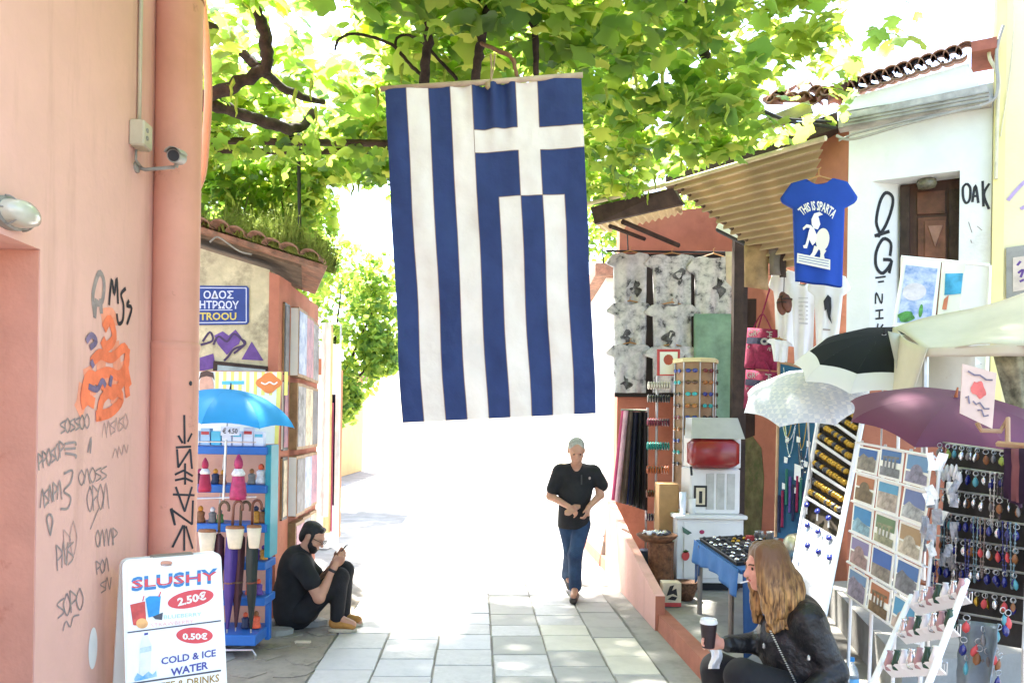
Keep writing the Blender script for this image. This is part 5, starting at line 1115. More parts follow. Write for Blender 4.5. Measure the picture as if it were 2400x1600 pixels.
for (px, py0, py1, w) in ((485, 1246, 1302, .068), (550, 1238, 1285, .07), (595, 1236, 1284, .055)):
    o = empty('cloth_pouch', W(px, py1, RY-.33), 'cream cloth pouch hanging '+('left of the dark furled umbrella', 'over the purple umbrella', 'over the bottle green umbrella')[(485, 550, 595).index(px)], 'pouch', 'pouches on the rack'); e_ = W(px, py1, RY-.33); hh = (W(px, py0, RY-.33)-e_).length
    b = MB(); b.lathe(e_, [(w*.62, 0), (w*.7, .01), (w, hh)], 12, None, 1, .55); b.build('bag', m_crm, o, True)
    b = MB(); b.lathe(e_+UP*hh, [(w*.95, -.004), (w*1.02, .008), (w*.9, .02)], 12, None, 1, .55); b.build('rim', BRN, o, True)
# pictures hung on the side wall of the corner house
m_fr = mat('frame_wood', srgb('9A7A58'), .6, .2, 9); pic = [mat('picture_%d' % i, srgb(c), .5, .35, 9, hue2=srgb(d)) for i, (c, d) in enumerate((('2A2A30', '70707A'), ('5A6A9A', 'B8C4D8'), ('A86A78', '5A4A6A'), ('8A8A90', '3A3A44'), ('C8B89A', '7A6A54')))]
for ri, (z0, z1) in enumerate(((2.2, 2.86), (1.5, 2.14), (.86, 1.44), (.36, .8))):
    for ci, (ya, yb) in enumerate(((7.42, 7.62), (7.72, 8.12), (8.2, 8.6), (8.66, 9.04))):
        if ci == 0 and ri == 3: continue
        o = empty('framed_picture', S(-1.79, (ya+yb)/2, z0), ('top', 'second', 'third', 'bottom')[ri]+' row framed picture, '+('against the house corner', 'second from the corner', 'third from the corner', 'beside the scarves')[ci], 'picture', 'pictures on the corner house side wall')
        pr_ = .02+.03*((ri*3+ci*5) % 3); c = S(-1.785+pr_/2, (ya+yb)/2, (z0+z1)/2); b = MB(); b.box(c, (pr_/2, (yb-ya)/2, (z1-z0)/2), ax); b.build('frame', m_black if ci == 0 else m_fr, o)
        b = MB(); b.box(c+SX*(pr_/2+.002), (.002, (yb-ya)/2-.03, (z1-z0)/2-.03), ax); b.build('picture', pic[(ri*2+ci) % 5], o)
        b = MB(); b.box(c-SD*((yb-ya)/2+.003), (pr_/2-.003, .003, (z1-z0)/2-.01), ax); b.build('side_edge', m_whitep if (ri+ci) % 2 else m_fr, o)
# towels and scarves hanging beyond them
for i, (Y, c, z1, z0, w) in enumerate(((9.2, 'F2F2F2', 2.9, .7, .09), (9.32, 'E8D8B0', 2.9, .5, .08), (9.45, 'D0709A', 2.0, .5, .05), (9.5, '282848', 2.1, .8, .06), (9.6, 'F4F4F4', 2.7, .3, .12), (9.75, 'E0A080', 2.4, .4, .08))):
    m = mat('towel_%d' % i, srgb(c), .9, .08, 6, trans=.25); p = S(-1.72+.012*i, Y, 0); b = MB()
    b.grid(lambda u, v: p+SX*(w*(u-.5)+.01*math.sin(u*9))+SD*(.03*math.sin(u*8+i))+UP*(z1-(z1-z0)*v), 8, 8, SD*.006)
    b.solo('hanging_scarf', m, ('long white', 'cream', 'pink', 'navy', 'broad white', 'apricot')[i]+' scarf hanging beyond the framed pictures', 'scarf', 'scarves hung beyond the pictures')
b = MB(); b.tube([S(-1.76, 9.05, 2.95), S(-1.70, 9.3, 2.95), S(-1.66, 9.85, 2.95)], .010, 8); b.tube([S(-1.66, 9.85, 2.95), S(-1.66, 9.85, 0)], .011, 8); b.solo('scarf_rail', m_steel, 'thin metal rail carrying the hanging scarves', 'rail')
# rubble by the wall
for i, (px, py, sx__, sy__, h_, m, nm, lab) in enumerate(((645, 1485, .13, .09, .05, m_conc, 'flat_stone', 'broken grey flat stone lying beside the rack foot'), (628, 1470, .08, .07, .07, m_old, 'flat_stone', 'rough stone lump between the rack and seated man'), (700, 1462, .22, .12, .05, m_conc, 'flat_stone', 'low grey stone slab under the seated man'), (712, 1506, .09, .02, .022, m_crm, 'wood_offcut', 'pale wood offcut lying on the rough paving'))):
    p = G(px, py); b = MB(); n = 9 if nm == 'flat_stone' else 4; rr = random.Random(i)
    pts = [p+V3(sx__*math.cos(2*math.pi*k/n+.78)*rr.uniform(.85, 1.15), sy__*math.sin(2*math.pi*k/n+.78)*rr.uniform(.85, 1.15), -.005) for k in range(n)]
    b.prism(pts, (rr.uniform(-.01, .01), 0, h_)); b.solo(nm, m, lab, 'stone' if nm == 'flat_stone' else 'wood')
# ---- slush drink sign
sl_ = empty('slushy_sign', V3(-1.7, 4.05, 0), 'white folding pavement sign advertising slushy and cold ice water', 'sign')
TL, TR = W(286, 1312, 3.92), W(518, 1292, 4.2); d_ = (TR-TL); d_.z = 0; wS = d_.length; d_.normalize(); TLz = (TL.z+TR.z)/2; nb = d_.cross(UP).normalized()
if nb.y > 0: nb = -nb
lean = .22
def sp_(u, v, off=0.0):   # u across, v down from the top (metres)
    k = v/TLz; p = V3(TL.x, TL.y, TLz)+d_*u+nb*(lean*k)-UP*v; n_ = (nb*TLz+UP*lean).normalized(); return p+n_*off
snrm = (nb*TLz+UP*lean).normalized()
Hs = TLz/1.0
def s_px(px, py, off=.004): return onp(px, py, sp_(0, 0, 0), snrm, off)
def rrect(w, h, r, n=5):
    pts = []
    for cx, cy, a0 in ((w-r, r, -90), (w-r, h-r, 0), (r, h-r, 90), (r, r, 180)):
        for i in range(n+1): a = R(a0+90*i/n); pts.append((cx+r*math.cos(a), cy+r*math.sin(a)))
    return pts
m_sw = mat('sign_white_plastic', (.84, .83, .78), .4, .02, 5)
for back in (0, 1):
    b = MB(); o = []
    for (u, v) in rrect(wS, TLz-.02, .035):
        p = sp_(u, v, 0); 
        if back: p = V3(TL.x, TL.y, TLz)+d_*u-nb*(lean*v/TLz+.035)-UP*v
        o.append(p)
    # frame ring with a hand hole near the top edge
    b.prism(o, (nb if back else -snrm)*.022 if not back else -nb*.022); b.build('board' if not back else 'rear_board', m_sw, sl_)
b = MB(); b.prism([s_px(390+14*math.cos(t)/max(abs(math.cos(t)), abs(math.sin(t)))**.6, 1320+6.5*math.sin(t)/max(abs(math.cos(t)), abs(math.sin(t)))**.6, .001) for t in [2*math.pi*i/20 for i in range(20)]], snrm*.001); b.build('hand_hole', m_pinkdark, sl_)
b = MB(); b.bbox(sp_(wS/2, -.0, -.03), (.1, .03, .012), (d_, nb, UP), .004); b.build('hinge', m_greyp, sl_)
def sq(pts, off=.004): return [s_px(x, y, off) for x, y in pts]
def sprint(name, m, polys, off=.004):
    for p in polys:
        b = MB(); b.add(sq(p, off), [tuple(range(len(p)))]); b.build(name, m, sl_)
m_ink_r = mat('print_red', srgb('D84A50'), .45, .05, 12); m_ink_b = mat('print_blue', srgb('3C7FB8'), .45, .05, 12); m_ink_v = mat('print_violet', srgb('4A4A94'), .45, .05, 12); m_ink_k = mat('print_grey', srgb('4A4A54'), .5)
sprint('poster_sheet', mat('poster_paper', (.86, .87, .88), .35, .01, 4), [[(300, 1330), (516, 1308), (519, 1620), (296, 1640)]], .002)
b = MB(); wv = lambda u, t: (u, t+.0)
textq(b, 'SLUSHY', sq([(308, 1352), (510, 1330), (510, 1366), (308, 1386)], .0045), bold=.03); b.build('lettering', m_ink_b, sl_)
b = MB(); textq(b, 'SLUSHY', sq([(309, 1360), (509, 1338), (509, 1358), (309, 1378)], .0055), bold=.015); b.build('lettering', m_ink_r, sl_)
def ell_px(cx, cy, a, b_, rot): return [(cx+a*math.cos(t)*math.cos(rot)-b_*math.sin(t)*math.sin(rot), cy+a*math.cos(t)*math.sin(rot)+b_*math.sin(t)*math.cos(rot)) for t in [2*math.pi*i/32 for i in range(32)]]
sprint('price_oval', m_ink_r, [ell_px(447, 1403, 55, 20, -.21)], .004); sprint('price_oval', m_ink_r, [ell_px(456, 1488, 43, 19, .02)], .004)
b = MB(); textq(b, '2.50€', sq([(415, 1400), (482, 1384), (484, 1404), (417, 1420)], .0055), bold=.035); b.build('price_lettering', m_sw, sl_); b = MB(); textq(b, '0.50€', sq([(428, 1482), (486, 1482), (486, 1498), (428, 1498)], .0055), bold=.035); b.build('price_lettering', m_sw, sl_)
b = MB(); textq(b, 'BLUEBERRY', sq([(384, 1441), (472, 1434), (472, 1442), (384, 1450)], .0045)); b.build('lettering', mat('print_pale_blue', srgb('A8CCE0'), .5), sl_)
b = MB(); textq(b, 'STRAWBERRY', sq([(354, 1460), (454, 1450), (454, 1459), (354, 1469)], .0045)); b.build('lettering', mat('print_pale_red', srgb('F0B4AC'), .5), sl_)
sprint('cup_picture', mat('print_cup_red', srgb('D0504A'), .5, .15, 20), [[(305, 1416), (340, 1408), (343, 1455), (330, 1466), (312, 1464)]], .004)
sprint('cup_picture', mat('print_cup_blue', srgb('2F92D2'), .5, .1, 20), [[(341, 1402), (350, 1396), (377, 1396), (373, 1440), (348, 1446)]], .005)
sprint('fruit_picture', mat('print_fruit', srgb('F0B070'), .5, .2, 20), [ell_px(333, 1460, 14, 12, 0)], .006); sprint('berry_picture', m_ink_k, [[(358, 1444), (382, 1434), (380, 1452), (364, 1450)]], .006)
sprint('straw_picture', m_ink_r, [[(333, 1408), (337, 1394), (339, 1395), (336, 1408)], [(371, 1397), (376, 1385), (378, 1386), (374, 1398)]], .006)
sprint('divider_line', m_ink_k, [[(299, 1480), (518, 1452), (518, 1455), (299, 1483)], [(296, 1601), (518, 1568), (518, 1572), (296, 1605)]], .005)
m_icy = mat('print_ice', srgb('C6DAEA'), .5, .15, 20)
sprint('bottle_picture', mat('print_bottle', srgb('E2E6F2'), .5, .06, 20), [[(334, 1492), (346, 1488), (355, 1510), (352, 1575), (326, 1582), (328, 1512)]], .004)
sprint('bottle_cap_picture', m_ink_v, [[(338, 1483), (347, 1481), (347, 1486), (338, 1488)]], .005); sprint('bottle_label_picture', m_icy, [[(328, 1518), (355, 1512), (355, 1524), (328, 1530)]], .0055)
sprint('ice_picture', mat('print_ice_blue', srgb('3F86B4'), .5, .35, 30, hue2=srgb('A9CBE0')), [[(315, 1590), (322, 1576), (335, 1584), (348, 1572), (358, 1580), (366, 1570), (368, 1584), (316, 1596)]], .006)
b = MB(); textq(b, 'COLD & ICE', sq([(378, 1540), (506, 1520), (506, 1537), (378, 1557)], .0045), bold=.025); textq(b, 'WATER', sq([(400, 1566), (488, 1548), (488, 1566), (400, 1584)], .0045), bold=.03); b.build('lettering', m_ink_v, sl_)
b = MB(); textq(b, 'COFFEE & DRINKS', sq([(330, 1606), (514, 1578), (514, 1596), (330, 1624)], .0045), bold=.02); b.build('lettering', mat('print_gold', srgb('A8863C'), .5, .2, 30), sl_)
# ================================================================== GOODS ON THE RIGHT
def cloth_quad(pts, m, name, label, cat, grp=None, n=(10, 14), amp=.012, th=.004, seed=0.0, parent=None):
    q = [Vector(p) for p in pts]; nn = (q[1]-q[0]).cross(q[3]-q[0]).normalized(); b = MB()
    b.grid(lambda u, v: bil(q, u, v)+nn*(amp*(math.sin(u*11+seed)*(.3+v)+.7*noise.noise((u*4+seed, v*5, seed)))), n[0], n[1], nn*th)
    return b.build(name, m, parent, True) if parent else b.solo(name, m, label, cat, grp, True)
TEE = [(.32, 0), (.36, .03), (.43, .05), (.5, .055), (.57, .05), (.64, .03), (.68, 0), (.86, .03), (1.0, .17), (.97, .27), (.84, .22), (.83, .5), (.84, 1.0), (.5, 1.015), (.16, 1.0), (.17, .5), (.16, .22), (.03, .27), (0, .17), (.14, .03)]
def tee(q, m, label, grp=None, hanger=True, cat='t-shirt', folds=.014, seed=0, extra=None):
    """t-shirt hanging on a hanger; q = quad of its outline"""
    q = [Vector(p) for p in q]; nn = (q[1]-q[0]).cross(q[3]-q[0]).normalized()
    if nn.y > 0: nn = -nn
    o = empty('t_shirt', bil(q, .5, 1), label, cat, grp)
    def sp2(u, v, off=0): return bil(q, u, v)+nn*(off+.045*(1-(2*u-1)**2)*(.5+.5*v)+folds*math.sin(u*17+seed+v*2)*(.2+v)+folds*.6*noise.noise((u*5+seed, v*6, seed)))
    b = MB(); NU, NV = 18, 22
    # rows between the left and right outline
    def edge(v):
        if v < .17: t = v/.17; l = .14-.14*t if v > .03 else .32-(.18)*(v/.03); l = (.32-.18*min(1, v/.03)) if v < .03 else .14*(1-(v-.03)/.14)
        elif v < .27: l = .03*(v-.17)/.10 if v < .22 else .03+.0
        else: l = .165
        if .22 <= v < .27: l = .03+(v-.22)/.05*.1
        return l, 1-l
    vs_ = []; fs_ = []
    rows = [0, .012, .03, .06, .1, .14, .17, .2, .22, .27]+[.27+.73*i/12 for i in range(1, 13)]
    for side in (0, 1):
        for v in rows:
            l, r_ = edge(v)
            for i in range(NU+1):
                u = l+(r_-l)*i/NU; neck = max(0, .055*(1-((u-.5)/.16)**2)) if not side else max(0, .02*(1-((u-.5)/.16)**2)); vv_ = max(v, neck)
                vs_.append(sp2(u, vv_) if not side else sp2(u, vv_)-nn*(.03+.05*(1-(2*u-1)**2)))
    w = NU+1; nr = len(rows); o2 = nr*w
    for i in range(nr-1):
        for j in range(NU): fs_.append((i*w+j, i*w+j+1, (i+1)*w+j+1, (i+1)*w+j)); fs_.append((o2+i*w+j, o2+(i+1)*w+j, o2+(i+1)*w+j+1, o2+i*w+j+1))
        fs_.append((i*w, (i+1)*w, o2+(i+1)*w, o2+i*w)); fs_.append((i*w+NU, o2+i*w+NU, o2+(i+1)*w+NU, (i+1)*w+NU))
    b.add(vs_, fs_); b.build('cloth', m, o, True)
    if hanger:
        b = MB(); t = sp2(.5, 0)-nn*.02; b.tube([sp2(.22, .03)-nn*.025, sp2(.5, -.035)-nn*.025, sp2(.78, .03)-nn*.025], .008, 6); b.tube([sp2(.5, -.035)-nn*.025, sp2(.5, -.10)-nn*.025, sp2(.53, -.12)-nn*.025], .004, 6); b.build('hanger', mat('hanger_wood', srgb('B98A55'), .6), o)
    return o, sp2
# ---- black and white printed shirts on the shop's end wall
def bw_mat(i):
    nm = 'black_white_print_%d' % i
    if nm in MATS: return MATS[nm]
    m = bpy.data.materials.new(nm); m.use_nodes = True; N = m.node_tree.nodes; L = m.node_tree.links; tc = N.new('ShaderNodeTexCoord'); mp = N.new('ShaderNodeMapping'); mp.inputs['Location'].default_value = (i*3.1, i*1.7, i*.9); L.new(tc.outputs['Object'], mp.inputs[0])
    v = N.new('ShaderNodeTexNoise'); v.inputs['Scale'].default_value = (5, 9, 6, 12, 7, 8, 10)[i % 7]; v.inputs['Detail'].default_value = 12; v.inputs['Roughness'].default_value = .68; v.inputs['Distortion'].default_value = .25; L.new(mp.outputs[0], v.inputs['Vector']); r_ = N.new('ShaderNodeValToRGB'); L.new(v.outputs[0], r_.inputs[0])
    e = r_.color_ramp.elements; e[0].position = .36; e[0].color = (.05, .05, .06, 1); e[1].position = .58; e[1].color = (.66, .65, .66, 1); k = e.new(.44); k.color = (.42, .42, .44, 1)
    L.new(r_.outputs[0], N['Principled BSDF'].inputs['Base Color']); N['Principled BSDF'].inputs['Roughness'].default_value = .9; MATS[nm] = m; return m
m_ink = mat('print_black', (.03, .03, .035), .8)
cols = [(1420, 1534), (1508, 1642), (1608, 1736)]
k = 0
for ci, (xa, xb) in enumerate(cols):
    for ri, (ya, yb) in enumerate(((592, 716), (708, 822), (806, 920))):
        if ci == 2 and ri > 0: continue
        Yr = 9.75-.06*ri-.05*ci
        if ci == 2: yb = 760
        o, sp2 = tee([W(xa, ya+4*ci, Yr), W(xb, ya+4*ci, Yr), W(xb-2, yb, Yr), W(xa+2, yb, Yr)], bw_mat(k), ('top', 'middle', 'bottom')[ri]+' row black and white printed shirt '+('at the open lane end', 'in the middle column', 'above the green curtain')[ci], 'printed shirts on the shop end wall', True, seed=k, folds=.03); k += 1
        b = MB()
        rr_ = random.Random(k*5)
        for j in range(2):
            cu_, cv_ = rr_.uniform(.36, .64), rr_.uniform(.32, .8); ph_ = rr_.uniform(0, 6); b = MB()
            cpt = [(cu_+(.09+.05*math.sin(3*t+ph_)+.02*math.sin(7*t))*math.cos(t), cv_+(.12+.05*math.sin(2*t+ph_)+.03*math.sin(5*t))*math.sin(t)) for t in [2*math.pi*i/26 for i in range(26)]]
            b.add([sp2(u, v, .006+.002*j) for u, v in cpt], [tuple(range(26))]); b.build('print', mat('washed_black', (.12, .12, .13), .9, .6, 14) if j else bw_mat((k+4) % 7), o)
b = MB(); b.tube([W(1420, 588, 9.8), W(1722, 592, 9.7)], .014, 8); b.tube([W(1470, 540, 9.9), W(1472, 588, 9.8)], .008, 6); b.tube([W(1722, 592, 9.7), W(1726, 560, 9.0)], .01, 6); b.solo('clothes_rail', m_black, 'dark rail holding the black and white shirts', 'rail')
cloth_quad([W(1626, 735, 9.5), W(1722, 735, 9.45), W(1722, 1060, 9.45), W(1626, 1060, 9.5)], mat('pale_green_cloth', srgb('8FB29C'), .8, .15, 6, trans=.2), 'green_curtain', 'pale green curtain hanging below the printed shirt', 'curtain', amp=.02)
cloth_quad([W(1700, 590, 9.0), W(1724, 590, 8.9), W(1724, 680, 8.9), W(1702, 660, 9.0)], mat('beige_cloth', srgb('C8B8A4'), .8, .1, 6), 'beige_cloth', 'narrow beige cloth hanging beside the dark post', 'cloth', n=(4, 6), amp=.005)
# ---- belts, bracelets, sunglasses
bc = ['B03060', 'C8A0A8', '6A5A4C', '584A40', '1E2C5A', '16182A', '141416', '101012', '121214', '201A1E']
for i, c in enumerate(bc):
    f_ = i/9; m = mat('belt_%d' % i, srgb(c), .6, .15, 9); p0, p1 = W(1462+50*f_, 962+4*f_, 9.0-.06*(i % 2)), W(1438+74*f_, 1172+22*f_, 8.95-.06*(i % 2)); b = MB()
    b.grid(lambda u, v: p0.lerp(p1, v)+V3(.026*(u-.5)*2, -.03*math.sin(u*math.pi), .01*math.sin(v*9+i)*u), 4, 8, (0, .012, 0)); b.solo('leather_belt', m, 'long %s belt hanging from the rail beside the parapet' % ('magenta', 'pale pink', 'taupe', 'brown', 'blue', 'navy', 'black', 'black', 'black', 'dark brown')[i], 'belt', 'belts on the rail')
b = MB(); b.tube([W(1455, 960, 9.0), W(1520, 962, 8.95)], .012, 8); b.tube([W(1518, 955, 8.95), V3(W(1518, 955, 8.95).x, 8.95, kz)], .014, 8); b.solo('belt_rail', m_steel, 'metal rail on a post carrying the belts', 'rail')
bs_ = empty('bracelet_stand', V3(W(1536, 1200, 8.8).x, 8.8, kz), 'tall stand of bracelet arms beside the sunglasses', 'stand'); c = Vector(bs_.location)
b = MB(); b.tube([c, V3(c.x, c.y, W(1536, 880, 8.8).z)], .014, 8); b.build('pole', m_steel, bs_); b = MB(); b.lathe(c, [(.16, 0), (.16, .015), (.03, .03)], 16); b.build('base', m_steel, bs_)
for i, (py, cn) in enumerate(((900, 'D8D0C0'), (930, '242426'), (985, '6E2C3A'), (1040, '1F7A72'), (1095, 'B0603A'), (1150, '7A4426'), (1205, '43324A'))):
    z = W(1536, py, 8.8).z; b = MB(); b.tube([V3(c.x-.12, c.y-.1, z), V3(c.x+.12, c.y-.1, z)], .012, 8); b.build('arm', m_steel, bs_)
    m = mat('bracelet_%d' % i, srgb(cn), .4, .35, 40)
    for j in range(9):
        x = c.x-.11+j*.0275; b = MB(); b.lathe((x, c.y-.1, z-.02), [(.036, -.009), (.044, -.004), (.044, .004), (.036, .009)], 12, (V3(0, 1, 0), UP, V3(1, 0, 0)))
        b.solo('bracelet', m, ('cream', 'black', 'wine red', 'teal', 'orange', 'brown', 'plum')[i]+' bracelet threaded on a stand arm beside the sunglasses', 'bracelet', ('cream', 'black', 'wine red', 'teal', 'orange', 'brown', 'plum')[i]+' bracelets on the stand')
sg_ = empty('sunglasses_stand', V3(W(1630, 1200, 8.75).x, 8.85, kz), 'octagonal wooden sunglasses column with cream top', 'stand'); c = Vector(sg_.location); zt_, zb_ = W(1630, 850, 8.75).z, W(1630, 1190, 8.75).z; m_lw = mat('light_wood', srgb('B08C6C'), .6, .12, 9)
b = MB(); b.lathe((c.x, c.y, 0), [(.215, kz), (.215, zt_)], 8); b.build('column', m_lw, sg_)
b = MB(); b.lathe((c.x, c.y, zt_+.002), [(.25, 0), (.25, .035), (.24, .045)], 8); b.build('top_cap', mat('cream_top', srgb('E8D8A8'), .5, .05, 6), sg_)
for i in range(8):
    a = 2*math.pi*i/8; b = MB(); b.tube([V3(c.x+.225*math.cos(a), c.y+.225*math.sin(a), kz), V3(c.x+.225*math.cos(a), c.y+.225*math.sin(a), zt_)], .009, 6); b.build('edge_strip', m_steel, sg_)
lens_c = [mat('lens_%s' % n, srgb(cc_), .12, .1, 9, spec=.8) for n, cc_ in (('blue', '2E3F9A'), ('turquoise', '30B4B8'), ('black', '17171A'), ('brown', '5A3A2A'), ('red', '7A2A34'), ('amber', 'B8743A'))]
for fi, ang in enumerate((-157.5, -112.5, -67.5, -22.5)):
    a = R(ang); n_ = V3(math.cos(a), math.sin(a), 0); t_ = V3(-math.sin(a), math.cos(a), 0)
    for ri in range(9):
        z = zt_-.09-ri*.125; k = (ri+fi*2) % 6 if not (fi == 1 and ri in (0, 2)) else (0 if ri == 0 else 1)
        if fi == 3: k = 2
        p = V3(c.x, c.y, z)+n_*.235; nmn = ('blue', 'turquoise', 'black', 'brown', 'red', 'amber')[k]
        o = empty('sunglasses', p, nmn+' lensed sunglasses clipped to the octagonal column', 'sunglasses', nmn+' sunglasses on the column')
        for s_ in (-1, 1):
            b = MB(); b.lathe(p+t_*(.036*s_), [(.0001, .004), (.024, .003), (.027, -.003), (.0001, -.004)], 14, (t_, UP, n_), 1.1, .85); b.build('lens', lens_c[k], o, True)
            b = MB(); b.tube([p+t_*(.068*s_), p+t_*(.07*s_)-n_*.02], .003, 5); b.build('temple', m_black, o)
        b = MB(); b.tube([p-t_*.066+UP*.014, p-t_*.01+UP*.006, p+t_*.01+UP*.006, p+t_*.066+UP*.014], .0035, 5); b.build('frame', m_black, o)
pn_ = empty('red_bordered_notice', W(1560, 890, 8.85), 'small white notice with red border behind the sunglasses column', 'notice')
q = [W(1540, 818, 9.0), W(1594, 818, 9.0), W(1592, 880, 9.0), W(1540, 880, 9.0)]; b = MB(); b.prism(q, (0, .004, 0)); b.build('border', mat('notice_red', srgb('C84848'), .5), pn_); b = MB(); b.add([bil(q, u, v)+V3(0, -.003, 0) for u, v in ((.12, .1), (.9, .1), (.9, .95), (.12, .95))], [(0, 1, 2, 3)]); b.build('sheet', m_postw, pn_); b = MB(); b.add([bil(q, .5+.22*math.cos(t), .4+.2*math.sin(t))+V3(0, -.005, 0) for t in [i*.5 for i in range(12)]], [tuple(range(12))]); b.build('emblem', mat('notice_rust', srgb('B4543C'), .5), pn_)
# ---- white cabinet with the slush machine
YC = 8.1
cab = empty('white_cabinet', V3(W(1665, 1300, YC).x, YC+.25, kz), 'white cupboard with fruit stickers carrying the slush machine', 'cabinet')
xl, xr = W(1586, 1280, YC).x, W(1742, 1280, YC).x; zt2 = W(1660, 1216, YC).z
m_cabw = mat('cabinet_white', (.74, .74, .72), .4, .04, 4, stain=(3, .6, .8, (.6, .58, .52)))
b = MB(); b.bbox(((xl+xr)/2, YC+.28, (zt2+kz+.08)/2), ((xr-xl)/2, .28, (zt2-kz-.08)/2), None, .006); b.build('carcass', m_cabw, cab)
b = MB(); b.bbox(((xl+xr)/2, YC+.27, zt2+.022), ((xr-xl)/2+.03, .31, .02), None, .008); b.build('worktop', m_cabw, cab)
b = MB(); b.box(((xl+xr)/2, YC+.3, kz+.04), ((xr-xl)/2-.03, .24, .038)); b.build('plinth', m_black, cab)
b = MB(); b.bbox(((xl+xr)/2+.02, YC-.004, (zt2+kz+.1)/2), ((xr-xl)/2-.05, .006, (zt2-kz-.1)/2-.03), None, .003); b.build('door', m_cabw, cab)
def cst(name, m, polys): 
    b = MB()
    for p in polys: b.add([W(x, y, YC-.014) for x, y in p], [tuple(range(len(p)))])
    b.build(name, m, cab)
cst('strawberry_sticker', m_rd, [ell_px(1607, 1302, 9, 11, .2)]); cst('strawberry_leaf_sticker', GRN, [[(1600, 1292), (1607, 1287), (1615, 1291), (1607, 1296)]]); cst('melon_sticker', mat('melon_green', srgb('4A6A5A'), .5, .2, 20), [[(1599, 1233), (1622, 1248), (1612, 1253), (1601, 1247)]]); cst('cherry_sticker', MAG, [ell_px(1645, 1246, 6, 5, 0)])
sm = empty('slush_machine', V3(W(1668, 1200, YC).x, YC+.25, zt2+.043), 'white slush machine with red tank and grey lid', 'machine')
xm0, xm1 = W(1620, 1150, YC).x, W(1738, 1150, YC).x; zm0 = zt2+.043; zA = W(1668, 1098, YC).z; zB = W(1668, 1030, YC).z; zC = W(1668, 985, YC).z
b = MB(); b.bbox(((xm0+xm1)/2, YC+.27, (zm0+zA)/2), ((xm1-xm0)/2, .22, (zA-zm0)/2), None, .015); b.build('base', m_cabw, sm)
b = MB(); b.bbox(((xm0+xm1)/2+.02, YC+.30, (zA+zB)/2+.02), ((xm1-xm0)/2, .19, (zB-zA)/2+.02), None, .01); b.build('rear_body', m_cabw, sm)
b = MB(); b.bbox(((xm0+xm1)/2-.035, YC+.02, (zA+zB)/2+.01), ((xm1-xm0)/2-.01, .14, (zB-zA)/2), None, .05); smooth_by_angle(b.build('red_tank', mat('red_tank', srgb('8A1E20'), .3, .12, 6, spec=.6), sm), 50)
b = MB(); b.prism([V3(xm0-.03, YC-.1, zB+.012), V3(xm1+.0, YC-.1, zB+.012), V3(xm1-.02, YC+.1, zC+.03), V3(xm0+.02, YC+.1, zC+.03)], V3(0, .3, 0)); b.build('lid', mat('grey_lid', srgb('A8A8A4'), .35, .06, 6), sm)
for i in range(3):
    b = MB(); x = xm0+.2+i*.105; b.bbox((x, YC+.048, (zm0+zA)/2), (.04, .004, (zA-zm0)/2-.05), None, .002); b.build('vent', mat('vent_grey', srgb('B8B8B2'), .5), sm)
b = MB(); qx, qz0, qz1 = W(1644, 1160, YC).x, W(1644, 1188, YC).z, W(1644, 1138, YC).z; b.bbox((qx, YC+.044, (qz0+qz1)/2), (.066, .006, (qz1-qz0)/2), None, .003); b.build('label_border', m_black, sm)
b = MB(); b.box((qx, YC+.036, (qz0+qz1)/2), (.045, .002, (qz1-qz0)/2-.022)); b.build('label', m_crm, sm); b = MB(); b.box((qx, YC+.033, (qz0+qz1)/2-.01), (.016, .001, (qz1-qz0)/2-.045)); b.build('label_mark', m_ink, sm)
b = MB(); b.tube([V3(xm0-.02, YC-.06, zA+.02), V3(xm0-.02, YC-.1, zA-.06)], .012, 8); b.build('tap', m_black, sm)
for i, (px, py, h_, r_, m, lab) in enumerate(((1600, 1196, .22, .035, mat('clear_cup', srgb('DCE4F0'), .2, .06, 9), 'stack of white plastic cups beside the slush machine'), (1622, 1194, .16, .038, m_whitep, 'short white cup on the cupboard top'))):
    p = W(px, py, YC+.05); p.z = zm0; b = MB(); b.lathe(p, [(r_*.8, 0), (r_, h_), (r_*.92, h_), (r_*.75, .01)], 14); b.solo('paper_cup', m, lab, 'cup', smooth=True)
b = MB(); p = W(1600, 1000, 8.3)
b = MB(); b.bbox((W(1560, 1150, 8.5).x, 8.45, (kz+W(1560, 1130, 8.5).z)/2), (.10, .14, (W(1560, 1130, 8.5).z-kz)/2), None, .008); b.solo('carton_stack', mat('cardboard', srgb('A8845A'), .85, .1, 8), 'brown cardboard carton column left of the white cupboard', 'carton')
# ---- baskets and pots by the parapet
def bowl(p, r_, h_, m, name, label, cat, fill=None, fm=None):
    o = empty(name, p, label, cat); b = MB(); b.lathe(p, [(r_*.6, 0), (r_*.85, h_*.5), (r_, h_), (r_*.93, h_), (r_*.8, h_*.55), (.0001, h_*.3)], 20); b.build('bowl', m, o, True)
    b = MB(); b.lathe(Vector(p)+UP*h_, [(r_*.93, -.004), (r_*1.03, .004), (r_*.95, .016)], 20); b.build('rim', m, o, True); return o
m_bask = mat('basket_brown', srgb('7A5236'), .8, .3, 22, .6); m_wick = mat('wicker', srgb('6A4A34'), .8, .3, 40, .8)
def stump(px, py, ztop, r_, m, label, Y):
    p = S(1.84, Y, kz); b = MB(); b.lathe(p, [(r_, 0), (r_*1.04, .05), (r_*.96, (ztop-kz)*.5), (r_, ztop-kz)], 16); return b.solo('display_crate', m, label, 'crate', smooth=False)
Yb = 8.0
zt3 = W(1515, 1268, Yb).z
stump(1520, 1300, zt3, .13, m_bask, 'round brown crate under the tray of silver trinkets', Yb)
bowl(S(1.80, Yb, zt3), .2, .06, m_bask, 'trinket_tray', 'shallow brown tray heaped with silver trinkets', 'tray')
rt2 = random.Random(77)
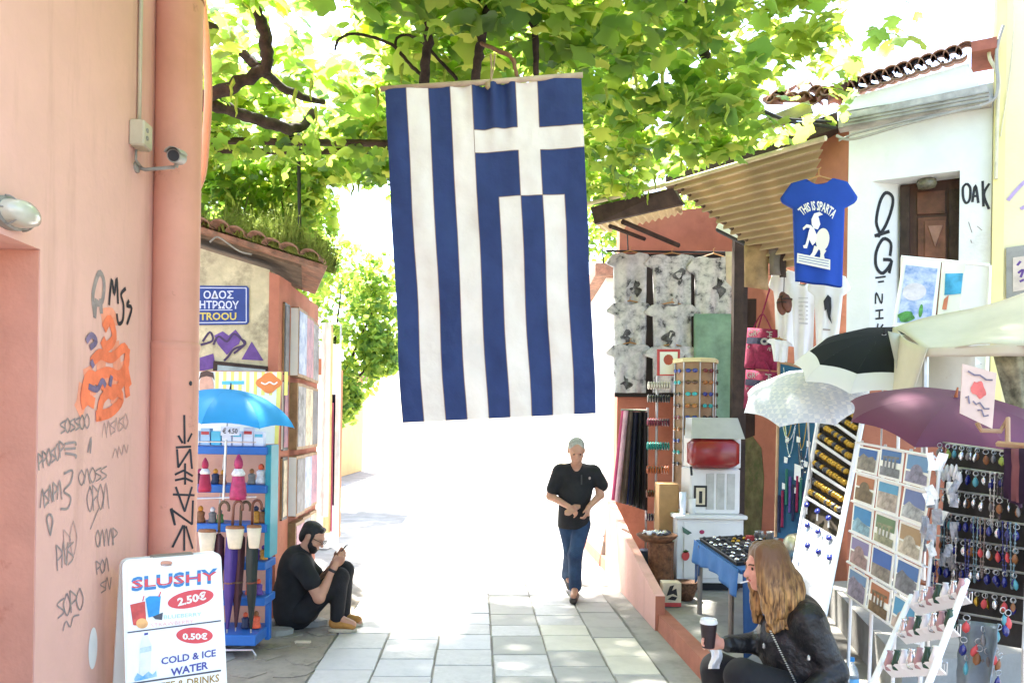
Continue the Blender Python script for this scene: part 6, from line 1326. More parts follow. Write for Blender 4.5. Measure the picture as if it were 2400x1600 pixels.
trink = [mat('silver_trinket', (.75, .75, .74), .25, .1, 30, metal=.9), mat('gold_trinket', srgb('B8923C'), .3, .2, 30, metal=.9), mat('dark_trinket', (.06, .06, .07), .4, .3, 30), m_whitep]
pm = []
for i, m in enumerate(trink):
    b = MB(); b.lathe((0, 0, 0), [(.018, 0), (.03, .006), (.024, .02), (.008, .028)], 8); pm.append(b.mesh('trinket', m, None, True))
for i in range(34):
    a, r_ = rt2.uniform(0, 6.28), rt2.uniform(0, .14); p = S(1.80, Yb)+V3(r_*math.cos(a), r_*math.sin(a), zt3+.055+.035*rt2.random())
    o = link_mesh('trinket', pm[rt2.choice((0, 0, 3, 0, 2))], None, p, (rt2.uniform(-.6, .6), rt2.uniform(-.6, .6), 0)); tag(o, 'small shiny trinket heaped in the brown tray', 'trinket', 'trinkets in the brown tray')
bowl(S(2.0, 7.68, kz), .12, .16, m_wick, 'wicker_basket', 'round wicker basket on the shop floor behind the parapet', 'basket')
bowl(S(1.78, 8.3, kz), .1, .36, mat('blue_pot', srgb('2A3A5A'), .4, .2, 9), 'blue_pot', 'dark blue pot standing behind the parapet', 'pot')
bx = empty('patterned_box', S(1.80, 7.42, kz), 'cream box with red foot and black figure pattern on shop floor', 'box'); c = Vector(bx.location)
b = MB(); b.bbox(c+UP*.12, (.085, .07, .10), None, .004); b.build('carton', m_crm, bx); b = MB(); b.box(c+UP*.022, (.086, .071, .018)); b.build('red_foot', m_rd, bx)
b = MB()
for p in ([(-.05, .1), (-.02, .19), (.02, .2), (.0, .15), (.04, .17), (.05, .1), (.01, .12)], [(-.04, .07), (.03, .06), (.05, .09), (0, .1)]): b.add([c+V3(x, -.0725, z) for x, z in p], [tuple(range(len(p)))])
b.build('figure_print', m_ink, bx)
# pink folding sign far behind the parapet
ab = empty('pink_sandwich_board', G(1420, 1326), 'pink sandwich board standing past the parapet', 'sign'); c = Vector(ab.location)
b = MB(); b.prism([c+V3(-.1, 0, 0), c+V3(.16, 0, 0), c+V3(.2, .15, .95), c+V3(.1, .15, .95)], V3(.02, .03, 0)); b.build('board', m_pink, ab); b = MB(); b.prism([c+V3(-.07, -.004, .08), c+V3(.15, -.004, .08), c+V3(.155, .045, .3), c+V3(-.035, .045, .3)], V3(0, -.004, 0)); b.build('lower_panel', m_conc, ab)
b = MB(); b.prism([c+V3(.0, .32, 0), c+V3(.2, .32, 0), c+V3(.2, .19, .95), c+V3(.1, .19, .95)], V3(.0, .02, 0)); b.build('rear_board', m_pink, ab)
# ---- blue covered jewellery table
jt = empty('jewellery_table', S(2.05, 6.4, kz), 'folding table under blue cloth with black jewellery trays', 'table'); TZ = .76
q = [W(1632, 1256, 7.3), W(1800, 1232, 7.6), W(1905, 1310, 6.1), W(1736, 1345, 5.75)]
for p in q: p.z = TZ
m_bluec = mat('blue_tablecloth', srgb('3E6EA8'), .85, .08, 5, .2, hue2=srgb('34629A'))
b = MB(); b.prism([p-UP*.03 for p in q], UP*.03); b.build('top', m_bluec, jt)
def drape(a, c_, drop, m, seed):
    b = MB(); n_ = (c_-a).cross(UP).normalized()
    if n_.dot(CAMP-a) < 0: n_ = -n_
    b.grid(lambda u, v: a.lerp(c_, u)+n_*(.006+.03*v*math.sin(u*14+seed)**2+.01)-UP*(drop*(1+.15*math.sin(u*7+seed))*v-.001), 24, 8, n_*.003); return b.build('cloth_drop', m, jt, True)
drape(q[0], q[3], .17, m_bluec, 1); drape(q[3], q[2], .58, mat('navy_cloth', srgb('24456E'), .85, .1, 5, .2), 2)
b = MB(); b.grid(lambda u, v: q[0]+(q[3]-q[0])*(.02+.12*u)+V3(-.02, -.02-.02*math.sin(u*6), -.02-(.36-.1*u)*v), 6, 6, V3(.004, 0, 0)); b.build('cloth_corner', mat('navy_cloth', srgb('24456E')), jt, True)
for p in ((q[0].lerp(q[3], .12)), (q[0].lerp(q[3], .8)+V3(.04, .1, 0)), q[2]+V3(-.06, .05, 0), q[1]+V3(-.05, -.1, 0)):
    b = MB(); b.tube([V3(p.x, p.y, kz), V3(p.x, p.y, TZ-.03)], .022, 8); b.build('leg', mat('table_leg', srgb('8A8278'), .6), jt)
m_velvet = mat('black_velvet', (.01, .01, .012), .95, .2, 20)
tr_n = 0
def tq(u, v): return bil(q, u, v)
for i, (u0, u1, v0, v1) in enumerate(((.02, .30, .06, .9), (.32, .60, .05, .62), (.34, .62, .68, .94), (.64, .92, .1, .5))):
    o = empty('jewellery_tray', (tq(u0, v0)+tq(u1, v1))/2, 'black velvet jewellery tray on the blue table', 'tray', 'black trays on the blue table')
    b = MB(); b.prism([tq(u0, v1)+UP*.001, tq(u1, v1)+UP*.001, tq(u1, v0)+UP*.001, tq(u0, v0)+UP*.001], UP*.025); b.build('pad', m_velvet, o)
    b = MB()
    for (a, c_) in (((u0, v0), (u1, v0)), ((u1, v0), (u1, v1)), ((u1, v1), (u0, v1)), ((u0, v1), (u0, v0))): b.tube([tq(*a)+UP*.028, tq(*c_)+UP*.028], .006, 5)
    b.build('rim', m_black, o)
    nu_, nv_ = 4, (9 if i == 0 else 6)
    for a in range(nu_):
        for c_ in range(nv_):
            if rt2.random() < .28: continue
            p = tq(u0+(u1-u0)*(a+.5)/nu_, v0+(v1-v0)*(c_+.5)/nv_)+UP*.027
            gold = (i == 1 and c_ < 3) or rt2.random() < .1
            ob = link_mesh('ring', pm[1 if gold else 0] if rt2.random() < .55 else pm[2], None, p, (rt2.uniform(-.3, .3), rt2.uniform(-.3, .3), 0)); ob.scale = (.7, .7, .8); tag(ob, 'small ring set in a black velvet tray', 'ring', 'rings in the velvet trays')
# vessels on the table's far end
for (px, py, Y, r_, h_, m, lab) in ((1780, 1232, 7.2, .05, .1, mat('pewter', (.45, .46, .46), .3, .2, 12, metal=.8), 'small pewter goblet at the back of the blue table'), (1810, 1230, 7.0, .06, .12, mat('pewter', (.4, .4, .4)), 'pewter jug at the back of the blue table'), (1758, 1238, 7.1, .045, .07, m_rd, 'small red pot among the pewter ware')):
    p = W(px, py, Y); p.z = TZ; b = MB(); b.lathe(p, [(r_*.6, 0), (r_*.3, h_*.2), (r_, h_*.55), (r_*.75, h_*.9), (r_*.85, h_)], 14); b.solo('goblet', m, lab, 'goblet', smooth=True)
he = empty('metal_helmet', V3(W(1865, 1300, 6.3).x, 6.3, TZ), 'silver coloured helmet lying open beside the jewellery', 'helmet'); c = Vector(he.location)+UP*.1; hax = (V3(.8, .2, .5).normalized(),); a0 = V3(.45, -.75, -.5).normalized(); a1_ = a0.orthogonal().normalized(); a2_ = a0.cross(a1_)
b = MB(); b.lathe(c-a0*.1, [(.0001, 0), (.05, .012), (.085, .05), (.1, .11), (.105, .2), (.098, .2), (.08, .06), (.0001, .03)], 20, (a1_, a2_, a0)); b.build('shell', mat('brushed_silver', srgb('B8B29A'), .35, .15, 12, metal=.6), he, True)
b = MB(); b.lathe(c+a0*.095, [(.104, 0), (.112, .006), (.104, .012)], 20, (a1_, a2_, a0)); b.build('brim', m_steel, he, True); b = MB(); b.lathe(c+a0*.06, [(.0001, 0), (.09, .001), (.09, .01)], 20, (a1_, a2_, a0)); b.build('lining', m_black, he)
# ---- blue "THIS IS SPARTA" shirt
m_tblue = mat('royal_blue_cotton', srgb('1D45A6'), .85, .05, 5, .15)
YT = 6.15
o, sp2 = tee([W(1828, 424, YT), W(2012, 418, YT-.1), W(2000, 676, YT-.1), W(1838, 655, YT)], m_tblue, 'royal blue printed t-shirt hanging from the awning corner', seed=2, folds=.01)
def tp(px, py, off=.02):
    u = (px-1828)/182; v = (py-424)/240; return sp2(u, v, off)
b = MB(); textq(b, 'THIS IS SPARTA', [tp(1874, 475), tp(1952, 475), tp(1952, 512), tp(1874, 512)], bold=.03)
b = MB(); vs_, fs_ = text_pts('THIS IS SPARTA', 0, .03); xs = [v[0] for v in vs_]; x0_, x1_ = min(xs), max(xs); ys = [v[1] for v in vs_]; y0_, y1_ = min(ys), max(ys)
pp_ = []
for v in vs_:
    u = (v[0]-x0_)/(x1_-x0_); t = (v[1]-y0_)/(y1_-y0_); a = (u-.5)*1.5; r_ = 60+22*t; pp_.append(tp(1913+math.sin(a)*r_*.86, 552-math.cos(a)*r_+4+6*u, .022))
b.add(pp_, fs_); b.build('slogan', m_sw, o)
b = MB()
for poly in ([(1898, 520), (1905, 506), (1918, 502), (1926, 508), (1915, 512), (1920, 530), (1914, 542), (1904, 540), (1899, 532)], ell_px(1925, 565, 16, 26, .12), [(1896, 534), (1904, 540), (1912, 556), (1908, 572), (1900, 580), (1892, 566), (1884, 580), (1890, 552)], [(1876, 541), (1886, 532), (1898, 534), (1896, 540), (1885, 540), (1878, 546)], [(1890, 555), (1896, 556), (1886, 588), (1878, 588), (1876, 582), (1882, 580)], [(1905, 580), (1918, 584), (1908, 600), (1902, 608), (1892, 606), (1900, 596)], [(1918, 584), (1934, 590), (1928, 600), (1930, 610), (1918, 610), (1920, 598)], [(1862, 600), (1944, 610), (1944, 633), (1860, 623)]):
    b.add([tp(x, y, .022) for x, y in poly], [tuple(range(len(poly)))])
b.build('warrior_print', m_sw, o)
b = MB(); 
for j in range(3): b.ribbon([tp(1865, 606+6*j, .0235), tp(1940, 614+6*j, .0235)], .004, (0, -1, 0))
b.build('print_lines', m_tblue, o)
# ---- leather bags, white shirts, sandals, woven bags on the side wall
def flat_bag(q, m, name, label, cat, grp=None, th=.04):
    q = [Vector(p) for p in q]; nn = (q[1]-q[0]).cross(q[3]-q[0]).normalized(); nn = nn if nn.y < 0 else -nn; o = empty(name, bil(q, .5, 1), label, cat, grp)
    b = MB(); b.grid(lambda u, v: bil(q, u, v)+nn*(th*math.sin(math.pi*min(1, max(0, u)))*(.4+.6*math.sin(math.pi*v*.9))+.006*math.sin(u*12)), 8, 8, -nn*.012); b.build('body', m, o, True)
    b = MB(); t0_, t1_ = bil(q, .2, 0), bil(q, .8, 0); b.tube(catmull([t0_, (t0_+t1_)/2+UP*.14, t1_], 6), .007, 5); b.build('strap', m, o); return o, (lambda u, v, off=.0: bil(q, u, v)+nn*(th*math.sin(math.pi*u)*(.4+.6*math.sin(math.pi*v*.9))+.01+off))
m_kraft = mat('tan_leather', srgb('A88A66'), .7, .2, 8); m_kr2 = mat('grey_leather', srgb('7A7068'), .7, .15, 8)
flat_bag([W(1744, 575, 7.6), W(1800, 572, 7.5), W(1800, 680, 7.5), W(1744, 672, 7.6)], m_kraft, 'leather_bag', 'tan leather bag hanging under the awning by the post', 'bag')
flat_bag([W(1802, 580, 7.5), W(1828, 580, 7.4), W(1830, 645, 7.4), W(1804, 645, 7.5)], m_kr2, 'leather_bag', 'grey leather bag hanging next to the tan bag', 'bag')
flat_bag([W(1828, 580, 7.45), W(1840, 580, 7.4), W(1840, 650, 7.4), W(1828, 650, 7.45)], m_woodd, 'leather_bag', 'narrow black bag hanging behind the blue t-shirt', 'bag')
m_wtee = mat('white_cotton', (.78, .77, .79), .85, .03, 5, .1)
for (qd, lab, se) in (([W(1800, 640, 7.7), W(1872, 630, 7.5), W(1868, 815, 7.5), W(1812, 800, 7.7)], 'white t-shirt hanging behind the leather sandals', 1), ([W(1840, 660, 7.2), W(1925, 660, 7.1), W(1915, 862, 7.1), W(1852, 852, 7.2)], 'white t-shirt with faint lettering below the blue shirt', 4), ([W(1890, 640, 6.9), W(1996, 642, 6.7), W(1972, 830, 6.7), W(1904, 838, 6.9)], 'white t-shirt with a black helmet print beside white wall', 6), ([W(1795, 790, 7.3), W(1858, 800, 7.2), W(1850, 850, 7.2), W(1808, 845, 7.3)], 'small white child t-shirt over the necklace board', 8)):
    o, sp3 = tee(qd, m_wtee, lab, seed=se, folds=.016)
    if se == 6:
        b = MB(); b.add([sp3(u, v, .012) for u, v in ((.42, .34), (.52, .26), (.6, .3), (.62, .42), (.6, .52), (.66, .62), (.54, .54), (.5, .44), (.46, .46))], [tuple(range(9))]); b.build('helmet_print', m_ink, o)
        b = MB(); b.ribbon([sp3(.42, .68, .012), sp3(.62, .69, .012)], .012, (0, -1, 0)); b.build('caption_print', m_marker, o)
    if se == 4:
        b = MB()
        for j in range(7): b.ribbon([sp3(.36, .2+.05*j, .012), sp3(.64, .2+.05*j, .012)], .01, (0, -1, 0))
        b.build('faint_print', mat('pale_grey_print', (.55, .54, .56), .8), o)
sn = empty('leather_sandals', W(1836, 735, 7.0), 'bunch of brown leather sandals hung before the white shirt', 'sandals'); c = W(1836, 712, 7.0)
for i in range(4):
    b = MB(); cc_ = c+V3(.03*math.cos(i*1.7), -.02*i, .03*math.sin(i*2.1)); b.lathe(cc_, [(.035, -.01), (.042, 0), (.035, .01)], 14, (V3(1, 0, .2).normalized(), V3(-.2, 0, 1).normalized(), V3(0, 1, 0)), 1.0, 1.9); b.build('sole', mat('sandal_leather', srgb('6A4030'), .6, .2, 12), sn, True)
    b = MB(); b.tube(arc(lambda t: cc_+V3(.04*math.cos(math.pi*t), -.04*math.sin(math.pi*t), .03), 8), .006, 5); b.build('strap', m_woodd, sn)
b = MB(); b.tube([c, W(1838, 650, 7.0)], .004, 5); b.build('hanging_loop', m_woodd, sn)
m_mg = mat('magenta_weave', srgb('8A2448'), .9, .2, 30, .3); m_nv = mat('navy_weave', srgb('2A2A44'), .9, .2, 30); m_gw = mat('grey_thread', srgb('A8A2A0'), .9)
for i, qd in enumerate(([W(1752, 768, 7.9), W(1822, 772, 7.6), W(1818, 868, 7.6), W(1744, 862, 7.9)], [W(1748, 866, 7.85), W(1820, 872, 7.55), W(1814, 968, 7.55), W(1742, 956, 7.85)])):
    o, fp_ = flat_bag(qd, m_mg, 'woven_bag', ('magenta woven lettered bag hanging under a long strap', 'magenta woven lettered bag hanging below its twin')[i], 'bag', None, .05)
    b = MB(); b.grid(lambda u, v: fp_(.06+.88*u, .24+.16*v, .004), 6, 2); b.build('navy_band', m_nv, o)
    b = MB(); textq(b, 'GREECE', [fp_(.1, .05, .006), fp_(.9, .06, .006), fp_(.9, .22, .006), fp_(.1, .21, .006)], bold=.02); textq(b, 'WITH LOVE', [fp_(.1, .44, .006), fp_(.9, .45, .006), fp_(.9, .54, .006), fp_(.1, .53, .006)], bold=.01); b.build('lettering', m_gw, o)
    b = MB(); b.add([fp_(.72+.11*math.cos(t), .32+.09*math.sin(t), .008) for t in [2*math.pi*k/16 for k in range(16)]], [tuple(range(16))]); b.build('eye_motif', m_gw, o); b = MB(); b.add([fp_(.72+.05*math.cos(t), .32+.04*math.sin(t), .010) for t in [2*math.pi*k/12 for k in range(12)]], [tuple(range(12))]); b.build('eye_pupil', m_nv, o)
b = MB(); b.tube([W(1775, 775, 7.8), W(1800, 690, 7.75), W(1812, 650, 7.7)], .008, 5); b.solo('bag_strap', m_mg, 'maroon strap running up to the awning from the woven bags', 'strap')
# ---- necklace board
nbq = [W(1826, 848, 7.25), W(1962, 880, 6.9), W(1935, 1275, 6.45), W(1818, 1258, 6.75)]
nk = empty('necklace_board', V3((nbq[2].x+nbq[3].x)/2, 6.6, TZ), 'teal blue board hung with necklaces and white tags', 'board')
nn = (nbq[1]-nbq[0]).cross(nbq[3]-nbq[0]).normalized(); nn = nn if nn.y < 0 else -nn
m_teal = mat('teal_board', srgb('2F5F80'), .8, .08, 6, .1)
b = MB(); b.prism(nbq, -nn*.02); b.build('panel', m_teal, nk)
for (a, c_) in ((0, 3), (0, 1), (1, 2)):
    b = MB(); b.tube([nbq[a], nbq[c_]], .014, 6); b.build('frame', m_lw, nk)
rn = random.Random(14)
def nbp(u, v, off=.01): return bil(nbq, u, v)+nn*off
for i in range(16):
    u, v = .12+.76*rn.random(), .03+.5*(i/16); w, d = rn.uniform(.06, .13), rn.uniform(.08, .2); m = (trink[0], trink[1], trink[2])[rn.choice((0, 0, 1, 2))]
    o = empty('necklace', nbp(u, v+d), 'fine chain necklace with pendant pinned to the teal board', 'necklace', 'necklaces on the teal board'); b = MB(); b.tube(arc(lambda t: nbp(u+w*(t-.5)*2*(1-.0*t), v+d*(1-(2*t-1)**2), .012), 10), .004, 5); b.build('chain', m, o); b = MB(); b.lathe(nbp(u, v+d+.01, .014), [(.0001, -.01), (.014, 0), (.0001, .012)], 8); b.build('pendant', trink[rn.choice((0, 3, 1))], o)
for i in range(11):
    u, v = (.12+.2*(i % 4)+.05*rn.random(), .42+.13*(i//4)+.04*rn.random()); p = [nbp(u+a, v+c_, .016) for a, c_ in ((0, 0), (.12 if i == 5 else .07, .005), (.13 if i == 5 else .06, .1 if i == 5 else .035), (0, .09 if i == 5 else .035))]
    b = MB(); b.prism(p, nn*.002); b.solo('jewellery_tag', m_whitep, 'white card tag pinned on the teal necklace board', 'tag', 'tags on the teal board')
for i in range(12):
    u, v = .06+.07*i, .62+.16*rn.random(); m = (m_nv, m_mg, mat('green_cord', srgb('2A6A5A'), .8), VIO)[i % 4]; b = MB(); b.tube([nbp(u, v, .014), nbp(u+.01, v+.2, .016)], .011, 6); b.solo('cord_bracelet', m, ('navy', 'magenta', 'green', 'violet')[i % 4]+' cord bracelet hanging on the teal board', 'bracelet', ('navy', 'magenta', 'green', 'violet')[i % 4]+' cord bracelets on the board')
# ---- white ladder stand with gold jewellery
lq = [W(1936, 880, 6.5), W(2028, 950, 6.1), W(1932, 1440, 5.5), W(1850, 1400, 5.9)]
ld = empty('ladder_stand', V3(lq[2].x, 5.7, kz), 'leaning white frame stand with rows of gold jewellery', 'stand'); ln_ = (lq[1]-lq[0]).cross(lq[3]-lq[0]).normalized(); ln_ = ln_ if ln_.y < 0 else -ln_
def lp_(u, v, off=0.0): return bil(lq, u, v)+ln_*off
b = MB(); b.prism([lp_(0, 0, -.03), lp_(1, 0, -.03), lp_(1, 1, -.03), lp_(0, 1, -.03)], -ln_*.01); b.build('backing', mat('dark_felt', srgb('3A3226'), .9, .2, 9), ld)
for s_ in (0, 1):
    b = MB(); p0, p1 = lp_(s_, -.02), lp_(s_, 1.0); 
    b.tube([p0, p1, V3(p1.x-.06, p1.y-.08, kz)], .019, 6); b.build('upright', m_whitep, ld)
for v in (.04, .18, .31, .44, .57):
    b = MB(); a, c_ = lp_(.02, v), lp_(.98, v); b.tube([a, c_], .013, 6); b.build('rung', m_whitep, ld)
for ri, v in enumerate((.055, .195, .325, .455)):
    for j in range(13):
        for k_ in range(2):
            p = lp_(.08+.065*j+.02*rn.random(), v+.035+.05*k_, -.004); o = link_mesh('brooch', pm[1] if rn.random() < .75 else pm[2], None, p, (R(70)+rn.uniform(-.5, .5), rn.uniform(-.5, .5), 0)); o.scale = (.9, .9, 1.1); tag(o, 'small gold brooch in a row of the white ladder stand', 'brooch', 'brooches on the ladder stand')
b = MB(); b.prism([lp_(.0, .66, .004), lp_(1, .66, .004), lp_(1, .99, .004), lp_(0, .99, .004)], ln_*.004); b.build('white_sheet', mat('crumpled_paper', srgb('B4B8BE'), .6, .12, 5, .5, bscale=12, bdist=.03), ld)
for i in range(9):
    p = lp_(.1+.1*i, .6+.08*(i % 3), .02); o = empty('eye_charm', p, 'deep blue glass eye charm on the white ladder sheet', 'charm', 'blue charms on the ladder sheet'); b = MB(); b.lathe(p, [(.0001, -.006), (.02, -.002), (.022, .004), (.0001, .008)], 12, (ln_.orthogonal().normalized(), ln_.cross(ln_.orthogonal().normalized()), ln_)); b.build('disc', mat('cobalt_glass', srgb('1E2A8C'), .15, .1, 9, spec=.7), o, True); b = MB(); b.tube([p, p+V3(0, 0, -.07)], .006, 5); b.build('tassel', trink[3], o)
# ---- umbrellas on the right
m_check = bpy.data.materials.new('checked_nylon'); m_check.use_nodes = True; N_ = m_check.node_tree.nodes; L_ = m_check.node_tree.links
tc = N_.new('ShaderNodeTexCoord'); ck = N_.new('ShaderNodeTexChecker'); ck.inputs['Scale'].default_value = 13; L_.new(tc.outputs['Object'], ck.inputs['Vector']); ck2 = N_.new('ShaderNodeTexChecker'); ck2.inputs['Scale'].default_value = 31; L_.new(tc.outputs['Object'], ck2.inputs['Vector']); mm_ = N_.new('ShaderNodeMath'); mm_.operation = 'MULTIPLY_ADD'; L_.new(ck.outputs[1], mm_.inputs[0]); mm_.inputs[1].default_value = .7; L_.new(ck2.outputs[1], mm_.inputs[2]); rp = N_.new('ShaderNodeValToRGB'); L_.new(mm_.outputs[0], rp.inputs[0]); e = rp.color_ramp.elements; e[0].position = .3; e[0].color = (.84, .85, .86, 1); e[1].position = 1.2; e[1].color = (.66, .70, .77, 1); L_.new(rp.outputs[0], N_['Principled BSDF'].inputs['Base Color']); N_['Principled BSDF'].inputs['Roughness'].default_value = .5
tb = N_.new('ShaderNodeBsdfTranslucent'); L_.new(rp.outputs[0], tb.inputs[0]); msx = N_.new('ShaderNodeMixShader'); msx.inputs[0].default_value = .3; L_.new(N_['Principled BSDF'].outputs[0], msx.inputs[1]); L_.new(tb.outputs[0], msx.inputs[2]); L_.new(msx.outputs[0], N_['Material Output'].inputs[0])
umbrella('checked_umbrella', W(1890, 886, 5.75), (-.22, -.45, 1), .46, .17, m_check, 'open pale checked umbrella shading the necklace board', .9)
umbrella('black_and_white_umbrella', W(2072, 784, 5.25), (-.18, -.42, 1), .56, .20, [mat('black_nylon', (.013, .015, .018), .8, .05, 4, spec=.15), mat('white_nylon', (.8, .8, .8), .55, .02, 4, trans=.3)], 'open black umbrella with white border under the canvas', 1.0, 10, .72)
m_burg = mat('burgundy_nylon', srgb('6A3550'), .55, .06, 4, trans=.2)
ap, hb = W(2240, 930, 4.0), W(2150, 1340, 4.32)
bu = umbrella('burgundy_umbrella', ap, (ap-hb), .5, .14, m_burg, 'open burgundy umbrella with wooden crook handle over the keyrings', (ap-hb).length, tipm=mat('ferrule_wood', srgb('A8603A'), .5), shm=mat('shaft_wood', srgb('6A3020'), .4, .15, 9))
b = MB(); dd = (hb-ap).normalized(); b.tube([hb-dd*.14, hb]+[hb+dd*(.06*math.sin(math.pi*k/10))+V3(1, 0, -.1)*(.05*(1-math.cos(math.pi*k/10))) for k in range(1, 11)]+[hb-dd*.05+V3(.1, 0, -.01)], .014, 10); b.build('crook_handle', mat('crook_wood', srgb('8A4A24'), .35, .15, 9, spec=.6), bu, True)
# ---- canvas stall cover
m_canv = mat('stained_canvas', srgb('E2DAC8'), .9, .05, 3, .2, stain=(4, .63, .72, srgb('9A8466')), trans=.25)
cv = empty('canvas_cover', V3(W(2260, 900, 4.9).x, 4.9, kz), 'stained cream canvas cover draped over the keyring stall', 'canvas')
cA, cB, cC, cD = W(2085, 778, 5.0), W(2092, 768, 5.15), W(2520, 655, 5.0), W(2500, 800, 4.0)
cE = W(2170, 815, 4.5)
b = MB(); b.grid(lambda u, v: bil([cB, cC, cD, cE], u, v)+UP*(-.05*math.sin(math.pi*u)*math.sin(math.pi*v)+.012*math.sin(u*9+v*4)), 14, 10, (0, 0, -.006)); b.build('top', m_canv, cv, True)
b = MB(); b.grid(lambda u, v: bil([cB, cE, cE+V3(-.10, .02, -.36), cB+V3(-.03, .0, -.36)], u, v)+V3(-.03*math.sin(math.pi*u), -.02*math.sin(u*7), 0)*(1-.4*v), 10, 8, (.006, 0, 0)); b.build('side_drop', m_canv, cv, True)
b = MB(); b.grid(lambda u, v: bil([cE, cD, cD-UP*.07, cE-UP*.05], u, v)+V3(0, -.015*math.sin(u*14), 0), 16, 3, (0, .006, 0)); b.build('front_hem', m_canv, cv, True)
b = MB(); qb = [W(2082, 776, 4.9), W(2290, 812, 4.8), W(2290, 950, 4.75), W(2120, 945, 4.8)]; b.grid(lambda u, v: bil(qb, u, v)+V3(0, .02*math.sin(u*8), 0), 10, 6, (0, .006, 0)); b.build('rear_drop', mat('grey_sheet', srgb('CFCBC0'), .85, .06, 4, .2, stain=(5, .6, .7, srgb('A8946E')), trans=.2), cv, True)
b = MB(); pz = cD-V3(.1, -.1, 0); b.tube([pz, V3(pz.x, pz.y, kz)], .02, 8); pz = cE+V3(.05, .1, 0); b.tube([pz-UP*.03, V3(pz.x, pz.y, kz)], .018, 8); b.build('pole', m_steel, cv)
b = MB(); b.grid(lambda u, v: bil([W(2330, 835, 4.4), W(2420, 830, 4.3), W(2420, 1010, 4.3), W(2375, 1010, 4.4)], u, v)+V3(0, .02*math.sin(u*9), 0), 6, 6, (0, .006, 0)); b.build('side_drop', mat('graffiti_canvas', srgb('A8A488'), .9, .3, 9, hue2=srgb('2A2A28')), cv, True)
# price sign on a clip
ps = empty('price_sign', W(2300, 1000, 3.35), 'faded paper price sign with red blot clipped above burgundy umbrella', 'sign'); q = [W(2256, 852, 3.35), W(2336, 874, 3.3), W(2326, 1004, 3.3), W(2250, 968, 3.35)]
b = MB(); b.prism(q, (0, .004, 0)); b.build('sheet', mat('faded_paper', srgb('D8C4B8'), .7, .06, 6), ps)
pq2 = lambda u, v, o_=.004: bil(q, u, v)+V3(0, -o_, 0)
b = MB(); b.add([pq2(.5+.22*math.cos(t)*(1+.15*math.sin(3*t)), .4+.15*math.sin(t)*(1+.2*math.cos(5*t)), .003) for t in [2*math.pi*i/24 for i in range(24)]], [tuple(range(24))]); b.build('red_blot', mat('faded_red', srgb('D8706A'), .7, .12, 20), ps)
for L0 in ([(.15, .12), (.35, .16), (.5, .13), (.7, .18), (.88, .15)], [(.12, .66), (.2, .6), (.25, .74)], [(.35, .66), (.45, .7), (.55, .64), (.7, .72), (.85, .68)], [(.5, .8), (.62, .76), (.7, .86), (.84, .8)]):
    b = MB(); b.ribbon([pq2(u, v, .005) for u, v in L0], .007, (0, -1, 0)); b.build('handwriting', mat('faded_ink', srgb('7A7484'), .8), ps)
b = MB(); b.tube([W(2290, 990, 3.36), W(2300, 1008, 3.36), W(2345, 1010, 3.36), W(2362, 980, 3.36), W(2362, 1040, 3.3)], .010, 6); b.build('clip', m_lw, ps)
# art prints above the canvas
for (pts, mm, lab, kind) in (([W(2118, 604, 5.9), W(2206, 612, 5.8), W(2190, 765, 5.7), W(2092, 770, 5.8)], 0, 'art print of a blue and white hillside village above the canvas', 0), ([W(2210, 614, 5.8), W(2262, 618, 5.7), W(2246, 760, 5.6), W(2196, 765, 5.7)], 1, 'art print of blue domes and sea beside the village print', 1)):
    o = empty('art_print', bil([Vector(p) for p in pts], .5, 1), lab, 'print'); q = [Vector(p) for p in pts]; b = MB(); b.prism(q, (.0, .01, 0)); b.build('board', m_postw, o)
    f3 = lambda u, v, o_=.004: bil(q, u, v)+V3(0, -o_, 0)
    if kind == 0:
        b = MB(); b.add([f3(u, v, .003) for u, v in ((.08, .1), (.92, .12), (.9, .95), (.08, .92))], [(0, 1, 2, 3)]); b.build('picture', mat('village_print', srgb('C8CCE2'), .5, .2, 14, hue2=srgb('6A8CC8')), o)
        b = MB(); b.add([f3(.4+.3*math.cos(t), .48+.13*math.sin(t), .005) for t in [i*.4 for i in range(16)]], [tuple(range(16))]); b.build('house_motif', mat('house_print', srgb('DCD4E0'), .5, .1, 20), o)
        b = MB(); b.add([f3(.28+.2*math.cos(t)*(1+.2*math.sin(4*t)), .84+.08*math.sin(t), .006) for t in [i*.4 for i in range(16)]], [tuple(range(16))]); b.add([f3(.62+.05*math.cos(t), .76+.1*math.sin(t), .006) for t in [i*.5 for i in range(13)]], [tuple(range(13))]); b.build('tree_motif', mat('green_print', srgb('5A9A50'), .5, .3, 20), o)
    else:
        b = MB(); b.add([f3(u, v, .003) for u, v in ((.15, .18), (.95, .16), (.95, .5), (.2, .52))], [(0, 1, 2, 3)]); b.build('picture', mat('sea_print', srgb('4AA8DC'), .5, .2, 9), o)
        b = MB(); b.add([f3(u, v, .004) for u, v in ((.2, .58), (.4, .52), (.36, .75), (.15, .74))], [(0, 1, 2, 3)]); b.build('red_motif', mat('coral_print', srgb('E08A70'), .5), o)
b = MB(); b.tube([W(2112, 602, 5.95), W(2320, 622, 5.7)], .012, 6); b.tube([W(2115, 602, 5.95), V3(W(2115, 602, 5.95).x, 6.0, kz)], .012, 6); b.tube([W(2320, 622, 5.7), V3(W(2320, 622, 5.7).x, 5.75, kz)], .012, 6); b.solo('print_stand', m_whitep, 'white metal stand holding up the art prints', 'stand')
